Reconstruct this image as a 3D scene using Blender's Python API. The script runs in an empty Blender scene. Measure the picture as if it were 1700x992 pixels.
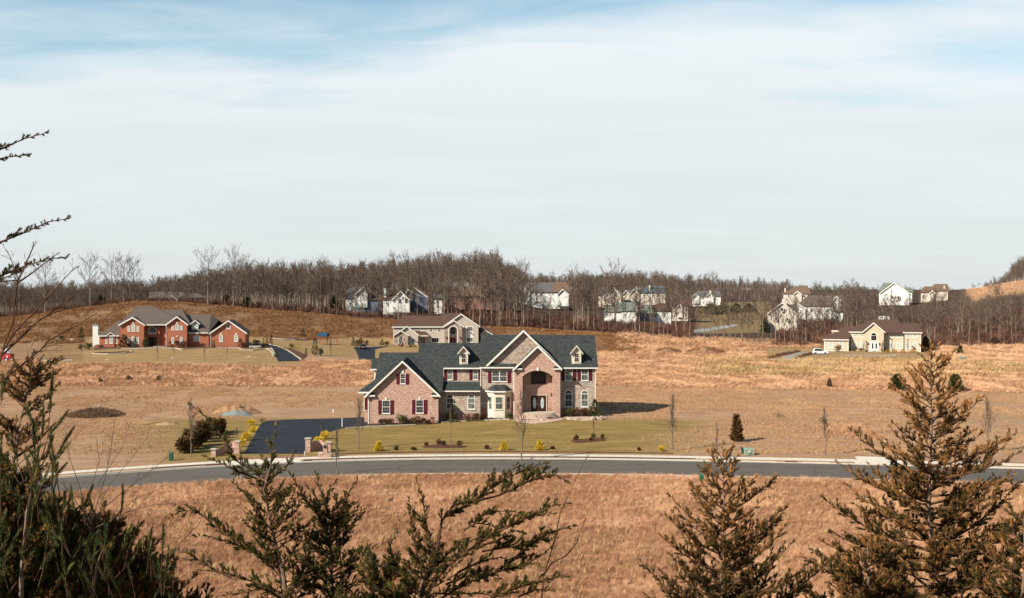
import bpy, math, random
import numpy as np
from mathutils import Vector, Matrix

random.seed(7)
RNG = np.random.default_rng(7)
scene = bpy.context.scene
COL = scene.collection

# ------------------------------------------------------------------ camera
CZ = 20.0                      # the photographer stands on a hill, 20 m above the street
F, CX, HY = 1900.0, 850.0, 480.0
cam_data = bpy.data.cameras.new('camera')
cam_data.sensor_width = 36.0
cam_data.lens = 36.0 * F / 1700.0
cam_data.shift_y = -16.0 / 1700.0
cam_data.clip_start = 0.1
cam_data.clip_end = 20000
cam = bpy.data.objects.new('camera', cam_data)
cam.location = (0, 0, CZ)
cam.rotation_euler = (math.radians(90), 0, 0)
COL.objects.link(cam)
scene.camera = cam

# ------------------------------------------------------------------ light
SUN = Vector((1.0, 0.72, -0.85)).normalized()      # travelling direction of the sunlight
elev = math.asin(-SUN.z)
azim = math.atan2(-SUN.x, -SUN.y)
world = bpy.data.worlds.new('World')
scene.world = world
world.use_nodes = True
wn, wl = world.node_tree.nodes, world.node_tree.links
wn.clear()
def wnode(t, **kw):
    n = wn.new(t)
    for k, v in kw.items(): setattr(n, k, v)
    return n
out = wnode('ShaderNodeOutputWorld')
bg = wnode('ShaderNodeBackground'); bg.inputs['Strength'].default_value = 0.05
sky = wnode('ShaderNodeTexSky', sky_type='NISHITA', sun_disc=False, sun_elevation=elev, sun_rotation=azim % (2*math.pi))
sky.altitude = 100; sky.air_density = 1.0; sky.dust_density = 0.6; sky.ozone_density = 1.6
tc = wnode('ShaderNodeTexCoord')
# flatten direction onto a cloud sheet: p = (x/(z+k), y/(z+k))
sep = wnode('ShaderNodeSeparateXYZ'); wl.new(tc.outputs['Generated'], sep.inputs[0])
def wmath(op, a, b=None, clamp=False):
    n = wnode('ShaderNodeMath', operation=op); n.use_clamp = clamp
    for i, v in enumerate((a, b)):
        if v is None: continue
        if isinstance(v, (int, float)): n.inputs[i].default_value = v
        else: wl.new(v, n.inputs[i])
    return n.outputs[0]
zz = wmath('ADD', wmath('MAXIMUM', sep.outputs['Z'], 0.0), 0.16)
cu = wmath('DIVIDE', sep.outputs['X'], zz)
cv = wmath('DIVIDE', sep.outputs['Y'], zz)
comb = wnode('ShaderNodeCombineXYZ'); wl.new(cu, comb.inputs[0]); wl.new(cv, comb.inputs[1])
def cloud_noise(scale, loc, rot, sc, detail, distort, rough=0.5):
    mp = wnode('ShaderNodeMapping'); mp.inputs['Location'].default_value = loc
    mp.inputs['Rotation'].default_value = (0, 0, rot); mp.inputs['Scale'].default_value = sc
    wl.new(comb.outputs[0], mp.inputs[0])
    n = wnode('ShaderNodeTexNoise'); n.inputs['Scale'].default_value = scale
    n.inputs['Detail'].default_value = detail; n.inputs['Distortion'].default_value = distort
    n.inputs['Roughness'].default_value = rough
    wl.new(mp.outputs[0], n.inputs['Vector'])
    return n.outputs['Fac']
n1 = cloud_noise(0.8, (6.1, 0.3, 0), math.radians(8), (0.75, 1.15, 1), 6, 0.35, 0.5)
n2 = cloud_noise(2.4, (1.7, 5.2, 0), math.radians(18), (0.7, 1.9, 1), 8, 0.6, 0.55)
# cloud amount: thick low in the sky, thinning with height
hz = wmath('MULTIPLY', sep.outputs['Z'], 1.0)
base = wnode('ShaderNodeMapRange'); base.inputs['From Min'].default_value = 0.125
base.inputs['From Max'].default_value = 0.30; base.inputs['To Min'].default_value = 1.5; base.inputs['To Max'].default_value = -0.12
wl.new(hz, base.inputs['Value'])
m1 = wmath('MULTIPLY', wmath('SUBTRACT', n1, 0.5), 2.6)
m2 = wmath('MULTIPLY', wmath('SUBTRACT', n2, 0.5), 1.5)
cm = wmath('ADD', wmath('ADD', base.outputs[0], m1), m2, True)
cm = wmath('ADD', wmath('MULTIPLY', cm, 0.84), 0.11)
mixc = wnode('ShaderNodeMix', data_type='RGBA')
wl.new(cm, mixc.inputs['Factor'])
tint = wnode('ShaderNodeMix', data_type='RGBA', blend_type='MULTIPLY'); tint.inputs['Factor'].default_value = 1.0
wl.new(sky.outputs[0], tint.inputs['A']); tint.inputs['B'].default_value = (0.92, 1.32, 1.25, 1)      # cyan cast of the print
wl.new(tint.outputs['Result'], mixc.inputs['A'])
ccol = wnode('ShaderNodeMix', data_type='RGBA')
hr = wnode('ShaderNodeMapRange'); hr.inputs['From Min'].default_value = 0.0; hr.inputs['From Max'].default_value = 0.2
wl.new(hz, hr.inputs['Value'])
wl.new(hr.outputs[0], ccol.inputs['Factor'])
ccol.inputs['A'].default_value = (6.55, 6.85, 6.95, 1)
ccol.inputs['B'].default_value = (7.6, 8.0, 8.25, 1)
n3 = cloud_noise(1.6, (7.3, 2.2, 0), math.radians(-6), (0.6, 1.6, 1), 5, 0.5, 0.5)
vr = wnode('ShaderNodeMapRange'); vr.inputs['From Min'].default_value = 0.3; vr.inputs['From Max'].default_value = 0.7
vr.inputs['To Min'].default_value = 0.965; vr.inputs['To Max'].default_value = 1.035; wl.new(n3, vr.inputs['Value'])
cvar = wnode('ShaderNodeVectorMath', operation='SCALE'); wl.new(ccol.outputs['Result'], cvar.inputs[0]); wl.new(vr.outputs[0], cvar.inputs['Scale'])
wl.new(cvar.outputs[0], mixc.inputs['B'])
wl.new(mixc.outputs['Result'], bg.inputs['Color'])
wl.new(bg.outputs[0], out.inputs[0])

sl = bpy.data.lights.new('sun', 'SUN')
sl.energy = 5.0; sl.angle = math.radians(0.5); sl.color = (1.0, 0.915, 0.79)
so = bpy.data.objects.new('sun', sl)
so.rotation_euler = SUN.to_track_quat('-Z', 'Y').to_euler()
so.location = (-60, -30, 80)
COL.objects.link(so)
scene.view_settings.view_transform = 'Standard'
scene.view_settings.look = 'None'
scene.view_settings.exposure = 1.18
scene.view_settings.gamma = 1.0

# ------------------------------------------------------------------ projection helpers (surveying the place)
def X(px, Y): return (px - CX) * Y / F
def Z(py, Y): return CZ - (py - HY) * Y / F
def GY(py, z=0.0): return (CZ - z) * F / (py - HY)

# ------------------------------------------------------------------ mesh builder
class MB:
    def __init__(s): s.v = []; s.f = []
    def add(s, vs, fs):
        b = len(s.v); s.v.extend([tuple(p) for p in vs]); s.f.extend([tuple(i + b for i in f) for f in fs])
    def box(s, x0, x1, y0, y1, z0, z1):
        s.add([(x0,y0,z0),(x1,y0,z0),(x1,y1,z0),(x0,y1,z0),(x0,y0,z1),(x1,y0,z1),(x1,y1,z1),(x0,y1,z1)],
              [(0,3,2,1),(4,5,6,7),(0,1,5,4),(1,2,6,5),(2,3,7,6),(3,0,4,7)])
    def rbox(s, cx, cy, z0, z1, w, d, ang=0):
        c, n = math.cos(ang), math.sin(ang); P = []
        for z in (z0, z1):
            for a, b in ((-1,-1),(1,-1),(1,1),(-1,1)):
                P.append((cx + a*w/2*c - b*d/2*n, cy + a*w/2*n + b*d/2*c, z))
        s.add(P, [(0,3,2,1),(4,5,6,7),(0,1,5,4),(1,2,6,5),(2,3,7,6),(3,0,4,7)])
    def prism(s, poly, axis, a0, a1):
        """poly: 2-D points; axis 'y': (x,z) polygon, 'x': (y,z), 'z': (x,y)"""
        n = len(poly)
        def q(p, a): return (p[0], a, p[1]) if axis == 'y' else ((a, p[0], p[1]) if axis == 'x' else (p[0], p[1], a))
        vs = [q(p, a0) for p in poly] + [q(p, a1) for p in poly]
        fs = [tuple(range(n))[::-1], tuple(range(n, 2*n))] + [(i, (i+1) % n, n + (i+1) % n, n + i) for i in range(n)]
        s.add(vs, fs)
    def ring(s, outer, inner, y0, y1):
        n = len(outer)
        vs = [(p[0], y0, p[1]) for p in outer] + [(p[0], y0, p[1]) for p in inner] + [(p[0], y1, p[1]) for p in outer] + [(p[0], y1, p[1]) for p in inner]
        fs = []
        for i in range(n):
            j = (i+1) % n
            fs += [(i, j, n+j, n+i), (2*n+i, 3*n+i, 3*n+j, 2*n+j), (i, 2*n+i, 2*n+j, j), (n+i, n+j, 3*n+j, 3*n+i)]
        s.add(vs, fs)
    def slab(s, pts, t=0.16, d=(0,0,-1)):
        n = len(pts); d = Vector(d) * t
        vs = [tuple(p) for p in pts] + [tuple(Vector(p) + d) for p in pts]
        s.add(vs, [tuple(range(n)), tuple(range(n, 2*n))[::-1]] + [(i, n+i, n+(i+1) % n, (i+1) % n) for i in range(n)])
    def bar(s, a, b, w, h):
        """square bar from a to b, w across, h vertical-ish"""
        a, b = Vector(a), Vector(b); d = (b - a).normalized()
        up = Vector((0,0,1)) if abs(d.z) < 0.95 else Vector((0,1,0))
        r = d.cross(up).normalized(); u = r.cross(d).normalized()
        vs = []
        for p in (a, b):
            for i, j in ((-1,-1),(1,-1),(1,1),(-1,1)): vs.append(p + r*w/2*i + u*h/2*j)
        s.add(vs, [(0,1,2,3),(7,6,5,4),(0,4,5,1),(1,5,6,2),(2,6,7,3),(3,7,4,0)])
    def tube(s, path, rad, n=5, cap=True):
        rings = []; P = [Vector(p) for p in path]; b = len(s.v)
        for i, p in enumerate(P):
            d = (P[min(i+1, len(P)-1)] - P[max(i-1, 0)])
            if d.length < 1e-9: d = Vector((0,0,1))
            d.normalize()
            up = Vector((0.13,0.21,0.97)) if abs(d.z) < 0.9 else Vector((1,0.1,0))
            r = d.cross(up).normalized(); u = r.cross(d)
            ra = rad[i] if hasattr(rad, '__len__') else rad
            for k in range(n):
                a = 2*math.pi*k/n
                s.v.append(tuple(p + r*math.cos(a)*ra + u*math.sin(a)*ra))
        for i in range(len(P)-1):
            for k in range(n):
                s.f.append((b+i*n+k, b+i*n+(k+1) % n, b+(i+1)*n+(k+1) % n, b+(i+1)*n+k))
        if cap:
            s.f.append(tuple(b+k for k in range(n))[::-1]); s.f.append(tuple(b+(len(P)-1)*n+k for k in range(n)))
    def ball(s, c, r, seg=10, rings=6, sq=(1,1,1), jit=0.0):
        b = len(s.v)
        for i in range(rings+1):
            t = math.pi*i/rings
            for k in range(seg):
                a = 2*math.pi*k/seg; q = 1 + random.uniform(-jit, jit)
                s.v.append((c[0]+r*sq[0]*q*math.sin(t)*math.cos(a), c[1]+r*sq[1]*q*math.sin(t)*math.sin(a), c[2]+r*sq[2]*q*math.cos(t)))
        for i in range(rings):
            for k in range(seg):
                s.f.append((b+i*seg+k, b+(i+1)*seg+k, b+(i+1)*seg+(k+1) % seg, b+i*seg+(k+1) % seg))
    def lathe(s, prof, c, seg=12):
        b = len(s.v)
        for r, z in prof:
            for k in range(seg):
                a = 2*math.pi*k/seg; s.v.append((c[0]+r*math.cos(a), c[1]+r*math.sin(a), c[2]+z))
        for i in range(len(prof)-1):
            for k in range(seg):
                s.f.append((b+i*seg+k, b+i*seg+(k+1) % seg, b+(i+1)*seg+(k+1) % seg, b+(i+1)*seg+k))
        s.f.append(tuple(b+k for k in range(seg))[::-1]); s.f.append(tuple(b+(len(prof)-1)*seg+k for k in range(seg)))

ORG = {}
def empty(name, loc):
    o = bpy.data.objects.new(name, None); COL.objects.link(o); o.location = loc
    o.empty_display_size = 0.5; ORG[o] = Vector(loc); return o
def tag(o, label, cat=None, group=None):
    if label: o['label'] = label
    if cat: o['category'] = cat
    if group: o['group'] = group
    return o
def thing(name, label, cat, loc, group=None):
    return tag(empty(name, loc), label, cat, group)
def link_mesh(name, me, parent=None, org=None):
    o = bpy.data.objects.new(name, me); COL.objects.link(o)
    if parent is not None: o.parent = parent
    elif org is not None: o.location = org
    ORG[o] = ORG[parent] if parent is not None else Vector(org or (0,0,0))
    return o
def obj(name, mb, mat, parent=None, org=None, smooth=False, label=None):
    """link a builder (world coordinates) as ONE mesh object"""
    base = ORG[parent] if parent is not None else Vector(org or (0,0,0))
    v = np.array(mb.v, dtype=np.float64).reshape(-1, 3) - np.array(base)
    me = bpy.data.meshes.new(name)
    me.from_pydata(v.tolist(), [], mb.f)
    me.materials.append(mat)
    if smooth: me.polygons.foreach_set('use_smooth', [True]*len(me.polygons))
    me.update()
    o = link_mesh(name, me, parent, org)
    if label: o['label'] = label
    return o
def fixn(o):
    import bmesh
    bm = bmesh.new(); bm.from_mesh(o.data); bmesh.ops.recalc_face_normals(bm, faces=bm.faces); bm.to_mesh(o.data); bm.free(); return o
def struct(name, mb, mat, **k):
    o = obj(name, mb, mat, **k); o['kind'] = 'structure'; return o
def copy_tree(o, parent=None):
    c = o.copy(); COL.objects.link(c)
    if parent is not None: c.parent = parent
    for ch in list(o.children): copy_tree(ch, c)
    return c
def np_mesh(name, V, Fq, mat, color=None, smooth=False):
    """V (n,3), Fq (m,k) with constant k"""
    me = bpy.data.meshes.new(name)
    n, (m, k) = len(V), Fq.shape
    me.vertices.add(n); me.vertices.foreach_set('co', V.astype(np.float32).ravel())
    me.loops.add(m*k); me.loops.foreach_set('vertex_index', Fq.astype(np.int32).ravel())
    me.polygons.add(m); me.polygons.foreach_set('loop_start', np.arange(0, m*k, k, dtype=np.int32))
    me.polygons.foreach_set('loop_total', np.full(m, k, dtype=np.int32))
    if smooth: me.polygons.foreach_set('use_smooth', np.ones(m, dtype=bool))
    if color is not None:
        a = me.color_attributes.new('tone', 'FLOAT_COLOR', 'POINT')
        a.data.foreach_set('color', color.astype(np.float32).ravel())
    me.materials.append(mat); me.update(calc_edges=True); me.validate()
    return me

# ------------------------------------------------------------------ materials
PALETTE = 0.61      # every colour below is written as seen at exposure 0; this brings it to its real reflectance
class NT:
    def __init__(s, name):
        s.m = bpy.data.materials.new(name); s.m.use_nodes = True
        s.t = s.m.node_tree; s.b = s.t.nodes['Principled BSDF']; s.b.inputs['Specular IOR Level'].default_value = 0.12
    def n(s, t, **kw):
        n = s.t.nodes.new(t)
        for k, v in kw.items():
            if k in n.inputs: n.inputs[k].default_value = v
            else: setattr(n, k, v)
        return n
    def l(s, a, b): s.t.links.new(a, b)
    def pos(s, scale=(1,1,1), rot=(0,0,0), obj=False):
        g = s.n('ShaderNodeTexCoord').outputs['Object'] if obj else s.n('ShaderNodeNewGeometry').outputs['Position']
        mp = s.n('ShaderNodeMapping'); mp.inputs['Scale'].default_value = scale; mp.inputs['Rotation'].default_value = rot
        s.l(g, mp.inputs[0]); return mp.outputs[0]
    def noise(s, vec, scale, detail=3, rough=0.5, dist=0):
        n = s.n('ShaderNodeTexNoise', Scale=scale, Detail=detail, Roughness=rough, Distortion=dist)
        s.l(vec, n.inputs['Vector']); return n.outputs['Fac']
    def ramp(s, fac, stops):
        r = s.n('ShaderNodeValToRGB'); e = r.color_ramp.elements
        while len(e) < len(stops): e.new(0.5)
        for i, (p, c) in enumerate(stops): e[i].position = p; e[i].color = (*c, 1)
        s.l(fac, r.inputs[0]); return r.outputs[0]
    def mix(s, f, a, b, mode='MIX'):
        m = s.n('ShaderNodeMix', data_type='RGBA', blend_type=mode)
        for sock, v in ((m.inputs['Factor'], f), (m.inputs['A'], a), (m.inputs['B'], b)):
            if isinstance(v, (int, float)): sock.default_value = v
            elif isinstance(v, tuple): sock.default_value = (*v[:3], 1)
            else: s.l(v, sock)
        return m.outputs['Result']
    def bump(s, h, strength=0.3, dist=0.05):
        b = s.n('ShaderNodeBump', Strength=strength, Distance=dist); s.l(h, b.inputs['Height']); s.l(b.outputs[0], s.b.inputs['Normal'])
    def col(s, c):
        K = PALETTE
        if isinstance(c, tuple): s.b.inputs['Base Color'].default_value = (c[0]*K, c[1]*K, c[2]*K, 1)
        else: s.l(s.mix(1.0, c, (K, K, K), 'MULTIPLY'), s.b.inputs['Base Color'])
    def set(s, **k):
        for a, v in k.items(): s.b.inputs[a.replace('_', ' ')].default_value = v
        return s.m
def mul(c, k): return tuple(x*k for x in c)
def plain(name, c, var=0.15, scale=3.0, rough=0.7, bump=0.0, metallic=0.0):
    t = NT(name); f = t.noise(t.pos(), scale, 4, 0.6)
    t.col(t.ramp(f, [(0.3, mul(c, 1-var)), (0.7, mul(c, 1+var))]))
    if bump: t.bump(f, bump, 0.03)
    return t.set(Roughness=rough, Metallic=metallic)
def shingle(name, c, var=0.3, dots=6.0):
    t = NT(name); p = t.pos((1, 1, 1))
    f = t.noise(t.pos((1.0, 1.6, 2.4)), dots, 3, 0.75); g = t.noise(p, 0.5, 3)
    a = t.ramp(f, [(0.36, mul(c, 1-var)), (0.64, mul(c, 1+var))])
    t.col(t.mix(0.5, a, t.ramp(g, [(0.3, mul(c, 0.85)), (0.7, mul(c, 1.15))]), 'MIX'))
    w = t.n('ShaderNodeTexWave', wave_type='BANDS', bands_direction='Z', Scale=2.6, Distortion=0.6); t.l(p, w.inputs['Vector'])
    t.bump(w.outputs['Fac'], 0.35, 0.04)
    return t.set(Roughness=0.95, Specular_IOR_Level=0.15)
def wallvec(t):
    """position with x and y folded so that a wall facing any way gets an upright pattern"""
    g = t.n('ShaderNodeNewGeometry'); s = t.n('ShaderNodeSeparateXYZ'); t.l(g.outputs['Position'], s.inputs[0])
    a = t.n('ShaderNodeMath', operation='ADD'); t.l(s.outputs['X'], a.inputs[0]); t.l(s.outputs['Y'], a.inputs[1])
    c = t.n('ShaderNodeCombineXYZ'); t.l(a.outputs[0], c.inputs[0]); t.l(s.outputs['Z'], c.inputs[1]); return c.outputs[0]
def brick(name, c1, c2, mortar, bw=0.24, bh=0.08, patch=0.5):
    c1, c2, mortar = mul(c1, 0.80), mul(c2, 0.80), mul(mortar, 0.80)
    t = NT(name); v = wallvec(t)
    b = t.n('ShaderNodeTexBrick', Scale=1.0); b.inputs['Brick Width'].default_value = bw; b.inputs['Row Height'].default_value = bh
    b.inputs['Mortar Size'].default_value = 0.008; b.inputs['Bias'].default_value = 0.0
    b.inputs['Color1'].default_value = (*c1, 1); b.inputs['Color2'].default_value = (*c2, 1); b.inputs['Mortar'].default_value = (*mortar, 1)
    t.l(v, b.inputs['Vector'])
    mp = t.n('ShaderNodeMapping'); mp.inputs['Scale'].default_value = (1.3, 5.5, 1); t.l(v, mp.inputs[0])
    n = t.noise(mp.outputs[0], 1.6, 4, 0.65)
    tone = t.ramp(n, [(0.3, (1-patch*.5,)*3), (0.55, (1.0, 0.97, 0.95)), (0.75, (1+patch*.5, 1+patch*.5, 1+patch*.45))])
    t.col(t.mix(1.0, b.outputs['Color'], tone, 'MULTIPLY'))
    t.bump(b.outputs['Fac'], -0.3, 0.02)
    return t.set(Roughness=0.85)
def stone(name, stops, sx=2.6, sz=6.5, mortar=(0.46,0.37,0.30)):
    stops = [(p_, mul(c_, 0.84)) for p_, c_ in stops]; mortar = mul(mortar, 0.75)
    t = NT(name); v = wallvec(t)
    mp = t.n('ShaderNodeMapping'); mp.inputs['Scale'].default_value = (sx, sz, 1); t.l(v, mp.inputs[0])
    vo = t.n('ShaderNodeTexVoronoi', Scale=1.0); t.l(mp.outputs[0], vo.inputs['Vector'])
    s = t.n('ShaderNodeSeparateColor'); t.l(vo.outputs['Color'], s.inputs[0])
    c = t.ramp(s.outputs[0], stops)
    ve = t.n('ShaderNodeTexVoronoi', Scale=1.0, feature='DISTANCE_TO_EDGE'); t.l(mp.outputs[0], ve.inputs['Vector'])
    m = t.n('ShaderNodeMapRange'); m.inputs['From Min'].default_value = 0.02; m.inputs['From Max'].default_value = 0.09; t.l(ve.outputs[0], m.inputs[0])
    t.col(t.mix(m.outputs[0], mortar, c)); t.bump(m.outputs[0], 0.45, 0.04)
    return t.set(Roughness=0.9)
def glass(name, c, var=0.5, rough=0.12):
    t = NT(name); f = t.noise(t.pos(), 1.2, 2)
    t.col(t.ramp(f, [(0.35, mul(c, 1-var)), (0.65, mul(c, 1+var))])); return t.set(Roughness=rough, IOR=1.5, Specular_IOR_Level=0.5)
def foliage(name, stops, rough=0.75, attr=True):
    t = NT(name)
    if attr:
        a = t.n('ShaderNodeAttribute', attribute_name='tone'); s = t.n('ShaderNodeSeparateColor'); t.l(a.outputs['Color'], s.inputs[0]); f = s.outputs[0]
    else:
        f = t.n('ShaderNodeObjectInfo').outputs['Random']
    t.col(t.ramp(f, stops)); return t.set(Roughness=rough)

M = {}
M['white'] = plain('white_trim_paint', (0.78, 0.75, 0.68), 0.05, 2, 0.6)
M['cream'] = plain('cream_siding', (0.68, 0.62, 0.50), 0.05, 2, 0.7)
M['roof_slate'] = shingle('charcoal_shingles', (0.050, 0.057, 0.055), 1.0, 1.9)
M['roof_brown'] = shingle('brown_shingles', (0.125, 0.072, 0.054), 0.2, 3.5)
M['roof_greybrown'] = shingle('grey_brown_shingles', (0.15, 0.118, 0.098), 0.28, 3.0)
M['roof_green'] = shingle('grey_green_shingles', (0.20, 0.23, 0.19), 0.15, 3.0)
M['roof_grey'] = shingle('grey_shingles', (0.15, 0.14, 0.14), 0.2, 3.0)
M['roof_bluegrey'] = shingle('blue_grey_shingles', (0.10, 0.125, 0.15), 0.2, 3.0)
M['roof_rust'] = shingle('rust_brown_shingles', (0.20, 0.13, 0.09), 0.2, 3.0)
M['brick_pink'] = brick('pink_tumbled_brick', (0.60, 0.32, 0.24), (0.78, 0.53, 0.43), (0.60, 0.48, 0.41), 0.3, 0.1, 0.9)
M['brick_red'] = brick('orange_red_brick', (0.52, 0.145, 0.070), (0.60, 0.20, 0.105), (0.50, 0.30, 0.21), 0.24, 0.08, 0.22)
M['brick_dusk'] = brick('dull_red_brick', (0.30, 0.13, 0.10), (0.36, 0.19, 0.15), (0.36, 0.27, 0.23))
M['brick_band'] = brick('brown_pink_brick_band', (0.42, 0.20, 0.145), (0.52, 0.30, 0.23), (0.48, 0.38, 0.32))
M['quoin'] = brick('pale_pink_quoin_brick', (0.62, 0.40, 0.33), (0.70, 0.50, 0.42), (0.62, 0.53, 0.47), 0.4, 0.1)
M['stone'] = stone('mixed_fieldstone', [(0.0, (0.33, 0.20, 0.15)), (0.25, (0.62, 0.46, 0.35)), (0.5, (0.76, 0.62, 0.50)), (0.75, (0.42, 0.34, 0.31)), (1.0, (0.78, 0.58, 0.44))])
M['stone_pink'] = stone('pinkish_fieldstone', [(0.0, (0.33, 0.19, 0.15)), (0.4, (0.50, 0.35, 0.27)), (0.7, (0.58, 0.47, 0.38)), (1.0, (0.36, 0.27, 0.22))], 1.6, 2.2)
M['stone_wall'] = stone('pale_grey_stone', [(0.0, (0.36, 0.33, 0.29)), (0.5, (0.50, 0.46, 0.41)), (1.0, (0.60, 0.55, 0.48))], 1.5, 2.5)
M['shutter'] = plain('burgundy_paint', (0.10, 0.014, 0.021), 0.15, 4, 0.55)
M['door_dark'] = plain('dark_stained_door', (0.045, 0.018, 0.014), 0.3, 3, 0.35)
M['door_red'] = plain('red_door_paint', (0.28, 0.06, 0.05), 0.1, 3, 0.5)
M['glass'] = glass('window_glass', (0.022, 0.028, 0.032), 0.6)
M['glass_curtain'] = glass('glass_over_curtain', (0.13, 0.155, 0.135), 0.5, 0.2)
M['glass_pale'] = glass('glass_over_white_blind', (0.47, 0.50, 0.45), 0.15, 0.25)
M['glass_frost'] = glass('frosted_oval_glass', (0.50, 0.58, 0.60), 0.2, 0.3)
M['siding_grey'] = plain('warm_grey_siding', (0.58, 0.50, 0.41), 0.05, 1.2, 0.75)
M['siding_cream'] = plain('pale_cream_siding', (0.68, 0.61, 0.49), 0.05, 1.2, 0.75)
M['stucco_tan'] = plain('tan_stucco', (0.66, 0.53, 0.385), 0.06, 1.5, 0.85)
M['siding_white'] = plain('white_siding', (0.80, 0.78, 0.72), 0.08, 1, 0.7)
M['siding_tan'] = plain('tan_siding', (0.68, 0.60, 0.50), 0.1, 1, 0.7)
M['siding_blue'] = plain('blue_grey_siding', (0.16, 0.18, 0.24), 0.1, 1, 0.7)
M['concrete'] = plain('pale_concrete', (0.66, 0.59, 0.49), 0.1, 1.5, 0.9, 0.1)
M['curb'] = plain('curb_concrete', (0.60, 0.54, 0.45), 0.12, 2.5, 0.9, 0.1)
M['mulch'] = plain('red_brown_mulch', (0.135, 0.055, 0.034), 0.45, 6, 0.95, 0.6)
M['mulch_dark'] = plain('dark_brown_mulch', (0.10, 0.05, 0.035), 0.45, 6, 0.95, 0.6)
M['edging'] = plain('pale_edging_stone', (0.62, 0.55, 0.45), 0.15, 3, 0.9)
M['boulder'] = plain('tan_boulder', (0.45, 0.33, 0.25), 0.35, 2, 0.9, 0.5)
M['bark_grey'] = plain('grey_bark', (0.20, 0.152, 0.115), 0.35, 4, 0.95, 0.4)
M['bark_pale'] = plain('pale_bark', (0.30, 0.235, 0.175), 0.3, 3, 0.95, 0.4)
M['twig'] = plain('grey_brown_twigs', (0.155, 0.112, 0.086), 0.35, 0.3, 0.95)
M['twig_tan'] = plain('tan_twigs', (0.30, 0.21, 0.15), 0.35, 1.0, 0.95)
M['twig_dark'] = plain('dark_cedar_twigs', (0.11, 0.055, 0.03), 0.35, 3.0, 0.95)
M['cedar_bark'] = plain('stripped_cedar_bark', (0.20, 0.14, 0.10), 0.4, 10, 0.95, 0.5)
M['cedar_brown'] = foliage('bronze_cedar_leaf', [(0.0, (0.014, 0.014, 0.004)), (0.35, (0.075, 0.052, 0.014)), (0.62, (0.22, 0.095, 0.026)), (1.0, (0.52, 0.24, 0.085))])
M['cedar_green'] = foliage('olive_cedar_leaf', [(0.0, (0.014, 0.016, 0.003)), (0.4, (0.052, 0.050, 0.009)), (0.7, (0.13, 0.092, 0.018)), (1.0, (0.36, 0.15, 0.04))])
M['pine'] = foliage('pine_needles', [(0.0, (0.022, 0.036, 0.014)), (0.5, (0.075, 0.092, 0.028)), (0.85, (0.16, 0.16, 0.045)), (1.0, (0.32, 0.22, 0.06))])
M['evergreen'] = foliage('dark_evergreen_leaf', [(0.0, (0.03, 0.036, 0.015)), (0.5, (0.085, 0.085, 0.03)), (1.0, (0.20, 0.17, 0.06))])
M['blue_spruce'] = foliage('blue_spruce_leaf', [(0.0, (0.03, 0.04, 0.035)), (0.5, (0.09, 0.11, 0.10)), (1.0, (0.17, 0.19, 0.17))])
M['rust_shrub'] = foliage('rusty_arborvitae_leaf', [(0.0, (0.03, 0.018, 0.008)), (0.5, (0.12, 0.062, 0.022)), (1.0, (0.26, 0.14, 0.045))])
M['burgundy_shrub'] = foliage('wine_brown_leaf', [(0.0, (0.035, 0.014, 0.010)), (0.5, (0.10, 0.04, 0.028)), (1.0, (0.2, 0.09, 0.05))])
M['gold_shrub'] = foliage('golden_cypress_leaf', [(0.0, (0.45, 0.27, 0.01)), (0.5, (0.82, 0.54, 0.03)), (1.0, (0.92, 0.68, 0.08))])
M['gold_dull'] = foliage('dull_gold_leaf', [(0.0, (0.22, 0.11, 0.01)), (0.5, (0.52, 0.28, 0.025)), (1.0, (0.70, 0.42, 0.06))])
M['green_metal'] = plain('green_utility_paint', (0.02, 0.11, 0.065), 0.1, 3, 0.5)
M['grey_green_metal'] = plain('grey_green_cabinet', (0.24, 0.31, 0.25), 0.08, 3, 0.6)
M['black'] = plain('black_rubber', (0.015, 0.015, 0.015), 0.2, 3, 0.7)
M['copper'] = plain('cast_iron_grate', (0.10, 0.045, 0.03), 0.3, 3, 0.7)
M['blue_tarp'] = plain('blue_canvas', (0.018, 0.07, 0.12), 0.15, 2, 0.7)
M['blue_plastic'] = plain('light_blue_plastic', (0.12, 0.36, 0.60), 0.1, 2, 0.4)
M['cedar_wood'] = plain('orange_stained_wood', (0.36, 0.13, 0.06), 0.2, 3, 0.7)
M['car_navy'] = plain('navy_car_paint', (0.02, 0.03, 0.06), 0.1, 1, 0.25, 0, 0.3)
M['car_white'] = plain('white_car_paint', (0.72, 0.74, 0.78), 0.03, 1, 0.25)
M['red_paint'] = plain('red_truck_paint', (0.42, 0.02, 0.03), 0.15, 2, 0.4)
M['lamp_glass'] = plain('lens_glass', (0.6, 0.1, 0.08), 0.1, 2, 0.3)
M['chrome'] = plain('pale_metal', (0.6, 0.6, 0.62), 0.05, 2, 0.3, 0, 0.8)
for k_ in ('car_navy', 'car_white', 'red_paint', 'chrome', 'lamp_glass'): M[k_].node_tree.nodes['Principled BSDF'].inputs['Specular IOR Level'].default_value = 0.5
M['brown_leaf'] = foliage('russet_oak_leaf', [(0.0, (0.12, 0.055, 0.025)), (0.5, (0.26, 0.13, 0.06)), (1.0, (0.40, 0.22, 0.10))], attr=False)

def tone_mats(names, k):
    for nm in names:
        for nd in M[nm].node_tree.nodes:
            if nd.type == 'VALTORGB':
                for e in nd.color_ramp.elements: e.color = (e.color[0]*k, e.color[1]*k, e.color[2]*k, 1)
tone_mats(['siding_grey', 'siding_cream', 'stucco_tan', 'siding_tan'], 0.92)
tone_mats(['cream'], 1.08)
tone_mats(['white', 'siding_white'], 1.05)
tone_mats(['roof_slate', 'roof_brown', 'roof_greybrown', 'roof_green', 'roof_grey', 'roof_bluegrey', 'roof_rust'], 0.80)
tone_mats(['concrete', 'curb'], 1.25)
tone_mats(['concrete', 'curb', 'edging', 'boulder', 'mulch', 'mulch_dark'], 0.80)
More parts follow.
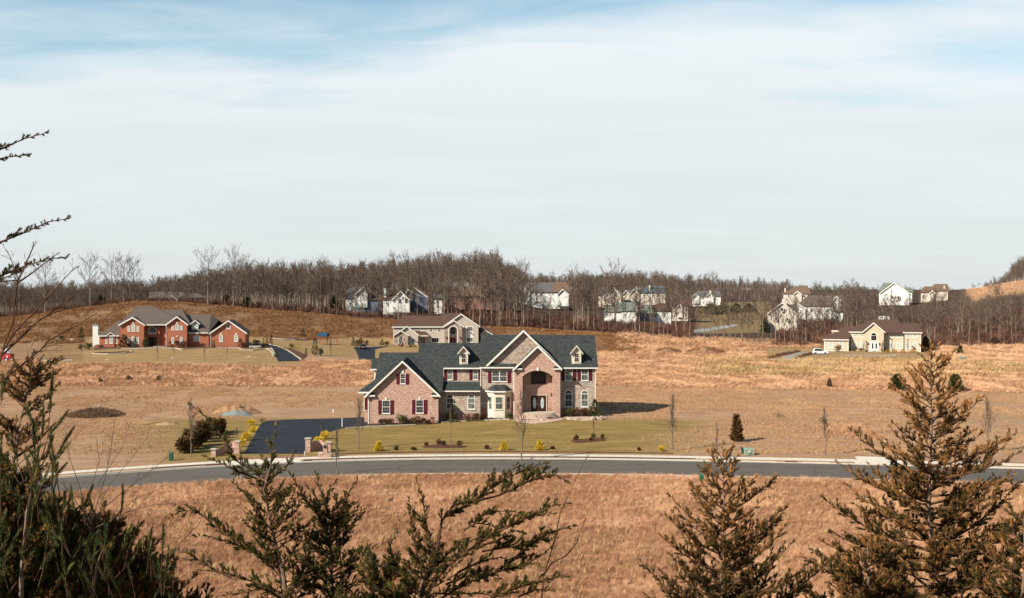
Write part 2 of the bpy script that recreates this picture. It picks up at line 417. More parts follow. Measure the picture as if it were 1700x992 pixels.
# ------------------------------------------------------------------ terrain
def hash2(i, j, s):
    n = (i.astype(np.int64)*374761393 + j.astype(np.int64)*668265263 + s*974634777) & 0x7fffffff
    n = ((n ^ (n >> 13)) * 1274126177) & 0x7fffffff
    return ((n ^ (n >> 16)) & 0xffff) / 65535.0
def vnoise(x, y, s=0):
    x = np.asarray(x, float); y = np.asarray(y, float)
    i = np.floor(x); j = np.floor(y); a = x-i; b = y-j
    a = a*a*(3-2*a); b = b*b*(3-2*b)
    return (hash2(i, j, s)*(1-a)+hash2(i+1, j, s)*a)*(1-b) + (hash2(i, j+1, s)*(1-a)+hash2(i+1, j+1, s)*a)*b
def fbm(x, y, s=0, o=4):
    r = 0; k = 1.0; t = 0
    for q in range(o):
        r = r + vnoise(x*2**q, y*2**q, s+q)*k; t += k; k *= 0.55
    return r/t
def sstep(a, b, x):
    t = np.clip((x-a)/(b-a), 0, 1); return t*t*(3-2*t)

RX = np.array([-150, -110, -75, -60, -44.6, -32, -22.5, -10, 7.8, 32, 56, 80, 110, 150.])
RYv = np.array([40, 76, 104, 114.2, 123.9, 130.2, 133.2, 135.0, 134.9, 132.0, 127.8, 122.5, 115, 103.])
_fx = np.linspace(-150, 150, 601); _fy = np.interp(_fx, RX, RYv)
for _ in range(3): _fy = np.convolve(np.pad(_fy, 12, mode='reflect', reflect_type='odd'), np.ones(25)/25, 'valid')
def curb_y(x): return np.interp(x, _fx, _fy)
def curb_n(x):
    d = (curb_y(x+0.5)-curb_y(x-0.5)); l = np.sqrt(1+d*d); return -d/l, 1/l

PXC = np.array([-600, 0, 120, 240, 430, 540, 600, 700, 800, 850, 1000, 1200, 1350, 1500, 1620, 1700, 2300.])
TAB = [
 (62,  [0]*17), (142, [0]*17),
 (170, [0,0,0,0,0,0,0,0,.30,.6,.95,.55,.2,0,0,0,0]),
 (190, [0,0,0,0,0,0,0,.1,.6,.8,1.0,.6,.3,0,0,0,0]),
 (237, [0]*17),
 (290, [.8,1.5,1.8,2.0,1.4,.6,0,0,0,0,0,0,0,0,0,0,0]),
 (322, [2.2,2.8,3.1,3.4,3.0,1.2,.4,.2,0,0,0,0,0,0,0,0,0]),
 (345, [3.2,3.6,3.7,3.6,3.6,1.8,.7,.4,0,0,0,0,0,0,0,0,0]),
 (365, [4.2,5,5,5.3,3.9,2.4,1.2,.8,.5,.4,0,0,0,0,0,0,0]),
 (392, [5.5,6.6,7.5,8.0,6.0,3.4,1.8,1.6,1.5,1.4,.9,0,0,0,0,0,0]),
 (430, [8,8.9,12.9,16.4,12.6,10.8,9.5,7.6,5.7,5.0,3.7,.8,0,0,.3,.8,2]),
 (450, [7.5,8.4,12.2,15.6,12.6,10.8,9.6,7.9,6.2,5.6,4.0,1.2,1.0,1.0,1.5,2.5,4]),
 (500, [7,7,8.6,10.5,11,10,9.2,8.4,7.4,6.8,5.2,1.2,4.6,4,6,8.5,11]),
 (600, [6,6,7,8,10,12,14,15.5,17,16,10,6.6,11,11,15.5,23,26]),
 (640, [6,6,7,8,10,13,15,17.5,19,17.5,12,8.4,13.5,13,17,26,28]),
 (700, [8,8,8,9,11,14,17,19.5,20.5,18.5,14,12,15,16,19.5,27,28]),
 (1000,[12,12,12,12,14,16,18,19,19,19,18,18,18,18,20,22,24]),
 (3000,[18]*17), (14000,[18]*17)]
_R = np.array([r[0] for r in TAB], float); _T = np.array([r[1] for r in TAB], float)
_sg = np.linspace(math.log(60), math.log(14000), 640); _ug = (np.linspace(-600, 2300, 420)-CX)/F
_G = np.zeros((640, 420))
_tmp = np.array([np.interp(_ug, (PXC-CX)/F, r) for r in _T])
for k in range(420): _G[:, k] = np.interp(np.exp(_sg), _R, _tmp[:, k])
def _blur(a, k, ax):
    ker = np.ones(k)/k; return np.apply_along_axis(lambda v: np.convolve(np.pad(v, k//2, mode='edge'), ker, 'valid'), ax, a)
for _ in range(2): _G = _blur(_blur(_G, 5, 0), 13, 1)
def H(x, y):
    x = np.asarray(x, float); y = np.asarray(y, float)
    yy = np.clip(y, 60, 13999); u = np.clip(x/yy, _ug[0], _ug[-1])
    si = np.clip((np.log(yy)-_sg[0])/(_sg[1]-_sg[0]), 0, 638.999); ui = np.clip((u-_ug[0])/(_ug[1]-_ug[0]), 0, 418.999)
    i = si.astype(int); j = ui.astype(int); a = si-i; b = ui-j
    h = (_G[i, j]*(1-b)+_G[i, j+1]*b)*(1-a) + (_G[i+1, j]*(1-b)+_G[i+1, j+1]*b)*a
    hill = np.where(y < 62, 18.35 - 0.34*y + 0.0009*np.maximum(y, 0)**2*0.3, 0)
    hill = np.where(y < 0, 18.35, hill); k = sstep(44, 60, y); hill = np.maximum(hill*(1-k), 0)
    d = y - curb_y(x)
    calm = 1 - sstep(-22, -13, d)*(1-sstep(45, 75, d))
    amp = np.where(y < 130, 0.22, np.clip(0.10+(y-200)*0.0016, 0.1, 0.9))
    rel = (fbm(x/9.0, y/14.0, 3)-0.5)*2*amp*calm
    return h + hill + rel
def Hs(x, y): return float(H(np.array([x]), np.array([y]))[0])
def ground(px, py):
    """the point of the terrain seen at a surveyed sight line"""
    Y = GY(py)
    lo, hi = 62.0, 900.0
    ys = np.concatenate([np.linspace(62, 300, 900), np.linspace(300, 900, 1200)])
    h = H((px-CX)*ys/F, ys); p = HY+(CZ-h)*F/ys
    k = np.nonzero(p <= py)[0]
    Y = ys[k[0]] if len(k) else Y
    x = X(px, Y); return x, Y, Hs(x, Y)

# zones of ground cover
def zones(x, y):
    z = H(x, y); yy = np.maximum(y, 30)
    px = CX + F*x/yy; py = HY + F*(CZ-z)/yy
    n1 = fbm(x/16, y/22, 11)-0.5; n2 = fbm(x/5, y/7, 21)-0.5
    d = y-curb_y(x)
    jx = n1*60; jy = n1*10
    fore = 1-sstep(-12, -11, d)
    orange = fore*1.0
    edge = 640 + np.clip((px-1000)/700, 0, 1)*12
    up = np.where(px < 640, 600, 586)
    up = np.where(px < 500, 600 - np.clip((px-430)/70, 0, 1)*4, up)
    midf = sstep(edge+3, edge-3, py+n2*6)*(py > 300)*sstep(up-3, up+1, py+n2*3)*(d > 0)
    blond = sstep(1120, 1230, px+jx)*sstep(632, 618, py+jy)*sstep(592, 600, py)*(d > 0)
    blond = np.maximum(blond, 0.55*fore*sstep(0.10, 0.28, n1))
    berm = sstep(990, 1060, px)*(1-sstep(1380, 1420, px))*sstep(584, 578, py)*sstep(340, 350, y)*(y < 450)
    berm = np.maximum(berm, sstep(1540, 1580, px)*sstep(598, 590, py)*(y > 330)*(y < 420))
    orange = np.clip(orange + midf + berm, 0, 1)
    green = sstep(4, 6, d)*sstep(690, 700, py+n2*5)*sstep(215, 345, px+jx*1.8+n2*90)*(1-sstep(1060, 1290, px+jx*3.2+n2*120+(py-720)*1.2))
    lawnL = sstep(322, 300, y)*0 + (px > 70)*(px < 500)*(y > 283)*(y < 372)*(z < 4.9)*1.0
    lawnM = (px > 480)*(px < 800)*(y > 322)*(y < 400)*(z < 3.2)*1.0
    lawnR = (px > 1270)*(px < 1545)*(y > 318)*(y < 392)*1.0
    green = np.clip(green + 0.6*(lawnL+lawnM+lawnR*0.8), 0, 1)
    orange = orange*(1-np.clip(lawnL+lawnM+lawnR, 0, 1)*(d > 20))
    hill = sstep(350, 372, y)*(px < 1060)*(1-np.clip(lawnL+lawnM, 0, 1))*(y < 436)
    hill = np.where((px < 140) & (y > 290) & (y < 436), np.maximum(hill, 0.6), hill)
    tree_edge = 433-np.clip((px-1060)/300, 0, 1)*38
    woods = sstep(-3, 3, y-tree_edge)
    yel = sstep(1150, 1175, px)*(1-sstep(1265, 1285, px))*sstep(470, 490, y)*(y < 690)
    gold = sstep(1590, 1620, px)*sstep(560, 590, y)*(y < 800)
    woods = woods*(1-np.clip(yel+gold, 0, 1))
    return dict(orange=orange, green=green, woods=woods, hill=hill, blond=np.clip(blond+gold, 0, 1), yellow=yel, px=px, py=py, d=d, z=z)

def terrain():
    Ys = list(np.linspace(-120, 56, 24)) + [GY(p) for p in np.arange(1100, 560, -1.45)]
    Ys += list(np.linspace(Ys[-1]+3, 1000, 90)) + [1150, 1350, 1700, 2300, 3300, 5000, 8000, 13000]
    Ys = np.array(Ys)
    s = np.concatenate([np.linspace(-1.6, -0.55, 22)[:-1], np.linspace(-0.55, 0.55, 330), np.linspace(0.55, 1.6, 22)[1:]])
    Yg, Sg = np.meshgrid(Ys, s, indexing='ij'); Xg = Sg*np.maximum(Yg, 60)
    x, y = Xg.ravel(), Yg.ravel(); z = H(x, y)
    nr, nc = Yg.shape
    idx = np.arange(nr*nc).reshape(nr, nc)
    Fq = np.stack([idx[:-1,:-1], idx[:-1,1:], idx[1:,1:], idx[1:,:-1]], -1).reshape(-1, 4)
    zn = zones(x, y)
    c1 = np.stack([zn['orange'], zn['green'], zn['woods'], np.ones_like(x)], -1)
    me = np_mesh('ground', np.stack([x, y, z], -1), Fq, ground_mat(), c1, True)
    a = me.color_attributes.new('zone', 'FLOAT_COLOR', 'POINT')
    a.data.foreach_set('color', np.stack([zn['hill'], zn['blond'], zn['yellow'], np.ones_like(x)], -1).astype(np.float32).ravel())
    o = link_mesh('ground', me); o['kind'] = 'structure'
    o['label'] = 'rolling dry grass fields, lawns and low hill that carry the houses and the street'
def ground_mat():
    t = NT('dry_grass_ground')
    a = t.n('ShaderNodeAttribute', attribute_name='tone'); s1 = t.n('ShaderNodeSeparateColor'); t.l(a.outputs['Color'], s1.inputs[0])
    b = t.n('ShaderNodeAttribute', attribute_name='zone'); s2 = t.n('ShaderNodeSeparateColor'); t.l(b.outputs['Color'], s2.inputs[0])
    big = t.noise(t.pos((0.045, 0.07, 0.05)), 1.0, 4, 0.6, 0.6)
    mid = t.noise(t.pos((0.16, 0.5, 0.2)), 1.0, 5, 0.65, 0.4)
    fine = t.noise(t.pos((1.0, 2.6, 1.0)), 1.3, 5, 0.72)
    tan = t.ramp(mid, [(0.28, (0.321, 0.182, 0.107)), (0.5, (0.470, 0.280, 0.164)), (0.72, (0.609, 0.390, 0.238))])
    tan = t.mix(t.ramp(big, [(0.35, (0, 0, 0)), (0.65, (1, 1, 1))]), tan, t.mix(0.6, tan, (0.361, 0.230, 0.135)))
    org = t.ramp(mid, [(0.3, (0.227, 0.100, 0.049)), (0.55, (0.354, 0.172, 0.086)), (0.75, (0.438, 0.248, 0.131))])
    grn = t.ramp(mid, [(0.3, (0.212, 0.145, 0.045)), (0.55, (0.313, 0.213, 0.070)), (0.78, (0.424, 0.285, 0.108))])
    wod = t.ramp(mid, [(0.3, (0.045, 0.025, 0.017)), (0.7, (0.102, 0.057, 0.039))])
    hil = t.ramp(mid, [(0.3, (0.156, 0.082, 0.045)), (0.52, (0.246, 0.135, 0.070)), (0.75, (0.369, 0.221, 0.107))])
    bld = t.ramp(mid, [(0.3, (0.355, 0.208, 0.111)), (0.7, (0.487, 0.316, 0.188))])
    yel = t.ramp(mid, [(0.3, (0.170, 0.115, 0.051)), (0.7, (0.255, 0.178, 0.085))])
    c = t.mix(s1.outputs[1], tan, grn); c = t.mix(s1.outputs[0], c, org); c = t.mix(s2.outputs[0], c, hil)
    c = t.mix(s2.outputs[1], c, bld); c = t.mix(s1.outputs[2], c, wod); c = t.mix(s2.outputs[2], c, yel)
    tone = t.ramp(fine, [(0.3, (0.70, 0.68, 0.66)), (0.5, (1, 1, 1)), (0.72, (1.22, 1.2, 1.16))])
    c = t.mix(1.0, c, tone, 'MULTIPLY')
    t.col(c); t.bump(fine, 0.9, 0.35)
    return t.set(Roughness=1.0)
terrain()

# ------------------------------------------------------------------ street
def strip_poly(x0, x1, d0, d1, n=60):
    xs = np.linspace(x0, x1, n); nx, ny = curb_n(xs); cy = curb_y(xs)
    return [(xs[i]+nx[i]*d0, cy[i]+ny[i]*d0) for i in range(n)], [(xs[i]+nx[i]*d1, cy[i]+ny[i]*d1) for i in range(n)]
def strip(mb, x0, x1, d0, d1, z0, z1, n=60):
    a, b = strip_poly(x0, x1, d0, d1, n)
    vs = [(p[0], p[1], z1) for p in a]+[(p[0], p[1], z1) for p in b]+[(p[0], p[1], z0) for p in a]+[(p[0], p[1], z0) for p in b]
    fs = []
    for i in range(n-1):
        fs += [(i, i+1, n+i+1, n+i), (2*n+i, 2*n+i+1, i+1, i), (n+i, n+i+1, 3*n+i+1, 3*n+i)]
    fs += [(0, n, 3*n, 2*n), (n-1, 3*n-1, 4*n-1, 2*n-1)]
    mb.add(vs, fs)
def cx_of(px):                       # x on the curb at a sight line
    xs = _fx; p = CX+F*xs/curb_y(xs); return float(np.interp(px, p, xs))
def road_mat():
    t = NT('worn_asphalt')
    f = t.noise(t.pos(), 2.2, 6, 0.75); g = t.noise(t.pos((0.05, 0.9, 1)), 1.0, 4, 0.65)
    wob = t.n('ShaderNodeTexNoise', Scale=0.8, Detail=4); wp = t.pos(); t.l(wp, wob.inputs['Vector'])
    va = t.n('ShaderNodeVectorMath', operation='MULTIPLY_ADD'); t.l(wob.outputs['Color'], va.inputs[0]); va.inputs[1].default_value = (2.5, 2.5, 0); t.l(wp, va.inputs[2])
    vo = t.n('ShaderNodeTexVoronoi', Scale=0.16, feature='DISTANCE_TO_EDGE'); t.l(va.outputs[0], vo.inputs['Vector'])
    crack = t.ramp(vo.outputs['Distance'], [(0.0, (0.45, 0.45, 0.45)), (0.012, (1, 1, 1))])
    t.bump(f, 0.3, 0.02)
    t.col(t.mix(0.8, t.mix(0.5, t.ramp(f, [(0.3, (0.084, 0.073, 0.062)), (0.7, (0.156, 0.137, 0.118))]), t.ramp(g, [(0.3, (0.080, 0.070, 0.060)), (0.7, (0.160, 0.141, 0.122))])), crack, 'MULTIPLY'))
    return t.set(Roughness=0.9)
mb = MB(); strip(mb, -112, 110, -10.9, 0.02, -0.3, 0.012, 120); struct('road', mb, road_mat())
def drive_mat():
    t = NT('fresh_dark_asphalt'); f = t.noise(t.pos((0.25, 0.25, 1)), 1.0, 5, 0.65)
    t.col(t.ramp(f, [(0.3, (0.010, 0.012, 0.018)), (0.62, (0.016, 0.019, 0.027)), (0.8, (0.032, 0.036, 0.045))]))
    t.bump(t.noise(t.pos(), 9, 4), 0.3, 0.01); return t.set(Roughness=0.8, Specular_IOR_Level=0.2)
M['drive'] = drive_mat()
# curbs: laid stones
def run_pieces(name, base_name, mat, x0, x1, d0, d1, z1, step, gap=0.03, base_mat=None, skip=lambda a, b: False):
    mb = MB(); strip(mb, x0, x1, d0-0.01, d1+0.01, -0.3, z1-0.06, 100); par = struct(base_name, mb, base_mat or M['curb'])
    x = x0
    while x < x1:
        nx, ny = curb_n(np.array(x)); dx = step*float(ny)
        if not skip(x, x+dx):
            mb = MB(); strip(mb, x+gap*float(ny), x+dx, d0, d1, z1-0.2, z1+random.uniform(-0.004, 0.004), 3); obj(name, mb, mat, par)
        x += dx
    return par
ax0, ax1 = cx_of(381), cx_of(501)      # driveway apron
bx0, bx1 = cx_of(1422), cx_of(1502)    # neighbouring lot's apron
gx0, gx1 = cx_of(1303), cx_of(1324)    # storm drain
run_pieces('curb_stone', 'curb', M['curb'], -75, 82, 0.0, 0.32, 0.14, 3.0, skip=lambda a, b: (b > ax0 and a < ax1) or (b > bx0 and a < bx1) or (b > gx0 and a < gx1))
run_pieces('sidewalk_slab', 'sidewalk', M['concrete'], -60, 82, 2.15, 3.75, 0.05, 1.6)
mb = MB(); strip(mb, -75, 82, -11.25, -10.93, -0.2, 0.13, 80); struct('near_curb', mb, M['curb'])
mb = MB(); strip(mb, ax0, ax1, 0.02, 2.12, -0.2, 0.045, 12); strip(mb, bx0, bx1, 0.02, 2.12, -0.2, 0.045, 12)
struct('driveway_apron', mb, M['concrete'])
mb = MB(); strip(mb, bx0+0.6, bx1-0.4, 3.78, 6.4, -0.2, 0.04, 8); struct('driveway_stub', mb, M['concrete'])
mb = MB()
for a, b in ((cx_of(255), ax0-0.1), (cx_of(506), cx_of(1155))): strip(mb, a, b, 0.36, 2.1, -0.1, 0.035, 60)
struct('mulch_strip', mb, M['mulch'])
mb = MB(); strip(mb, cx_of(560), cx_of(1120), 5.6, 6.3, -0.1, 0.03, 50); struct('planting_strip', mb, M['mulch'])
# storm drain in the curb
t = thing('storm_drain', 'rusty brown storm drain inlet set into the far kerb', 'storm drain', (gx0+0.7, float(curb_y(gx0)), 0))
mb = MB(); strip(mb, gx0+0.05, gx1-0.05, 0.02, 0.4, -0.1, 0.03, 4); obj('inlet_throat', mb, M['black'], t)
mb = MB(); strip(mb, gx0, gx1, -0.25, 0.0, -0.1, 0.02, 4); strip(mb, gx0, gx1, 0.1, 0.45, 0.1, 0.16, 4); obj('grate', mb, M['copper'], t)
# driveway
def flat(mb, pts, z1, z0=-0.3): mb.prism(pts, 'z', z0, z1)
def gp(px, py): y = GY(py); return (X(px, y), y)
mb = MB(); flat(mb, [gp(405, 753.2), gp(414, 736), gp(425, 718), gp(433, 703), gp(442, 698.4), gp(470, 696.5), gp(520, 695), gp(560, 694), gp(604, 692.3), gp(612, 698), gp(612, 704.8), gp(600, 708), gp(573, 710), gp(557, 713.5), gp(538, 720), gp(520, 728.5), gp(511, 740), gp(506, 749.5), gp(504, 753.2)], 0.022)
struct('driveway', mb, M['drive'])
mb = MB(); strip(mb, cx_of(402.5), cx_of(505), 3.8, 5.35, -0.2, 0.04, 8)
pv = brick('red_paver', (0.34, 0.13, 0.09), (0.42, 0.20, 0.15), (0.30, 0.2, 0.16), 0.22, 0.11)
struct('paver_band', mb, pv)

# ------------------------------------------------------------------ instancing of uncountable growth
def scatter(name, pts, rot, scl, idx, protos, label=None):
    me = bpy.data.meshes.new(name); n = len(pts)
    me.vertices.add(n); me.vertices.foreach_set('co', np.asarray(pts, np.float32).ravel())
    a = me.attributes.new('rot', 'FLOAT_VECTOR', 'POINT'); a.data.foreach_set('vector', np.asarray(rot, np.float32).ravel())
    a = me.attributes.new('scl', 'FLOAT_VECTOR', 'POINT'); a.data.foreach_set('vector', np.asarray(scl, np.float32).ravel())
    a = me.attributes.new('idx', 'INT', 'POINT'); a.data.foreach_set('value', np.asarray(idx, np.int32))
    o = link_mesh(name, me); o['kind'] = 'stuff'
    if label: o['label'] = label
    g = bpy.data.node_groups.new(name, 'GeometryNodeTree')
    g.interface.new_socket('Geometry', in_out='INPUT', socket_type='NodeSocketGeometry')
    g.interface.new_socket('Geometry', in_out='OUTPUT', socket_type='NodeSocketGeometry')
    N = g.nodes.new; L = g.links.new
    gi, go = N('NodeGroupInput'), N('NodeGroupOutput')
    ip = N('GeometryNodeInstanceOnPoints'); L(gi.outputs[0], ip.inputs['Points'])
    jn = N('GeometryNodeJoinGeometry')
    for p in reversed(protos):
        oi = N('GeometryNodeObjectInfo'); oi.inputs['Object'].default_value = p; oi.inputs['As Instance'].default_value = True
        L(oi.outputs['Geometry'], jn.inputs[0])
    L(jn.outputs[0], ip.inputs['Instance']); ip.inputs['Pick Instance'].default_value = True
    def attr(nm, ty):
        q = N('GeometryNodeInputNamedAttribute'); q.data_type = ty; q.inputs['Name'].default_value = nm
        return next(s for s in q.outputs if s.enabled and s.name == 'Attribute')
    L(attr('idx', 'INT'), ip.inputs['Instance Index']); L(attr('rot', 'FLOAT_VECTOR'), ip.inputs['Rotation']); L(attr('scl', 'FLOAT_VECTOR'), ip.inputs['Scale'])
    L(ip.outputs[0], go.inputs[0])
    md = o.modifiers.new('grow', 'NODES'); md.node_group = g
    return o
def proto(name, me):
    return bpy.data.objects.new(name, me)     # never linked to the scene: only its instances appear
def grass_mat(name, stops):
    t = NT(name); r = t.n('ShaderNodeObjectInfo').outputs['Random']
    g = t.noise(t.pos((0.13, 0.22, 0.1)), 1.0, 6, 0.78)
    m = t.n('ShaderNodeMath', operation='ADD'); m2 = t.n('ShaderNodeMath', operation='MULTIPLY'); m2.inputs[1].default_value = 0.42
    t.l(r, m2.inputs[0]); s = t.n('ShaderNodeMath', operation='MULTIPLY_ADD'); t.l(g, s.inputs[0]); s.inputs[1].default_value = 1.1; s.inputs[2].default_value = -0.33
    t.l(m2.outputs[0], m.inputs[0]); t.l(s.outputs[0], m.inputs[1]); t.col(t.ramp(m.outputs[0], stops)); return t.set(Roughness=0.9)
def tuft(n, h, w, spread, lean, seed):
    r = random.Random(seed); V = []; Fc = []
    for i in range(n):
        a = r.uniform(0, 6.283); rr = r.uniform(0, 0.22)*spread; bx, by = math.cos(a)*rr, math.sin(a)*rr
        hh = h*r.uniform(0.55, 1.1); ox = math.cos(a)*spread*r.uniform(0.1, 0.6) + lean*hh*r.uniform(0.6, 1.3); oy = math.sin(a)*spread*r.uniform(0.1, 0.6)
        t = r.uniform(0, 3.14159); dx, dy = math.cos(t)*w/2, math.sin(t)*w/2
        b = len(V)
        V += [(bx-dx, by-dy, -0.06), (bx+dx, by+dy, -0.06), (bx+ox*.45+dx*.9, by+oy*.45+dy*.9, hh*.62), (bx+ox*.45-dx*.9, by+oy*.45-dy*.9, hh*.62), (bx+ox, by+oy, hh)]
        Fc += [(b, b+1, b+2, b+3), (b+3, b+2, b+4)]
    return V, Fc
def tuft_protos(nm, mat, specs):
    ps = []
    for i, sp in enumerate(specs):
        V, Fc = tuft(*sp, seed=i*13+5); me = bpy.data.meshes.new(nm); me.from_pydata(V, [], Fc); me.materials.append(mat); ps.append(proto(nm, me))
    return ps
def place_rand(n, xr, yr, uspace=True):
    """points spread evenly over a trapezoid seen from the hill"""
    y = np.sqrt(RNG.uniform(yr[0]**2, yr[1]**2, n)); x = RNG.uniform(xr[0], xr[1], n)*y if uspace else RNG.uniform(xr[0], xr[1], n)
    return x, y
def grow(name, x, y, keep, protos, smin, smax, label, lean=0.0, sink=0.0):
    x, y = x[keep], y[keep]; n = len(x); z = H(x, y)-sink
    s = RNG.uniform(smin, smax, n); rot = np.zeros((n, 3)); rot[:, 2] = (fbm(x/4.5, y/7.0, 91)-0.5)*7.5 + RNG.normal(0, 0.45, n)
    rot[:, 0] = RNG.normal(0, 0.2, n); rot[:, 1] = RNG.normal(lean, 0.2, n)
    sc = np.stack([s, s, s*RNG.uniform(0.8, 1.25, n)], -1)
    return scatter(name, np.stack([x, y, z], -1), rot, sc, RNG.integers(0, len(protos), n), protos, label)

gm_or = grass_mat('broomsedge_grass', [(0.05, (0.367, 0.165, 0.085)), (0.3, (0.542, 0.275, 0.148)), (0.55, (0.657, 0.376, 0.213)), (0.8, (0.772, 0.506, 0.313))])
gm_md = grass_mat('meadow_broomsedge', [(0.0, (0.478, 0.238, 0.128)), (0.25, (0.612, 0.323, 0.175)), (0.5, (0.708, 0.413, 0.235)), (0.75, (0.784, 0.520, 0.315))])
gm_hl = grass_mat('hillside_grass', [(0.1, (0.186, 0.088, 0.043)), (0.4, (0.307, 0.144, 0.063)), (0.7, (0.464, 0.248, 0.105)), (0.95, (0.576, 0.344, 0.155))])
gm_tn = grass_mat('tan_field_grass', [(0.1, (0.428, 0.236, 0.122)), (0.5, (0.605, 0.358, 0.188)), (0.9, (0.780, 0.503, 0.281))])
gm_bl = grass_mat('blond_grass', [(0.1, (0.464, 0.284, 0.126)), (0.5, (0.594, 0.387, 0.185)), (0.9, (0.725, 0.516, 0.273))])
P_or = tuft_protos('broomsedge_tuft', gm_or, [(30, 0.62, 0.020, 0.85, 0.45), (32, 0.5, 0.022, 1.0, 0.30), (26, 0.8, 0.018, 0.65, 0.55), (32, 0.42, 0.025, 1.15, 0.2)])
P_hl = tuft_protos('hill_tuft', gm_hl, [(12, 0.6, 0.07, 0.9, 0.25), (12, 0.45, 0.08, 1.1, 0.1)])
P_tn = tuft_protos('field_tuft', gm_tn, [(12, 0.22, 0.03, 0.55, 0.2), (12, 0.16, 0.035, 0.65, 0.05)])
P_bl = tuft_protos('blond_tuft', gm_bl, [(14, 0.85, 0.06, 0.7, 0.55), (14, 0.7, 0.07, 0.9, 0.4)])
P_md = tuft_protos('meadow_tuft', gm_md, [(22, 0.42, 0.04, 1.1, 0.30), (24, 0.36, 0.045, 1.3, 0.15), (20, 0.48, 0.035, 1.0, 0.40)])
# foreground field
x, y = place_rand(150000, (-0.5, 0.5), (66, 132)); zn = zones(x, y)
grow('foreground_grass', x, y, (zn['d'] < -11.6), P_or, 0.32, 0.72, 'orange dry broomsedge grass filling the field before the street')
x, y = place_rand(3400, (-0.5, 0.5), (74, 128)); zn = zones(x, y); dd = zn['d']
grow('blond_grass', x, y, (dd < -11.6) & ((fbm(x/7, y/9, 5)+RNG.normal(0, .05, len(x)) > 0.60) | ((dd > -13.5) & (RNG.random(len(x)) < 0.3))), P_bl, 0.35, 0.9, 'pale blond grass plumes leaning along the near road edge')
# middle field beyond the tan ground
x, y = place_rand(150000, (-0.52, 0.52), (222, 372)); zn = zones(x, y)
grow('meadow_grass', x, y, (zn['orange'] > RNG.uniform(0.2, 0.9, len(x))) & (zn['d'] > 40), P_md, 0.7, 1.3, 'tall orange dry grass in the meadow between the houses')
x, y = place_rand(40000, (0.1, 0.55), (262, 372)); zn = zones(x, y)
grow('pale_meadow_grass', x, y, (zn['blond'] > RNG.uniform(0.1, 1.0, len(x))) & (fbm(x/22, y/9, 8) > 0.46), P_bl, 0.8, 1.5, 'blond swept grass in the right hand meadow')
# rough hillside
x, y = place_rand(80000, (-0.55, 0.12), (345, 446)); zn = zones(x, y)
grow('hillside_grass', x, y, (zn['hill'] > 0.5) & (fbm(x/6, y/9, 15)+RNG.normal(0, .08, len(x)) > 0.42), P_hl, 0.5, 1.2, 'reddish brown rough grass covering the low hill')
x, y = place_rand(16000, (0.05, 0.55), (335, 440)); zn = zones(x, y)
grow('berm_grass', x, y, (zn['orange'] > 0.5) & (zn['d'] > 40) & (fbm(x/8, y/8, 25) > 0.35), P_md, 1.0, 2.2, 'russet tall grass on the berm under the wood')
x, y = place_rand(9000, (0.36, 0.6), (520, 760)); zn = zones(x, y)
grow('hilltop_grass', x, y, zn['blond'] > 0.5, P_md, 0.9, 1.6, 'golden dry grass on the bare hilltop at the right')
# short field grass
x, y = place_rand(120000, (-0.5, 0.5), (139, 246)); zn = zones(x, y)
kp = (zn['d'] > 7) & (zn['orange'] < 0.4) & (zn['green'] < RNG.uniform(0.2, 0.9, len(x))) & (zn['py'] > 636) & (fbm(x/7, y/10, 35)+RNG.normal(0, .09, len(x)) > 0.44)
kp &= ~((zn['px'] > 400) & (zn['px'] < 1010) & (zn['py'] > 676))
grow('field_grass', x, y, kp, P_tn, 0.5, 1.2, 'short tan grass tufts in the mown field')
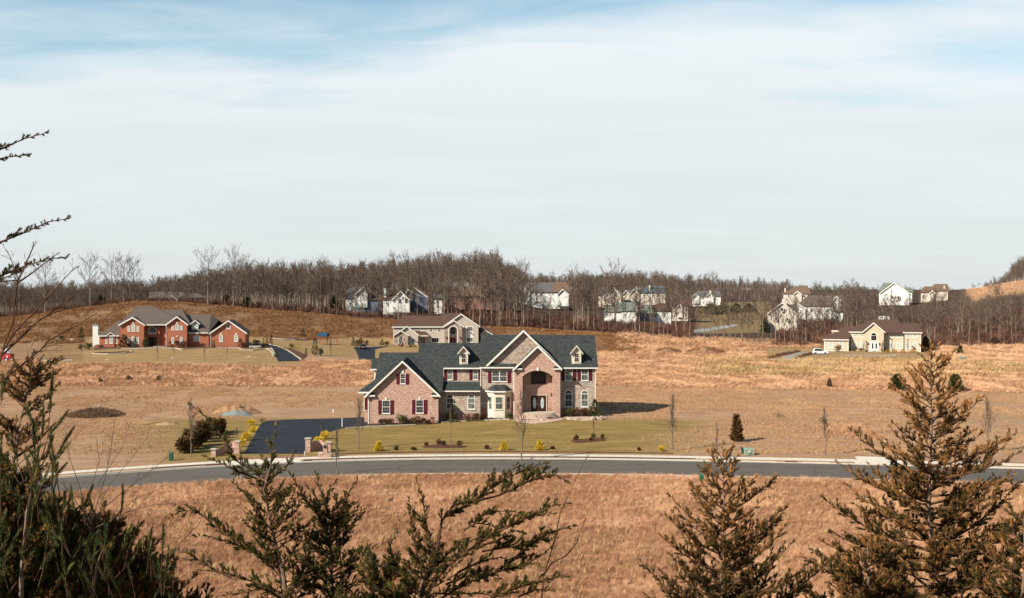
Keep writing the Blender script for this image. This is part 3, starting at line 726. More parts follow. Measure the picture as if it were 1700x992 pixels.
# ------------------------------------------------------------------ building kit
def shape(x0, x1, z0, z1, rise=0.0, n=9):
    """opening outline; z1 is the very top, rise the height of the arched head"""
    pts = [(x0, z0), (x1, z0)]
    if rise <= 0: return pts + [(x1, z1), (x0, z1)]
    cx, w = (x0+x1)/2, (x1-x0)/2
    for i in range(n+1):
        a = math.pi*i/n; pts.append((cx+w*math.cos(a), z1-rise+rise*math.sin(a)))
    return pts
def inset(pts, d):
    xs = [p[0] for p in pts]; zs = [p[1] for p in pts]
    x0, x1, z0, z1 = min(xs), max(xs), min(zs), max(zs); cx, w, h = (x0+x1)/2, x1-x0, z1-z0
    return [(cx+(p[0]-cx)*(w-2*d)/w, z0+d+(p[1]-z0)*(h-2*d)/h) for p in pts]
def window(parent, x0, x1, z0, z1, Y, rise=0, fr=0.09, cols=2, rows=2, gl='glass', frame='white', sash=True, trans=False, depth=0.05, name='window', panes=True):
    """frame, muntins, and glass as a sub-part; wall face stands at Y"""
    o = shape(x0, x1, z0, z1, rise); i = inset(o, fr)
    mb = MB(); mb.ring(o, i, Y-depth, Y+0.05)
    ix0, ix1, iz0 = x0+fr, x1-fr, z0+fr; iz1 = z1-fr-(rise*0.92 if rise else 0)
    my0, my1 = Y-depth+0.012, Y-depth+0.035; b = 0.013
    if rise and trans: mb.box(ix0, ix1, Y-depth-0.004, Y+0.03, iz1-0.05, iz1+0.05)
    if sash: mb.box(ix0+0.002, ix1-0.002, my0-0.004, my1+0.002, (iz0+iz1)/2-0.035, (iz0+iz1)/2+0.035)
    for k in range(1, cols):
        xx = ix0+(ix1-ix0)*k/cols; mb.box(xx-b/2, xx+b/2, my0, my1, iz0, iz1+(rise*0.8 if rise else 0))
    for k in range(1, rows):
        zz = iz0+(iz1-iz0)*k/rows
        if sash and abs(zz-(iz0+iz1)/2) < 0.06: continue
        mb.box(ix0, ix1, my0+0.002, my1-0.002, zz-b/2, zz+b/2)
    mb.box(x0-0.06, x1+0.06, Y-depth-0.05, Y+0.04, z0-0.09, z0-0.002)
    w = obj(name, mb, M[frame], parent)
    g = MB(); g.prism(inset(o, fr-0.01), 'y', Y-depth+0.036, Y-depth+0.05); obj('pane', g, M[gl], w)
    return w
def shutters(parent, xs, z0, z1, Y, w):
    for x in xs:
        mb = MB(); mb.box(x, x+w, Y-0.06, Y-0.003, z0, z1)
        n = max(3, int((z1-z0)/0.22))
        mb.box(x+0.05, x+w-0.05, Y-0.075, Y-0.055, z0+0.08, (z0+z1)/2-0.05); mb.box(x+0.05, x+w-0.05, Y-0.075, Y-0.055, (z0+z1)/2+0.05, z1-0.08)
        obj('shutter', mb, M['shutter'], parent)
def keystone(parent, x, z0, z1, Y, w=0.3):
    mb = MB(); mb.prism([(x-w*.38, z0), (x+w*.38, z0), (x+w*.55, z1), (x-w*.55, z1)], 'y', Y-0.1, Y-0.004); obj('keystone', mb, M['white'], parent)
def gable_roof_y(mb, xl, xr, ze, xp, zp, y0, y1, t=0.18, zr=None):
    zr = ze if zr is None else zr
    mb.slab([(xl, y0, ze), (xp, y0, zp), (xp, y1, zp), (xl, y1, ze)], t)
    mb.slab([(xp+0.001, y0, zp), (xr, y0, zr), (xr, y1, zr), (xp+0.001, y1, zp)], t)
def rake_trim(mb, xl, xr, ze, xp, zp, Y, w=0.26, d=0.14, drop=0.2, zr=None):
    zr = ze if zr is None else zr
    for (a, za, s) in ((xl, ze, 1), (xr, zr, -1)):
        mb.add([(a, Y-d, za-drop), (xp, Y-d, zp-drop-0.02), (xp, Y-d, zp-0.0), (a, Y-d, za+0.01), (a, Y, za-drop), (xp, Y, zp-drop-0.02), (xp, Y, zp-0.0), (a, Y, za+0.01)],
               [(0,1,2,3),(7,6,5,4),(0,4,5,1),(3,2,6,7),(0,3,7,4),(1,5,6,2)])
def eave_trim(mb, x0, x1, Y, z, h=0.22, d=0.14):
    mb.box(x0, x1, Y-d, Y, z-h, z-0.01)
def hip_roof(mb, x0, x1, y0, y1, ze, rx0, rx1, ry, zr, t=0.18):
    A, B, C, D = (x0,y0,ze), (x1,y0,ze), (x1,y1,ze), (x0,y1,ze); R0, R1 = (rx0,ry,zr), (rx1,ry,zr)
    mb.slab([A, B, R1, R0], t); mb.slab([B, C, R1], t); mb.slab([C, D, R0, R1], t); mb.slab([D, A, R0], t)
def downspout(parent, x, Y, z0, z1):
    mb = MB(); mb.box(x-0.05, x+0.05, Y-0.11, Y-0.01, z0, z1); mb.box(x-0.06, x+0.06, Y-0.4, Y-0.01, z0, z0+0.1); obj('downspout', mb, M['white'], parent)

# ------------------------------------------------------------------ the main brick and stone house
def main_house():
    h = thing('brick_and_stone_house', 'large pink brick and fieldstone house with charcoal roofs and tall arched entrance', 'house', (-3.0, 176, 0.3))
    RS = M['roof_slate']
    # ---- left brick wing
    Y = 170.0; x0, x1 = X(610.7, Y), X(727.5, Y); xp = X(668.7, Y); zp = Z(598.2, Y-0.45); ze = Z(656.5, Y-0.45); xl, xr = X(606.5, Y), X(731.5, Y)
    sl = (zp-ze)/(xp-xl)
    mb = MB(); mb.prism([(x0, -1.0), (x1, -1.0), (x1, zp-sl*(x1-xp)-0.2), (xp, zp-0.2), (x0, zp-sl*(xp-x0)-0.2)], 'y', Y, Y+8.5)
    obj('wing_wall', mb, M['brick_pink'], h)
    mb = MB(); gable_roof_y(mb, xl, xr, ze, xp, zp, Y-0.45, Y+10.0); obj('wing_roof', mb, RS, h)
    mb = MB(); rake_trim(mb, xl, xr, ze, xp, zp, Y-0.46, drop=0.30)
    for a, b in ((X(608, Y), X(623, Y)), (X(715.5, Y), X(730.5, Y))): mb.box(a, b, Y-0.42, Y+0.02, Z(657.6, Y), Z(655.2, Y))
    obj('rake_board', mb, M['white'], h)
    for a, b in ((X(609, Y), X(622.5, Y)), (X(716, Y), X(729.5, Y))):
        mb = MB(); zz = Z(655.2, Y)+0.004; mb.add([(a, Y-0.4, zz), (b, Y-0.4, zz), (b, Y+0.01, zz), (a, Y+0.01, zz), (a+0.1, Y-0.0, zz+0.32), (b-0.1, Y-0.0, zz+0.32)], [(0,1,5,4),(0,4,3),(1,2,5),(3,4,5,2),(0,3,2,1)])
        obj('return_roof', mb, RS, h)
    for i in range(9):
        for xa, xb in ((x0-0.025, x0+(0.34 if i % 2 else 0.5)), (x1-(0.34 if i % 2 else 0.5), x1+0.025)):
            if i*0.5+0.05 > 4.2: continue
            mb = MB(); mb.box(xa, xb, Y-0.03, Y+0.4, 0.02+i*0.48, 0.02+i*0.48+0.34); obj('quoin', mb, M['quoin'], h)
    for (wa, wb, wt, wbm) in ((634.3, 647.5, 664.2, 686), (690.3, 703, 663.4, 685.3)):
        window(h, X(wa, Y), X(wb, Y), Z(wbm, Y), Z(wt, Y), Y, cols=4, rows=4, gl='glass', fr=0.07)
        shutters(h, (X(wa-6.2, Y), X(wb+0.3, Y)), Z(wbm+1.5, Y), Z(wt, Y), Y, 0.53)
        keystone(h, X((wa+wb)/2, Y), Z(wt-0.3, Y), Z(wt-4.2, Y), Y)
    window(h, X(664.3, Y), X(673, Y), Z(636.6, Y), Z(619.8, Y), Y, cols=3, rows=4, fr=0.07)
    shutters(h, (X(658.2, Y), X(673.4, Y)), Z(637.5, Y), Z(620, Y), Y, 0.5); keystone(h, X(668.6, Y), Z(619.5, Y), Z(614.8, Y), Y, 0.32)
    # ---- garage block with long roof
    e = 0.627; yf = 170.7; zf = 4.73
    yr, zr = 179.3, zf+e*8.6; ym, zm = 181.5, zf+e*10.8
    xL, xG, xM, xE = -20.75, -14.7, -10.4, -4.9
    mb = MB(); mb.prism([(172.2, -1), (172.2, zf+e*1.5-0.25), (yr, zr-0.22), (187.5, zf+0.2), (187.5, -1)], 'x', xL+0.4, xG); obj('garage_wall', mb, M['brick_pink'], h)
    mb = MB(); mb.prism([(172.25, -1), (172.25, zf+e*1.55-0.25), (ym, zm-0.22), (190, zm-0.22-e*8.5), (190, -1)], 'x', xG+0.02, xM-0.05); obj('garage_wall', mb, M['stone'], h)
    mb = MB()
    mb.slab([(xL, yf, zf), (xM, yf, zf), (xM, ym, zm), (xG, ym, zm), (xG, yr, zr), (xL, yr, zr)], 0.2)
    mb.slab([(xL, yr, zr-0.001), (xG, yr, zr-0.001), (xG, 188, zf), (xL, 188, zf)], 0.2)
    mb.slab([(xG, ym, zm-0.001), (xE, ym, zm-0.001), (xE, 190.6, zm-e*9.1), (xG, 190.6, zm-e*9.1)], 0.2)
    # side bump, hipped
    q = (-20.752, 173.3, zf+e*2.6)
    mb.slab([(-22.95, yf, zf), (-20.752, yf, zf), q], 0.16); mb.slab([(-22.95, yf, zf), q, (-20.752, 179, q[2]), (-22.95, 179, zf)], 0.16)
    # rear left annex
    mb.slab([(X(615.5, 181), 181, Z(612, 181)), (xL, 181, Z(612, 181)), (xL, 184.2, Z(594, 184.2)), (X(617.2, 184.2), 184.2, Z(594, 184.2))], 0.16)
    mb.slab([(X(617.2, 184.2), 184.201, Z(594, 184.2)), (xL, 184.201, Z(594, 184.2)), (xL, 188, Z(612, 181)), (X(615.5, 181), 188, Z(612, 181))], 0.16)
    obj('garage_roof', mb, RS, h)
    mb = MB(); mb.box(-22.95, -21.3, yf-0.12, yf, zf-0.24, zf-0.01); obj('gutter', mb, M['white'], h)
    mb = MB(); mb.box(X(614.5, 181), xL, 180.88, 181, Z(612, 181)-0.2, Z(612, 181)-0.01); obj('gutter', mb, M['white'], h)
    mb = MB(); mb.box(-22.25, -20.4, 172.4, 178.6, -1, zf-0.1); obj('side_bay_wall', mb, M['brick_pink'], h)
    mb = MB(); mb.box(-21.9, -20.4, 181.6, 187, -1, Z(612, 181)-0.1); obj('annex_wall', mb, M['cream'], h)
    mb = MB(); mb.box(-22.32, -21.25, 172.3, 172.398, Z(682, 172.4), Z(654, 172.4)); obj('bay_panel', mb, M['cream'], h)
    mb = MB(); mb.box(X(605.4, 172.3), X(609.9, 172.3), 172.22, 172.298, Z(680, 172.3), Z(660, 172.3)); obj('shutter', mb, M['shutter'], h)
    downspout(h, X(612.2, Y), Y, -0.1, 4.1)
    # ---- middle section: first floor forward, second floor back, apron roof between
    Y1 = 172.1; xa, xb = x1-0.2, X(797.5, 173); z2 = Z(649.5, 171.6)
    mb = MB(); mb.box(xa, xb, Y1, 176, 1.35, z2-0.02); obj('stone_wall', mb, M['stone'], h)
    mb = MB(); mb.box(xa, xb, Y1-0.06, 176, -1, 1.35-0.002); obj('brick_base', mb, M['brick_band'], h)
    mb = MB(); mb.slab([(X(735.5, 171.6), 171.6, z2+0.12), (xb-0.003, 171.6, z2+0.12), (xb-0.003, 174.02, Z(633, 174)), (X(735.5, 171.6), 174.02, Z(633, 174))], 0.14); obj('apron_roof', mb, RS, h)
    mb = MB(); eave_trim(mb, X(734, 171.6), xb-0.004, 171.62, z2+0.12, 0.17); obj('gutter', mb, M['white'], h)
    Y2 = 174.0; zt = Z(610, 173.6)
    mb = MB(); mb.box(xM-0.04, xb, Y2, 180, 5, zt-0.05); obj('upper_wall', mb, M['stone'], h)
    mb = MB(); s2 = (zm-zt)/(ym-173.6); mb.slab([(xM, 173.6, zt), (xE+0.3, 173.6, zt), (xE+0.3, ym, zm), (xM, ym, zm)], 0.17); obj('middle_roof', mb, RS, h)
    mb = MB(); eave_trim(mb, xM, xb-0.02, 173.61, zt, 0.2); obj('gutter', mb, M['white'], h)
    mb = MB(); mb.prism([(174.0, zf+e*3.3), (173.6, zt-0.18), (ym-0.6, zm-0.4)], 'x', xM+0.002, xM+0.06); obj('cheek_wall', mb, M['cream'], h)
    for wa, wb in ((740.8, 753.4), (776.2, 789)):
        window(h, X(wa, Y1), X(wb, Y1), Z(679.2, Y1), Z(653.8, Y1), Y1, rise=0.56, cols=2, rows=3, gl='glass' if wa < 750 else 'glass_curtain', trans=True, fr=0.11)
    for wa, wb in ((743.2, 751.4), (785.2, 793.6)): window(h, X(wa, Y2), X(wb, Y2), Z(630, Y2), Z(613.5, Y2), Y2, cols=2, rows=2, gl='glass_curtain', fr=0.07)
    shutters(h, (X(737.8, Y2), X(752.8, Y2), X(779.2, Y2)), Z(630.6, Y2), Z(613.5, Y2), Y2, 0.5); shutters(h, (X(794.2, Y2),), Z(630.6, Y2), Z(613.5, Y2), Y2, 0.28)
    # ---- tall block: centre stone bay and right wing
    Y3 = 173.0; xc0, xc1 = X(797.2, Y3), X(989, Y3); ye = 172.6; zeR = Z(609, ye); yR = 180.0; zR = Z(555.3, yR); m3 = (zR-zeR)/(yR-ye)
    mb = MB(); mb.prism([(Y3, 2.15), (Y3, zeR-0.12), (yR, zR-0.25), (187, zeR), (187, 2.15)], 'x', xc0, xc1); obj('stone_wall', mb, M['stone'], h)
    mb = MB(); mb.box(xc0-0.05, xc1+0.05, Y3-0.06, 187.05, -1, 2.148); obj('brick_base', mb, M['brick_band'], h)
    xv = X(921.5, yR)
    mb = MB()
    xl3 = X(796, ye); xr3 = X(993, ye)
    mb.slab([(xl3, ye, zeR), (xv, ye, zeR), (xv, yR, zR), (xl3, yR, zR)], 0.2); mb.slab([(xv, ye, zeR-0.06), (xr3, ye, zeR-0.06), (xr3, yR, zR-0.06), (xv, yR, zR-0.06)], 0.2)
    mb.slab([(xl3, yR+.001, zR), (xr3, yR+.001, zR-0.05), (xr3, 187.5, zeR), (xl3, 187.5, zeR)], 0.2)
    obj('main_roof', mb, RS, h)
    mb = MB(); eave_trim(mb, X(932, ye), xr3+0.03, ye+0.01, zeR-0.06, 0.18); obj('gutter', mb, M['white'], h)
    mb = MB(); eave_trim(mb, xl3, X(853, ye), ye+0.01, zeR, 0.2); obj('gutter', mb, M['white'], h)
    mb = MB()
    for (ya, za, yb, zb) in ((ye, zeR-0.12, yR, zR-0.12), (187.5, zeR-0.06, yR, zR-0.12)):
        mb.add([(xr3, ya, za), (xr3, yb, zb), (xr3, yb, zb-0.25), (xr3, ya, za-0.25), (xr3+.05, ya, za), (xr3+.05, yb, zb), (xr3+.05, yb, zb-0.25), (xr3+.05, ya, za-0.25)], [(0,1,2,3),(7,6,5,4),(0,4,5,1),(3,2,6,7),(0,3,7,4),(1,5,6,2)])
    obj('rake_board', mb, M['white'], h)
    # skirt roof under big gable
    mb = MB(); mb.slab([(X(799, ye), ye-0.06, zeR+0.02), (X(852, ye), ye-0.06, zeR+0.02), (X(857, 173.2), 173.35, Z(602.5, 173.3)), (X(806, 173.2), 173.35, Z(602.5, 173.3))], 0.1); obj('skirt_roof', mb, RS, h)
    yg = 172.85; gp_, gz = X(869, yg), Z(547, yg); gl, gle = X(805.5, yg), Z(607.8, yg); gm = (gz-gle)/(gp_-gl); gr = X(933, yg); gre = gz-gm*(gr-gp_)
    mb = MB(); mb.prism([(gl+0.6, gle+0.1), (gr-0.3, gle+0.1), (gr-0.3, gre+0.05), (gp_, gz-0.25), (gl+0.6, gle+gm*0.6-0.2)], 'y', yg+0.42, yg+2.5); obj('gable_wall', mb, M['stone'], h)
    k = (gz-zR)/gm
    mb = MB()
    for s, xe_, ze_ in ((-1, gl, gle), (1, gr, gre)):
        P = [(gp_, yg, gz), (xe_, yg, ze_), (xe_, yR, ze_), (gp_+s*k, yR, zR), (gp_, 175.6, gz)]
        mb.slab(P if s < 0 else P[::-1], 0.2)
    mb.slab([(gp_, 175.6, gz+.002), (gp_-k, yR, zR+.002), (gp_+k, yR, zR+.002)], 0.1)
    obj('gable_roof', mb, RS, h)
    mb = MB(); rake_trim(mb, gl, gr, gle, gp_, gz, yg-0.005, drop=0.34, zr=gre); obj('rake_board', mb, M['white'], h)
    # portico
    YP = 171.3; px0, px1 = X(853.6, YP), X(930, YP); ax0_, ax1_ = X(867.6, YP), X(917.4, YP); az = Z(624.5, YP); at = Z(614.5, YP)
    pg = 170.9; pp, pz = X(892.5, pg), Z(573, pg); pl, pr = X(851, pg), X(933, pg); ple, pre = Z(613, pg), Z(611.5, pg)
    pm = (pz-ple)/(pp-pl)
    top = lambda x: pz-0.22-pm*abs(x-pp)
    arch = [(ax1_+(ax0_-ax1_)*i/12, az+(at-az)*math.sin(math.pi*i/12)**0.75) for i in range(13)]
    mb = MB()
    mb.prism([(px0, -0.5), (ax0_, -0.5), (ax0_, az), (ax0_, top(ax0_)), (px0, top(px0))], 'y', YP, Y3-0.01)
    mb.prism([(ax1_, -0.5), (px1, -0.5), (px1, top(px1)), (ax1_, top(ax1_)), (ax1_, az)], 'y', YP, Y3-0.01)
    for i in range(12):
        (xa_, za_), (xb_, zb_) = arch[i], arch[i+1]
        pts = [(xb_, zb_), (xa_, za_), (xa_, top(xa_))] + ([(pp, top(pp))] if xb_ < pp < xa_ else []) + [(xb_, top(xb_))]
        mb.prism(pts, 'y', YP, Y3-0.01)
    obj('portico_wall', mb, M['brick_pink'], h)
    mb = MB()
    n = len(arch); oa = [(pp+(x-(ax0_+ax1_)/2)*1.09+((ax0_+ax1_)/2-pp), z+0.3) for x, z in arch]
    for i in range(n-1):
        mb.prism([arch[i], arch[i+1], oa[i+1], oa[i]], 'y', YP-0.05, YP-0.002)
    obj('arch_band', mb, M['quoin'], h)
    keystone(h, (ax0_+ax1_)/2, at-0.05, at+0.42, YP-0.05, 0.32)
    mb = MB(); mb.box(ax0_-0.2, ax1_+0.2, Y3-0.05, Y3-0.002, 0.4, at+0.3); obj('entrance_wall', mb, M['brick_pink'], h)
    mb = MB(); mb.box(X(868, 172.6), X(878, 172.6), 172.75, Y3-0.052, 0.4, at+0.1); obj('inner_pier', mb, M['brick_pink'], h)
    mb = MB(); gable_roof_y(mb, pl, pr, ple, pp, pz, pg, Y3+2.5, 0.18, pre); obj('portico_roof', mb, RS, h)
    mb = MB(); rake_trim(mb, pl, pr, ple, pp, pz, pg-0.005, drop=0.32, zr=pre)
    for a, b in ((X(852, pg), X(867, pg)), (X(918.5, pg), X(932.5, pg))): mb.box(a, b, pg+0.02, YP+0.02, Z(613.3, pg), Z(611.3, pg))
    obj('rake_board', mb, M['white'], h)
    for a, b in ((X(852.5, pg), X(866.5, pg)), (X(919, pg), X(932, pg))):
        mb = MB(); zz = Z(611.3, pg)+0.004; mb.add([(a, pg+0.04, zz), (b, pg+0.04, zz), (b, YP+0.01, zz), (a, YP+0.01, zz), (a+0.1, YP, zz+0.3), (b-0.1, YP, zz+0.3)], [(0,1,5,4),(0,4,3),(1,2,5),(3,4,5,2),(0,3,2,1)])
        obj('return_roof', mb, RS, h)
    # doors and transom window
    yd = Y3-0.052; dz0, dz1 = Z(682.6, yd), Z(656, yd); d0, d1 = X(881, yd), X(906.7, yd)
    mb = MB(); mb.ring(shape(d0-0.12, d1+0.12, dz0-0.02, dz1+0.12), shape(d0, d1, dz0+0.001, dz1), yd-0.09, yd); fr = obj('door_frame', mb, M['stucco_tan'], h)
    mid = (d0+d1)/2
    for a, b in ((d0+.01, mid-0.012), (mid+0.012, d1-.01)):
        mb = MB(); mb.box(a, b, yd-0.05, yd-0.003, dz0+0.01, dz1-0.01); mb.box(a+0.12, b-0.12, yd-0.062, yd-0.049, dz0+0.1, dz0+0.35)
        d = obj('door', mb, M['door_dark'], h)
        cx_, cz_ = (a+b)/2, dz0+(dz1-dz0)*0.53
        el = [(cx_+0.25*math.cos(t*math.pi/10), cz_+0.84*math.sin(t*math.pi/10)) for t in range(20)]
        mb = MB(); mb.prism(el, 'y', yd-0.066, yd-0.051); obj('oval_glass', mb, M['glass_frost'], d)
        hx = mid-0.1 if a < mid-0.5 else mid+0.1
        mb = MB(); mb.box(hx-0.02, hx+0.02, yd-0.11, yd-0.05, cz_-0.35, cz_-0.05); obj('handle', mb, M['chrome'], d)
    window(h, X(881.5, yd), X(906.3, yd), Z(636, yd), Z(616.5, yd), yd, rise=0.3, cols=3, rows=2, gl='glass', frame='door_dark', fr=0.08, sash=False)
    for lx in (915.6,):
        mb = MB(); lxx, lz = X(lx, yd), Z(655, yd); mb.box(lxx-0.09, lxx+0.09, yd-0.3, yd-0.12, lz-0.22, lz+0.15); mb.prism([(lxx-0.13, lz+0.15), (lxx+0.13, lz+0.15), (lxx, lz+0.3)], 'y', yd-0.33, yd-0.09); mb.box(lxx-0.03, lxx+0.03, yd-0.12, yd, lz-0.1, lz+0.1)
        obj('wall_lantern', mb, M['black'], h)
    # steps
    sz = dz0
    for i, (w, dep) in enumerate(((4.6, 1.1), (5.1, 1.5), (5.5, 1.9), (5.9, 2.3))):
        mb = MB(); c = X(893, YP)+0.1; zt_ = sz-i*0.2
        pts = [(c-w/2, Y3-0.06)] + [(c-w/2*math.cos(math.pi*t/10), YP-0.05-dep*(0.35+0.65*math.sin(math.pi*t/10))) for t in range(11)] + [(c+w/2, Y3-0.06)]
        pts = [(min(max(p[0], ax0_+0.01), ax1_-0.01), p[1]) if p[1] > YP-0.06 else p for p in pts]
        mb.prism(pts, 'z', zt_-0.2+0.002, zt_-0.05); s = obj('step', mb, M['brick_pink'], h)
        mb = MB(); mb.prism(pts, 'z', zt_-0.05+0.001, zt_); obj('tread', mb, M['edging'], s)
    # windows of the centre bay
    window(h, X(816.6, Y3), X(829.2, Y3), Z(633, Y3), Z(615.3, Y3), Y3, cols=4, rows=4, fr=0.07); window(h, X(829.4, Y3), X(842, Y3), Z(633, Y3), Z(615.3, Y3), Y3, cols=4, rows=4, fr=0.07)
    shutters(h, (X(810.3, Y3), X(842.6, Y3)), Z(635, Y3), Z(615.8, Y3), Y3, 0.53)
    downspout(h, X(798.2, Y3), Y3, 0.6, zeR-0.3); downspout(h, X(853, Y3), Y3, 0.6, zeR-0.3); downspout(h, X(931, Y3), Y3, 0.9, zeR-0.3); downspout(h, X(988.3, Y3), Y3, 0.9, zeR-0.3)
    # bay window
    yb = 172.0; b0, b1, b2, b3 = X(808.8, Y3), X(819.5, yb), X(838.2, yb), X(848.8, Y3); zb0, zb1 = Z(692.5, Y3), Z(649, Y3)
    mb = MB(); mb.prism([(b0, Y3-0.01), (b1, yb), (b2, yb), (b3, Y3-0.01)], 'z', zb0, zb1); 
    mb.box(b1+0.15, b2-0.15, yb-0.03, yb-0.001, zb0+0.15, zb0+1.05)
    bay = obj('bay', mb, M['cream'], h)
    window(h, X(822.3, yb), X(834.6, yb), Z(679.5, yb), Z(658.4, yb), yb, cols=2, rows=2, gl='glass_curtain', frame='cream', fr=0.07)
    for (p, q, gm_) in ((( b0, Y3), (b1, yb), 'glass_curtain'), ((b2, yb), (b3, Y3), 'glass')):
        dx, dy = q[0]-p[0], q[1]-p[1]; L_ = math.hypot(dx, dy); ux, uy = dx/L_, dy/L_; nx, ny = uy, -ux
        if ny > 0: nx, ny = -nx, -ny
        a = (p[0]+ux*L_*0.24, p[1]+uy*L_*0.24); b = (p[0]+ux*L_*0.78, p[1]+uy*L_*0.78)
        z0_, z1_ = Z(679.5, yb), Z(658.4, yb)
        def fr4(mb, a, b, z0_, z1_, off0, off1):
            vs = []
            for z in (z0_, z1_):
                for (pt, o_) in ((a, off1), (b, off1), (b, off0), (a, off0)): vs.append((pt[0]+nx*o_, pt[1]+ny*o_, z))
            mb.add(vs, [(0,3,2,1),(4,5,6,7),(0,1,5,4),(1,2,6,5),(2,3,7,6),(3,0,4,7)])
        mb = MB(); i_ = 0.06
        fr4(mb, a, b, z0_, z0_+i_, 0.002, 0.05); fr4(mb, a, b, z1_-i_, z1_, 0.002, 0.05); fr4(mb, a, b, (z0_+z1_)/2-.03, (z0_+z1_)/2+.03, 0.002, 0.045)
        for e0, e1 in ((0, 0.1), (0.9, 1)): fr4(mb, (a[0]+(b[0]-a[0])*e0, a[1]+(b[1]-a[1])*e0), (a[0]+(b[0]-a[0])*e1, a[1]+(b[1]-a[1])*e1), z0_, z1_, 0.001, 0.052)
        w = obj('window', mb, M['cream'], h)
        mb = MB(); fr4(mb, a, b, z0_+i_, z1_-i_, 0.002, 0.02); obj('pane', mb, M[gm_], w)
    mb = MB(); zb2 = Z(638.2, Y3); c0, c1, c2, c3 = (X(806, Y3), Y3-0.02, zb1+.12), (X(818.5, yb), yb-0.3, zb1+.12), (X(839.3, yb), yb-0.3, zb1+.12), (X(851.6, Y3), Y3-0.02, zb1+.12)
    t1, t2 = (X(820, Y3), Y3-0.02, zb2), (X(840, Y3), Y3-0.02, zb2)
    mb.add([c0, c1, c2, c3, t1, t2], [(0,1,4),(1,2,5,4),(2,3,5),(0,3,2,1),(0,4,5,3)]); obj('bay_roof', mb, RS, h)
    mb = MB(); mb.prism([(c0[0]-.02, c0[1]+0.01), (c1[0]-.02, c1[1]-.03), (c2[0]+.02, c2[1]-.03), (c3[0]+.02, c3[1]+0.01)], 'z', zb1-0.08, zb1+0.117); obj('bay_cornice', mb, M['white'], h)
    # right wing windows
    for i, (wa, wb) in enumerate(((938, 950.3), (964.8, 976.8))): window(h, X(wa, Y3), X(wb, Y3), Z(631.5, Y3), Z(611.8, Y3), Y3, cols=2, rows=2, gl='glass_curtain', fr=0.08)
    shutters(h, (X(931.8, Y3), X(951, Y3), X(958.6, Y3), X(977.3, Y3)), Z(631.5, Y3), Z(612.3, Y3), Y3, 0.5)
    for wa, wb in ((937.6, 950.2), (964.4, 976.8)): window(h, X(wa, Y3), X(wb, Y3), Z(675, Y3), Z(646.8, Y3), Y3, rise=0.56, cols=2, rows=2, gl='glass_curtain' if wa > 950 else 'glass', trans=True, fr=0.1)
    # dormers
    for (da, db, dpk, dev, dbs, wa, wb, wt, wbm, yb_) in ((762.8, 776.8, 574.3, 584.5, 606, 764.9, 772.3, 587, 602, 174.6), (949.6, 964.8, 572.8, 584.5, 605.5, 953.3, 960.8, 586, 600.5, 173.4)):
        y = yb_; a, b = X(da, y), X(db, y); c = (a+b)/2; zt_, ze_, z0_ = Z(dpk, y-0.3), Z(dev, y-0.3), Z(dbs, y)
        mb = MB(); mb.prism([(a, z0_-0.5), (b, z0_-0.5), (b, ze_-0.05), (c, zt_-0.22), (a, ze_-0.05)], 'y', y, y+5.0); d = obj('dormer', mb, M['cream'], h)
        mb = MB(); gable_roof_y(mb, a-0.28, b+0.28, ze_-0.15, c, zt_, y-0.3, y+5.2, 0.13); obj('dormer_roof', mb, RS, h)
        mb = MB(); rake_trim(mb, a-0.3, b+0.3, ze_-0.16, c, zt_+0.01, y-0.305, drop=0.22, d=0.07); obj('dormer_trim', mb, M['cream'], h)
        wc = (a+b)/2
        window(h, wc-0.36, wc+0.36, Z(wbm, y), Z(wt, y), y, cols=2, rows=4, fr=0.06, frame='cream')
    return h
main_house()
# ------------------------------------------------------------------ red brick house on the left rise
def gable_block(h, Y, pxl, pxr, base, eave, peakx, peaky, fl, fr, depth, wall, roof, ov=0.4, t=0.18, trimw=0.3, names=('wall', 'gable_roof', 'rake_board'), back=None):
    x0, x1 = X(pxl, Y), X(pxr, Y); xp, zp = X(peakx, Y), Z(peaky, Y); xl, xr = X(fl, Y), X(fr, Y); ze = Z(eave, Y)
    s = (zp-ze)/(xp-xl); s2 = (zp-ze)/(xr-xp)
    mb = MB(); mb.prism([(x0, Z(base, Y)-2), (x1, Z(base, Y)-2), (x1, zp-s2*(x1-xp)-0.12), (xp, zp-0.14), (x0, zp-s*(xp-x0)-0.12)], 'y', Y, Y+depth); obj(names[0], mb, wall, h)
    mb = MB(); gable_roof_y(mb, xl, xr, ze, xp, zp, Y-ov, Y+(back or depth+3), t); obj(names[1], mb, roof, h)
    mb = MB(); rake_trim(mb, xl, xr, ze, xp, zp, Y-ov-0.01, drop=trimw); obj(names[2], mb, M['white'], h)
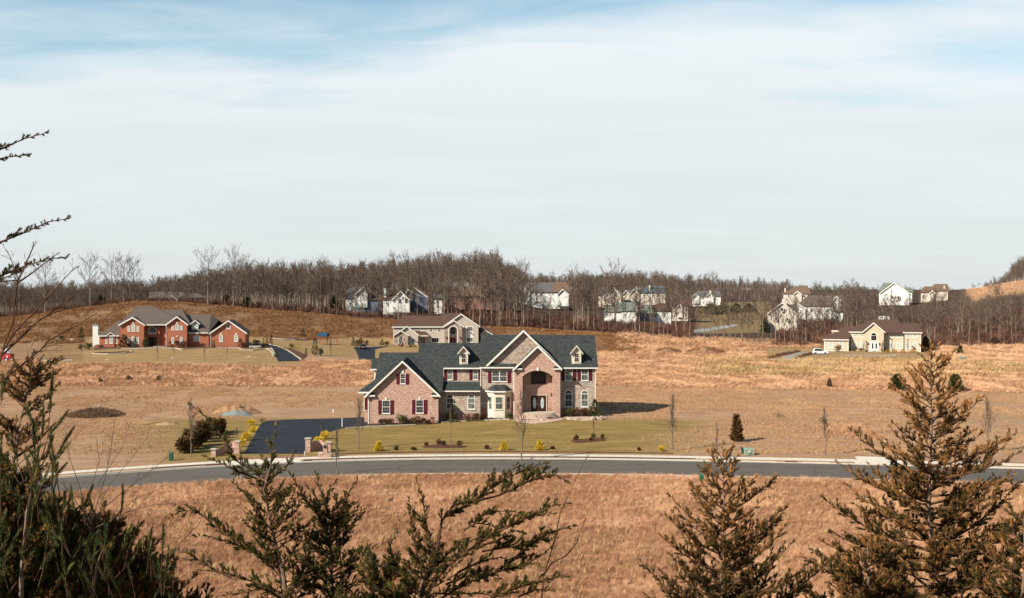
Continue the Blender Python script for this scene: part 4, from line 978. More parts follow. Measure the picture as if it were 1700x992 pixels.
def left_house():
    h = thing('red_brick_house', 'orange-red brick house with grey-brown hip roofs and a white chimney at its left end', 'house', (-98, 329, 3.5))
    BR, RF = M['brick_red'], M['roof_greybrown']; Y = 330.0; zb = Z(576, Y)
    # main hip and side hips
    yf = 329.6; ze = Z(538, yf)
    mb = MB(); hip_roof(mb, X(199, yf), X(311, yf), yf, 346, ze, X(238, 338), X(262, 338), 338, Z(507.3, 338)); obj('main_roof', mb, RF, h)
    mb = MB(); hip_roof(mb, X(256, yf), X(318, yf), yf+1, 345, ze-0.6, X(276, 337.5), X(309, 337.5), 337.5, Z(513.6, 337.5)); obj('second_roof', mb, RF, h)
    mb = MB(); mb.box(X(202, Y), X(309, Y), Y+1.2, 345.4, zb-2, ze-0.1); obj('wall', mb, BR, h)
    mb = MB(); eave_trim(mb, X(241, yf), X(277, yf), yf+0.01, ze, 0.3); obj('gutter', mb, M['white'], h)
    # low left wing
    y = 330.5; zl = Z(555.8, y)
    mb = MB(); mb.box(X(171, y), X(203, y), y, 344, zb-2, zl-0.1); obj('wall', mb, BR, h)
    mb = MB(); A, B = (X(168.5, y), y-0.4, zl), (X(204, y), y-0.4, zl); mb.slab([A, B, (X(204, 334), 335.0, Z(531, 335)), (X(207, 334), 335.0, Z(529.5, 335))], 0.16); mb.slab([A, (X(207, 334), 335.001, Z(529.5, 335)), (X(207, 334), 340, Z(529.5, 335)), (X(168.5, y), 344.5, zl)], 0.16); obj('wing_roof', mb, RF, h)
    mb = MB(); eave_trim(mb, X(168.5, y), X(203, y), y-0.4, zl, 0.3); obj('gutter', mb, M['white'], h)
    gable_block(h, y-0.25, 183.5, 194.5, 565, 556, 189, 550.3, 182, 196, 1.0, BR, RF, 0.3, 0.12, 0.25, ('wall', 'small_gable_roof', 'rake_board'), 2.5)
    for a, b, r in ((179.7, 184.2, 0), (186.3, 192, .45), (194.5, 199, 0)): window(h, X(a, y-.26), X(b, y-.26), Z(569.2, y), Z(557.6 if r else 559.5, y), y-.26 if r else y, rise=r, cols=2, rows=2, gl='glass_pale', fr=0.14)
    # chimney
    mb = MB(); yc = 331.0; mb.box(X(160.6, yc), X(169.3, yc), yc, yc+1.6, zb+0.2, Z(539.5, yc)); mb.box(X(160.6, yc), X(171.3, yc), yc-0.1, yc+1.7, zb-1, Z(556.5, yc)); c = obj('chimney', mb, M['siding_white'], h)
    mb = MB(); mb.box(X(160.1, yc), X(169.8, yc), yc-0.1, yc+1.7, Z(539.4, yc), Z(537.6, yc)); mb.box(X(163.5, yc), X(165.5, yc), yc+0.6, yc+1.0, Z(537.6, yc), Z(535.6, yc)); obj('cap', mb, M['grey_green_metal'], c)
    # arched brick garden wall by the chimney
    mb = MB(); y5 = 329.4; o = shape(X(160.3, y5), X(173.5, y5), zb-1, Z(570.6, y5), 0.9); mb.prism(o, 'y', y5, y5+0.4); obj('stair_wall', mb, BR, h)
    # two gabled bays
    for (a, b, pk, pkx, l, r_, ws, lower) in ((202.3, 240, 525.3, 222.3, 199.5, 242.2, ((213.6, 217.6), (219.5, 226), (228.2, 232.2)), True), (276.6, 309, 524.3, 293, 274.5, 311.5, ((284, 288), (290, 295.8), (297.6, 301.8)), True)):
        yb = 328.4; gable_block(h, yb, a, b, 576, 538.4, pkx, pk, l, r_, 3, BR, RF, 0.4, 0.18, 0.42, ('bay_wall', 'gable_roof', 'rake_board'), 5.5)
        for i, (p, q) in enumerate(ws):
            mid = i == 1
            window(h, X(p, yb), X(q, yb), Z(549.3 if a < 250 else 547.6, yb), Z(536.8 if mid else 540.5, yb), yb, rise=0.55 if mid else 0, cols=2, rows=2, gl='glass_pale', fr=0.15)
            if not (a > 250 and mid): window(h, X(p, yb), X(q, yb), Z(569.5, yb), Z(559.3, yb), yb, rise=0, cols=2, rows=2, gl='glass_pale', fr=0.15)
        keystone(h, X((ws[1][0]+ws[1][1])/2, yb), Z(536.6, yb), Z(534.4, yb), yb, 0.5); keystone(h, X((ws[1][0]+ws[1][1])/2, yb), Z(559, yb), Z(557, yb), yb, 0.5)
    # entrance between them
    ye = Y+1.2
    window(h, X(249.8, ye), X(262.4, ye), Z(553.2, ye), Z(540.6, ye), ye, rise=0.85, cols=3, rows=2, gl='glass', fr=0.2, sash=False)
    mb = MB(); mb.ring(shape(X(248.6, ye), X(263, ye), zb+0.3, Z(557.6, ye)), shape(X(249.6, ye), X(262, ye), zb+0.32, Z(558.6, ye)), ye-0.12, ye); obj('door_frame', mb, BR, h)
    for a, b in ((249.7, 255.7), (255.9, 261.9)):
        mb = MB(); mb.box(X(a, ye), X(b, ye), ye-0.1, ye-0.003, zb+0.32, Z(558.8, ye)); d = obj('door', mb, M['door_dark'], h)
        mb = MB(); mb.box(X(a+1.8, ye), X(b-1.8, ye), ye-0.12, ye-0.098, zb+0.9, Z(561, ye)); obj('door_glass', mb, M['glass'], d)
    mb = MB(); mb.box(X(265.5, ye), X(268, ye), ye-0.6, ye-0.002, zb-1, ze-0.31); obj('pilaster', mb, BR, h)
    mb = MB(); mb.box(X(245, ye), X(276, ye), ye-1.6, ye-0.61, zb-1, zb+0.35); obj('porch_step', mb, M['edging'], h)
    downspout(h, X(275.6, 328.4), 328.4, zb, ze-0.3)
    # link with dormer
    yl = 330.2; zl2 = Z(551.8, yl-0.4)
    mb = MB(); mb.box(X(309, yl)-0.01, X(346, yl), yl, 342, zb-2, zl2-0.1); obj('link_wall', mb, BR, h)
    mb = MB(); mb.slab([(X(309.5, yl), yl-0.4, zl2), (X(346, yl), yl-0.4, zl2), (X(366, 336), 338.0, Z(531, 338)), (X(354, 337), 338.6, Z(521.5, 338.6)), (X(309.5, 337), 338.6, Z(521.5, 338.6))], 0.18)
    mb.slab([(X(354, 337), 338.61, Z(521.5, 338.6)), (X(309.5, 337), 338.61, Z(521.5, 338.6)), (X(309.5, yl), 346, zl2), (X(376, yl), 346, zl2)][::-1], 0.18); obj('link_roof', mb, RF, h)
    mb = MB(); eave_trim(mb, X(309.5, yl), X(345, yl), yl-0.4, zl2, 0.3); obj('gutter', mb, M['white'], h)
    gable_block(h, 331.3, 319.2, 329.8, 545, 537.2, 325.3, 530.9, 316.7, 333, 4.5, M['siding_white'], RF, 0.3, 0.12, 0.3, ('dormer', 'dormer_roof', 'dormer_trim'), 6)
    window(h, X(321.8, 331.3), X(327.8, 331.3), Z(544, 331.3), Z(534.6, 331.3), 331.3, rise=0.5, cols=2, rows=2, gl='glass_pale', fr=0.12)
    window(h, X(321.3, yl), X(331.6, yl), Z(566.2, yl), Z(557, yl), yl, cols=4, rows=2, gl='glass_pale', fr=0.16); keystone(h, X(326.4, yl), Z(556.8, yl), Z(555, yl), yl, 0.5)
    # garage gable
    yg = 327.2; gable_block(h, yg, 346.8, 403, 575, 553, 375.5, 531.2, 344, 406, 12, BR, RF, 0.4, 0.18, 0.42, ('garage_wall', 'garage_roof', 'rake_board'), 12)
    for a, b in ((360.2, 366.2), (384.8, 391)): window(h, X(a, yg), X(b, yg), Z(567.3, yg), Z(555, yg), yg, rise=0.5, cols=2, rows=3, gl='glass_pale', fr=0.18); keystone(h, X((a+b)/2, yg), Z(554.8, yg), Z(552.8, yg), yg, 0.45)
    window(h, X(372.3, yg), X(378.6, yg), Z(546.2, yg), Z(537.4, yg), yg, rise=0.5, cols=2, rows=2, gl='glass', fr=0.18)
    downspout(h, X(346, 327.2), 327.2, zb, Z(554, yg)); return h
hL = left_house(); hL.rotation_euler.z = math.radians(8)

# ------------------------------------------------------------------ grey sided house in the middle distance
def mid_house():
    h = thing('grey_sided_house', 'warm grey sided house with brown roof and stone arched entry beyond the brick house', 'house', (-25, 385, 1.6))
    RF, SD = M['roof_brown'], M['siding_grey']; Y = 386.0; zb = Z(574, Y)
    ze = Z(541.6, Y-0.4)
    mb = MB(); mb.box(X(653.3, Y), X(745, Y), Y, 400, zb-2, ze-0.1); obj('wall', mb, SD, h)
    mb = MB(); A, B, C, D = (X(651.6, Y), Y-0.4, ze), (X(744, Y), Y-0.4, ze), (X(766, 394), 393, Z(518.6, 393)), (X(672, 392), 392, Z(523.6, 392))
    mb.slab([A, B, (X(766, 393), 393, Z(519.5, 393)), (X(742, 393), 393, Z(519.5, 393)), (X(733, 392), 392, Z(523.3, 392)), D], 0.18)
    mb.slab([A, D, (X(651.6, Y), 399, ze)], 0.18); mb.slab([D, (X(766, 393), 393.01, Z(519.5, 393)), (X(790, Y), 400, ze), (X(651.6, Y), 400, ze)][::-1], 0.18); obj('main_roof', mb, RF, h)
    mb = MB(); eave_trim(mb, X(651.6, Y), X(738, Y), Y-0.4, ze, 0.35); obj('gutter', mb, M['white'], h)
    gable_block(h, 384.6, 737.5, 794, 576, 541.4, 765.3, 520.2, 734.5, 796.8, 12, SD, RF, 0.4, 0.18, 0.42, ('gable_wall', 'gable_roof', 'rake_board'), 14)
    yr = 384.6
    # stone portico
    yp = 382.8
    x0, x1 = X(737, yp), X(766.5, yp); xp, zp, zee = X(752.8, yp), Z(531.2, yp), Z(542, yp)
    ox0, ox1 = X(745, yp), X(758, yp); s = (zp-zee)/(xp-X(734.5, yp)); top = lambda x: zp-0.15-s*abs(x-xp)
    az, at = Z(547.5, yp), Z(541.5, yp); arch = [((ox0+ox1)/2+(ox1-ox0)/2*math.cos(math.pi*i/10), az+(at-az)*math.sin(math.pi*i/10)) for i in range(11)]
    mb = MB(); mb.prism([(x0, zb-2), (ox0, zb-2), (ox0, az), (ox0, top(ox0)), (x0, top(x0))], 'y', yp, yr); mb.prism([(ox1, zb-2), (x1, zb-2), (x1, top(x1)), (ox1, top(ox1)), (ox1, az)], 'y', yp, yr)
    for i in range(10):
        a, b = arch[i], arch[i+1]; mb.prism([b, a, (a[0], top(a[0]))]+([(xp, top(xp))] if b[0] < xp < a[0] else [])+[(b[0], top(b[0]))], 'y', yp, yr)
    obj('portico_wall', mb, M['stone_pink'], h)
    mb = MB(); oa = [((ox0+ox1)/2+((ox1-ox0)/2+0.3)*math.cos(math.pi*i/10), az+(at-az+0.3)*math.sin(math.pi*i/10)) for i in range(11)]
    for i in range(10): mb.prism([arch[i], arch[i+1], oa[i+1], oa[i]], 'y', yp-0.08, yp-0.003)
    mb.box(ox0-0.3, ox0, yp-0.08, yp-0.003, zb, az); mb.box(ox1, ox1+0.3, yp-0.08, yp-0.003, zb, az); obj('arch_trim', mb, M['white'], h)
    mb = MB(); gable_roof_y(mb, X(734.5, yp), X(769.5, yp), zee, xp, zp, yp-0.35, yp+4, 0.15); obj('portico_roof', mb, RF, h)
    mb = MB(); rake_trim(mb, X(734.5, yp), X(769.5, yp), zee, xp, zp, yp-0.36, drop=0.35); obj('rake_board', mb, M['white'], h)
    yw = yr-0.0
    window(h, X(746.5, yw), X(757, yw), Z(555, yw), Z(543.4, yw), yw, rise=1.0, cols=3, rows=2, gl='glass', fr=0.16, trans=True, sash=False)
    for a, b in ((746.8, 751.5), (751.9, 756.6)):
        mb = MB(); mb.box(X(a, yw), X(b, yw), yw-0.1, yw-0.003, zb+0.3, Z(560, yw)); d = obj('door', mb, M['door_red'], h)
        mb = MB(); c = ((X(a, yw)+X(b, yw))/2, Z(564, yw)); mb.prism([(c[0]+0.3*math.cos(t*math.pi/6), c[1]+0.3*math.sin(t*math.pi/6)) for t in range(12)], 'y', yw-0.16, yw-0.101); obj('wreath', mb, M['evergreen'], d)
    for lx in (740.5, 763.2):
        mb = MB(); xx, zz = X(lx, yp), Z(560.5, yp); mb.box(xx-0.15, xx+0.15, yp-0.3, yp-0.002, zz-0.35, zz+0.35); obj('wall_lantern', mb, M['black'], h)
    # right column of windows
    ya = yr
    mb = MB(); mb.box(X(773.2, ya), X(786.2, ya), ya-0.05, ya-0.003, Z(569, ya), Z(541.5, ya)); obj('window_panel', mb, M['white'], h)
    window(h, X(773.8, ya), X(785.6, ya), Z(550, ya), Z(541.2, ya), ya-0.052, rise=0.5, cols=3, rows=2, gl='glass_curtain', fr=0.2, sash=False)
    window(h, X(773.8, ya), X(785.6, ya), Z(568, ya), Z(559.4, ya), ya-0.052, cols=3, rows=1, gl='glass_curtain', fr=0.2, sash=False)
    # middle wall windows
    for a, b, t, bt, c in ((699, 703.5, 543, 549, 2), (712.6, 718.8, 542.8, 551.3, 2), (726.6, 732.6, 542.8, 551.3, 2), (716.6, 729.6, 559.6, 568.4, 3)):
        window(h, X(a, Y), X(b, Y), Z(bt, Y), Z(t, Y), Y, cols=c, rows=2 if c == 2 else 1, gl='glass_curtain' if c == 2 else 'glass', fr=0.17, sash=c == 2)
    mb = MB(); mb.box(X(700.9, Y), X(705.6, Y), Y-0.1, Y-0.003, zb+0.3, Z(561, Y)); d = obj('door', mb, M['door_red'], h)
    mb = MB(); cc = (X(703.3, Y), Z(564, Y)); mb.prism([(cc[0]+0.28*math.cos(t*math.pi/6), cc[1]+0.28*math.sin(t*math.pi/6)) for t in range(12)], 'y', Y-0.16, Y-0.101); obj('wreath', mb, M['glass_pale'], d)
    mb = MB(); ys = 383.6; mb.slab([(X(695, ys), ys, Z(556.2, ys)), (X(710.5, ys), ys, Z(556.2, ys)), (X(707, Y), Y, Z(550, Y)), (X(690, Y), Y, Z(548, Y))], 0.3); obj('porch_roof', mb, RF, h)
    mb = MB(); eave_trim(mb, X(695, ys), X(710.5, ys), ys, Z(556.4, ys), 0.3); obj('porch_beam', mb, M['white'], h)
    # left gables
    yl = 383.0; gable_block(h, yl, 656, 693.5, 574, 555.6, 674.7, 540.4, 655, 695.3, 6, SD, RF, 0.4, 0.18, 0.38, ('gable_wall', 'gable_roof', 'rake_board'), 7)
    ys2 = 381.6; gable_block(h, ys2, 653.2, 676.3, 574, 556, 664.7, 547.6, 651.8, 677.8, 2, M['stone_pink'], RF, 0.35, 0.15, 0.35, ('stone_wall', 'small_gable_roof', 'rake_board'), 3)
    window(h, X(660.5, ys2), X(668, ys2), Z(569, ys2), Z(560.3, ys2), ys2, cols=2, rows=2, gl='glass_curtain', fr=0.2); window(h, X(681.3, yl), X(688, yl), Z(569, yl), Z(560, yl), yl, cols=2, rows=2, gl='glass_curtain', fr=0.2)
    # brick annex on the right
    yx = 388.0; mb = MB(); mb.box(X(794, yx), X(822, yx), yx, 398, zb-2, Z(552, yx)); obj('annex_wall', mb, M['brick_dusk'], h)
    mb = MB(); mb.slab([(X(793, yx), yx-0.3, Z(553, yx)), (X(823, yx), yx-0.3, Z(553, yx)), (X(812, 393), 393, Z(543, 393)), (X(790, 393), 393, Z(543, 393))], 0.18); obj('annex_roof', mb, RF, h)
    gable_block(h, 386.6, 800, 813, 574, 555.2, 805.4, 547.5, 798, 820, 2, SD, RF, 0.3, 0.12, 0.3, ('gable_wall', 'small_gable_roof', 'rake_board'), 3)
    h.rotation_euler.z = math.radians(4)
mid_house()

# ------------------------------------------------------------------ tan stucco house on the right
def right_house():
    h = thing('tan_stucco_house', 'tan stucco house with dark brown hip roofs and white arched windows at the right', 'house', (117, 368, 0))
    RF, ST = M['roof_brown'], M['stucco_tan']; Y = 369.0; zb = Z(584, Y); ze = Z(550.5, Y-0.4)
    mb = MB(); mb.box(X(1412.5, Y), X(1496, Y), Y, 384, zb-1, ze-0.1); obj('wall', mb, ST, h)
    mb = MB(); mb.box(X(1499.5, Y-1), X(1524.5, Y-1), Y-1, 384, zb-1, ze-0.1); obj('wall', mb, ST, h)
    mb = MB(); mb.box(X(1495, Y), X(1500, Y), Y+0.8, 380, zb-1, ze-0.1); obj('wall', mb, ST, h)
    mb = MB(); hip_roof(mb, X(1410, Y), X(1499, Y), Y-0.4, 385, ze, X(1436, 377), X(1476, 377), 377, Z(529.8, 377)); obj('main_roof', mb, RF, h)
    mb = MB(); hip_roof(mb, X(1455, Y), X(1527.5, Y-1), Y-1.4, 384, ze, X(1470, 375.5), X(1510.5, 375.5), 375.5, Z(535.8, 375.5)); obj('side_roof', mb, RF, h)
    for a, b, y in ((1410, 1436, Y-.4), (1470, 1496.5, Y-.4), (1497, 1527.5, Y-1.4)):
        mb = MB(); eave_trim(mb, X(a, y), X(b, y), y, ze, 0.3); obj('gutter', mb, M['white'], h)
    # garage wing
    yg = 366.5; zg = Z(563.7, yg-.4)
    mb = MB(); mb.box(X(1373.5, yg), X(1412.5, yg), yg, 382, zb-1, zg-0.1); obj('wing_wall', mb, ST, h)
    mb = MB(); A, B = (X(1371.6, yg), yg-0.4, zg), (X(1413.5, yg), yg-0.4, zg)
    mb.slab([A, B, (X(1413.5, 374), 374.5, Z(541, 374.5)), (X(1398, 374), 374.5, Z(541, 374.5))], 0.16); mb.slab([A, (X(1398, 374), 374.51, Z(541, 374.5)), (X(1371.6, yg), 382, zg)], 0.16)
    mb.slab([(X(1398, 374), 374.52, Z(541, 374.5)), (X(1413.5, 374), 374.52, Z(541, 374.5)), (X(1413.5, yg), 382, zg), (X(1371.6, yg), 382, zg)][::-1], 0.16); obj('wing_roof', mb, RF, h)
    mb = MB(); eave_trim(mb, X(1371.6, yg), X(1413.5, yg), yg-0.4, zg, 0.3); obj('gutter', mb, M['white'], h)
    yd = 371; mb = MB(); mb.box(X(1380, yd), X(1390, yd), yd, yd+5, Z(560, yd), Z(551, yd)); obj('dormer', mb, ST, h)
    mb = MB(); mb.box(X(1379, yd), X(1390.5, yd), yd-0.3, yd+5, Z(551, yd)+.002, Z(549.4, yd)); obj('dormer_roof', mb, M['cream'], h)
    for a, b in ((1380.2, 1387.6), (1397, 1404.3)): window(h, X(a, yg), X(b, yg), Z(578.3, yg), Z(566.3, yg), yg, rise=0.66, cols=2, rows=2, gl='glass_pale', fr=0.16, trans=True)
    for a, b in ((1373.5, 1374.7), (1411.2, 1412.4)):
        mb = MB(); mb.box(X(a, yg)-0.02, X(b, yg)+.04, yg-0.06, yg-0.003, zb, zg-0.31); obj('corner_board', mb, M['white'], h)
    mb = MB(); mb.box(X(1373.5, yg)-0.05, X(1412.5, yg)+0.05, yg-0.12, yg-0.061, zb-1, zb+0.5); obj('base_course', mb, M['cream'], h)
    for a, b, y in ((1415.5, 1423.6, Y), (1427, 1435, Y), (1472.6, 1480.6, Y), (1484, 1491.8, Y), (1500.8, 1508.6, Y-1), (1511.5, 1519.6, Y-1)):
        window(h, X(a, y), X(b, y), Z(559.7, y), Z(552.3, y), y, cols=3, rows=2, gl='glass_pale', fr=0.16, sash=False)
        window(h, X(a, y)+.1, X(b, y)-.1, Z(578, y), Z(565.6, y), y, rise=0.66, cols=2, rows=2, gl='glass_pale', fr=0.16, trans=True)
    for a, y in ((1412.8, Y), (1494.6, Y), (1523.2, Y-1)):
        mb = MB(); mb.box(X(a, y), X(a+1.3, y), y-0.06, y-0.003, zb, ze-0.31); obj('corner_board', mb, M['white'], h)
    # portico
    yp = 366.6; gable_block(h, yp, 1437, 1468.5, 585, 550.8, 1452.4, 534.9, 1434.2, 1471, 3, ST, RF, 0.4, 0.18, 0.36, ('portico_wall', 'portico_roof', 'rake_board'), 6)
    window(h, X(1447.6, yp), X(1457.8, yp), Z(565.8, yp), Z(551.4, yp), yp, rise=0.95, cols=1, rows=2, gl='glass', fr=0.18, sash=False, trans=True)
    mb = MB(); mb.ring(shape(X(1446.8, yp), X(1460.6, yp), zb+.6, Z(567.2, yp)), shape(X(1448, yp), X(1459.6, yp), zb+.62, Z(568.4, yp)), yp-0.12, yp-.002); obj('door_frame', mb, M['white'], h)
    for a, b in ((1448.1, 1453.7), (1453.9, 1459.5)):
        mb = MB(); mb.box(X(a, yp), X(b, yp), yp-0.09, yp-0.003, zb+.63, Z(568.5, yp)); d = obj('door', mb, M['white'], h)
        mb = MB(); mb.box(X(a+1.5, yp), X(b-1.5, yp), yp-0.11, yp-0.088, zb+1.2, Z(569.6, yp)); obj('door_glass', mb, M['glass'], d)
    for i in range(3):
        mb = MB(); mb.box(X(1444.5-i, yp), X(1459.5+i, yp), yp-1.2-i*0.5, yp-0.13, zb+0.42-i*0.2, zb+0.6-i*0.2); obj('step', mb, M['concrete'], h)
    for lx in (1443.6, 1461.8):
        mb = MB(); xx, zz = X(lx, yp), Z(570.5, yp); mb.box(xx-0.15, xx+0.15, yp-0.3, yp-0.002, zz-0.3, zz+0.3); obj('wall_lantern', mb, M['black'], h)
    h.rotation_euler.z = math.radians(-15)
hR = right_house()
mb = MB(); yw = 345.0; mb.box(X(1403, yw), X(1479, yw), yw, yw+0.5, -0.6, Z(588.6, yw)); o = obj('retaining_wall', mb, M['stone_wall'], org=(X(1440, yw), yw, 0)); tag(o, 'low pale stone retaining wall in the lawn before the tan house', 'wall')
mb = MB(); mb.box(X(1479.5, yw), X(1487, yw), yw-0.1, yw+0.6, -0.6, Z(588.2, yw)); o = obj('stone_pier', mb, M['edging'], org=(X(1483, yw), yw, 0)); tag(o, 'pale square pier ending the low stone wall before the tan house', 'pier')

# ------------------------------------------------------------------ far houses among the trees
def far_house(name, label, Y, walls, roofs=(), gables=(), chim=(), wins=(), wall='siding_white', roof='roof_grey', depth=9.0):
    """walls: (px0, px1, eave py, base py, material?, dy?) ; roofs: (px eave l, px eave r, eave py, px ridge l, px ridge r, ridge py, material?) ; gables: (px l, px r, eave py, peak px, peak py, base py, material?)"""
    cx = sum((w[0]+w[1])/2 for w in walls)/len(walls); bp = max(w[3] for w in walls)
    h = thing(name, label, 'house', (X(cx, Y), Y, Z(bp, Y)))
    for q, w in enumerate(walls):
        dy = w[5] if len(w) > 5 else -0.07*q
        mb = MB(); mb.box(X(w[0], Y), X(w[1], Y), Y+dy, Y+depth, Z(w[3], Y)-3, Z(w[2], Y)-0.05); obj('wall', mb, M[w[4] if len(w) > 4 and w[4] else wall], h)
    for q, r in enumerate(roofs):
        mat = M[r[6] if len(r) > 6 else roof]; yr = Y+depth/2
        mb = MB(); hip_roof(mb, X(r[0], Y), X(r[1], Y), Y-0.5-0.09*q, Y+depth+0.5+0.07*q, Z(r[2], Y)+0.03*q, X(r[3], yr), X(r[4], yr), yr, Z(r[5], yr), 0.2); obj('roof', mb, mat, h)
    for k, g in enumerate(gables):
        gable_block(h, Y-0.8-0.5*k, g[0]+0.8, g[1]-0.8, g[5], g[2], g[3], g[4], g[0], g[1], 3, M[g[6] if len(g) > 6 else wall], M[roof], 0.5, 0.2, 0.5, ('gable_wall', 'gable_roof', 'rake_board'), 5)
    for c in chim:
        mb = MB(); mb.box(X(c[0], Y), X(c[1], Y), Y+1, Y+2.5, Z(c[3], Y), Z(c[2], Y)); obj('chimney', mb, M[wall if len(c) < 5 else c[4]], h)
    for w in wins:
        window(h, X(w[0], Y), X(w[1], Y), Z(w[3], Y), Z(w[2], Y), Y-0.16-(w[4]+0.5 if len(w) > 4 else 0), cols=2, rows=2, gl='glass', fr=0.15, sash=False)
    h.rotation_euler.z = math.atan2(-h.location.x, h.location.y)
    return h
far_house('far_house', 'low tan house with grey roofs half hidden behind the crest of the hill', 462, [(252, 312, 494, 503), (313, 338, 493, 504, 'siding_cream')], [(248, 286, 494.5, 257, 280, 484), (283, 316, 494.5, 284, 308, 484), (312, 340, 494, 318, 336, 487)], [(278, 294, 497, 285, 489.5, 503)], wall='siding_tan', roof='roof_greybrown')
far_house('far_house', 'white walled house with pale grey gable furthest left of the white houses in the wood', 470, [(574, 606, 494, 510), (604, 628, 496, 510, 'siding_blue')], [(572, 616, 494, 583, 607, 476), (600, 632, 497, 606, 628, 486, 'roof_brown')], [(588, 610, 488, 603, 475.5, 502)], [], [(580, 584, 501, 506), (589, 593, 501, 506)], roof='roof_grey')
far_house('far_house', 'bright white gabled house with a white chimney in the wood', 462, [(636, 678, 496, 510)], [(634, 684, 496, 648, 676, 487, 'roof_brown')], [(650, 680, 497, 664.5, 482, 510)], [(637, 641, 478, 500)], [(657, 661, 492, 498, 0.9), (667, 671, 492, 498, 0.9), (641, 644, 501, 506)], roof='roof_grey')
far_house('far_house', 'brown roofed house with two bright stepped white rakes in the wood', 474, [(676, 712, 493, 511, 'siding_blue'), (721, 734, 494, 512)], [(676, 718, 493, 686, 704, 482, 'roof_brown'), (716, 742, 495, 722, 734, 488, 'roof_grey')], [(672, 700, 492, 676, 479, 505, 'siding_blue'), (684, 712, 494, 687, 475.5, 508, 'siding_blue')], [], [(724, 728, 498, 504), (724, 728, 506, 510)], roof='roof_brown')
far_house('far_house', 'long brown-leaved hedge behind the tree trunks, built as a low brown house block', 520, [(731, 830, 491, 503, 'brick_dusk')], [(729, 832, 491, 735, 826, 475, 'roof_rust')], depth=16)  # made-up house walls and roof standing in for a hedge of brown leaves
far_house('far_house', 'big white colonial house with long dark grey roof and white gables on the wooded slope', 560, [(868, 925, 484, 503), (903, 944, 487, 502)], [(868, 930, 484.5, 872, 919, 468.6), (915, 950, 484, 920, 939, 467.4, 'roof_rust')], [(861, 880, 484, 868.5, 471.5, 498), (852, 868, 490, 857, 481.5, 496), (925, 945, 488, 934.5, 479, 501), (883, 901, 503, 892.5, 498, 508)], [], [(889, 892, 486, 491), (896, 899, 486, 491), (910, 913, 485, 489), (916, 919, 485, 489), (889, 892, 493, 498)], roof='roof_grey', depth=11)
far_house('far_house', 'cream gabled house behind bare trees, left of the blue-grey roofed one', 600, [(994, 1032, 488, 501)], [(992, 1036, 489, 1000, 1028, 481)], [(1008, 1032, 489, 1020, 476.5, 500), (1001, 1016, 493, 1008, 486, 500)], [], [(1018, 1021, 483, 488, 0.9)], wall='siding_cream', roof='roof_grey')
far_house('far_house', 'narrow cream house with steep grey gable between two larger cream houses', 612, [(1034, 1058, 488, 497)], [(1032, 1062, 488.5, 1038, 1056, 481)], [(1034, 1046, 488, 1040, 481, 496), (1046, 1062, 487, 1054, 478, 494)], [(1055.5, 1058, 475, 482)], wall='siding_cream', roof='roof_grey')
far_house('far_house', 'cream house with blue-grey hip roof and one tall chimney', 590, [(1064, 1088, 485, 496), (1088, 1104, 487, 495)], [(1062, 1106, 485.5, 1072, 1098, 473.8)], [], [(1076, 1079.6, 472.5, 486)], [(1068, 1071, 488, 492), (1082, 1085, 488, 492)], wall='siding_cream', roof='roof_bluegrey')
far_house('far_house', 'white house with broad grey-green roof and open porch behind the trunks', 500, [(1020, 1056, 515, 530), (1003, 1022, 516, 528)], [(1018, 1059, 515.5, 1022, 1056, 501.2), (1001, 1030, 517, 1008, 1024, 508)], [], [], [(1006, 1009, 519, 524), (1012, 1015, 519, 524), (1036, 1039, 520, 525)], roof='roof_green')
far_house('far_house', 'blue-grey sided house with dull green roof beside the green roofed white house', 506, [(1062, 1082, 519, 536, 'siding_blue')], [(1060, 1084, 519.5, 1062, 1080, 506)], roof='roof_green', wall='siding_blue')
far_house('far_house', 'white house with brown hip roof and dark porch opening above the yellow lawn', 510, [(1084, 1114, 515, 529)], [(1081, 1117, 515.5, 1092, 1108, 503)], [], [], [(1086, 1091, 521, 525), (1101, 1104, 519, 523)], roof='roof_brown')
far_house('far_house', 'tan house with steep brown roofs at the left edge of the yellow lawn', 540, [(1116, 1142, 507, 522)], [(1114, 1144, 507.5, 1119, 1132, 494), (1130, 1150, 507, 1134, 1144, 495)], [(1124, 1134, 509, 1129, 504, 520)], wall='siding_tan', roof='roof_brown')
far_house('far_house', 'long white house with grey roof above a dark row of evergreens', 640, [(1150, 1186, 491, 499), (1186, 1196, 492, 497)], [(1146, 1198, 491.5, 1156, 1192, 482.5)], [(1150, 1162, 492, 1156, 487, 498), (1172, 1186, 492, 1179, 485.5, 498)], [(1178, 1181, 482, 488)], [(1165, 1168, 493, 496)], roof='roof_grey')
far_house('far_house', 'tan gabled house in front of a brown roofed house right of the yellow lawn', 478, [(1279, 1322, 518, 541)], [(1277, 1326, 520, 1286, 1316, 505)], [(1275, 1324, 520, 1299.5, 501, 541)], [(1298.5, 1301, 496, 503)], [(1296, 1301, 510, 516, 0.9), (1287, 1291, 526, 532, 0.9), (1305, 1309, 526, 532, 0.9)], wall='siding_tan', roof='roof_greybrown')
far_house('far_house', 'cream house with high pointed brown roof behind the tan gabled house', 600, [(1301, 1340, 486, 500)], [(1298, 1346, 487, 1322, 1336, 473.6)], [(1318, 1332, 488, 1324, 482.5, 500)], [(1302.5, 1305, 478, 488)], [(1308, 1311, 489, 493), (1334, 1337, 489, 493)], wall='siding_tan', roof='roof_rust')
far_house('far_house', 'long white walled house with broad brown roof right of the tan gables', 520, [(1336, 1398, 507, 526)], [(1322, 1402, 507.5, 1338, 1392, 490)], [(1318, 1340, 512, 1324, 500, 524), (1383, 1397, 498, 1389, 491, 508, 'siding_cream')], [], [(1346, 1350, 512, 518), (1358, 1362, 512, 518), (1372, 1376, 512, 518)], roof='roof_greybrown')
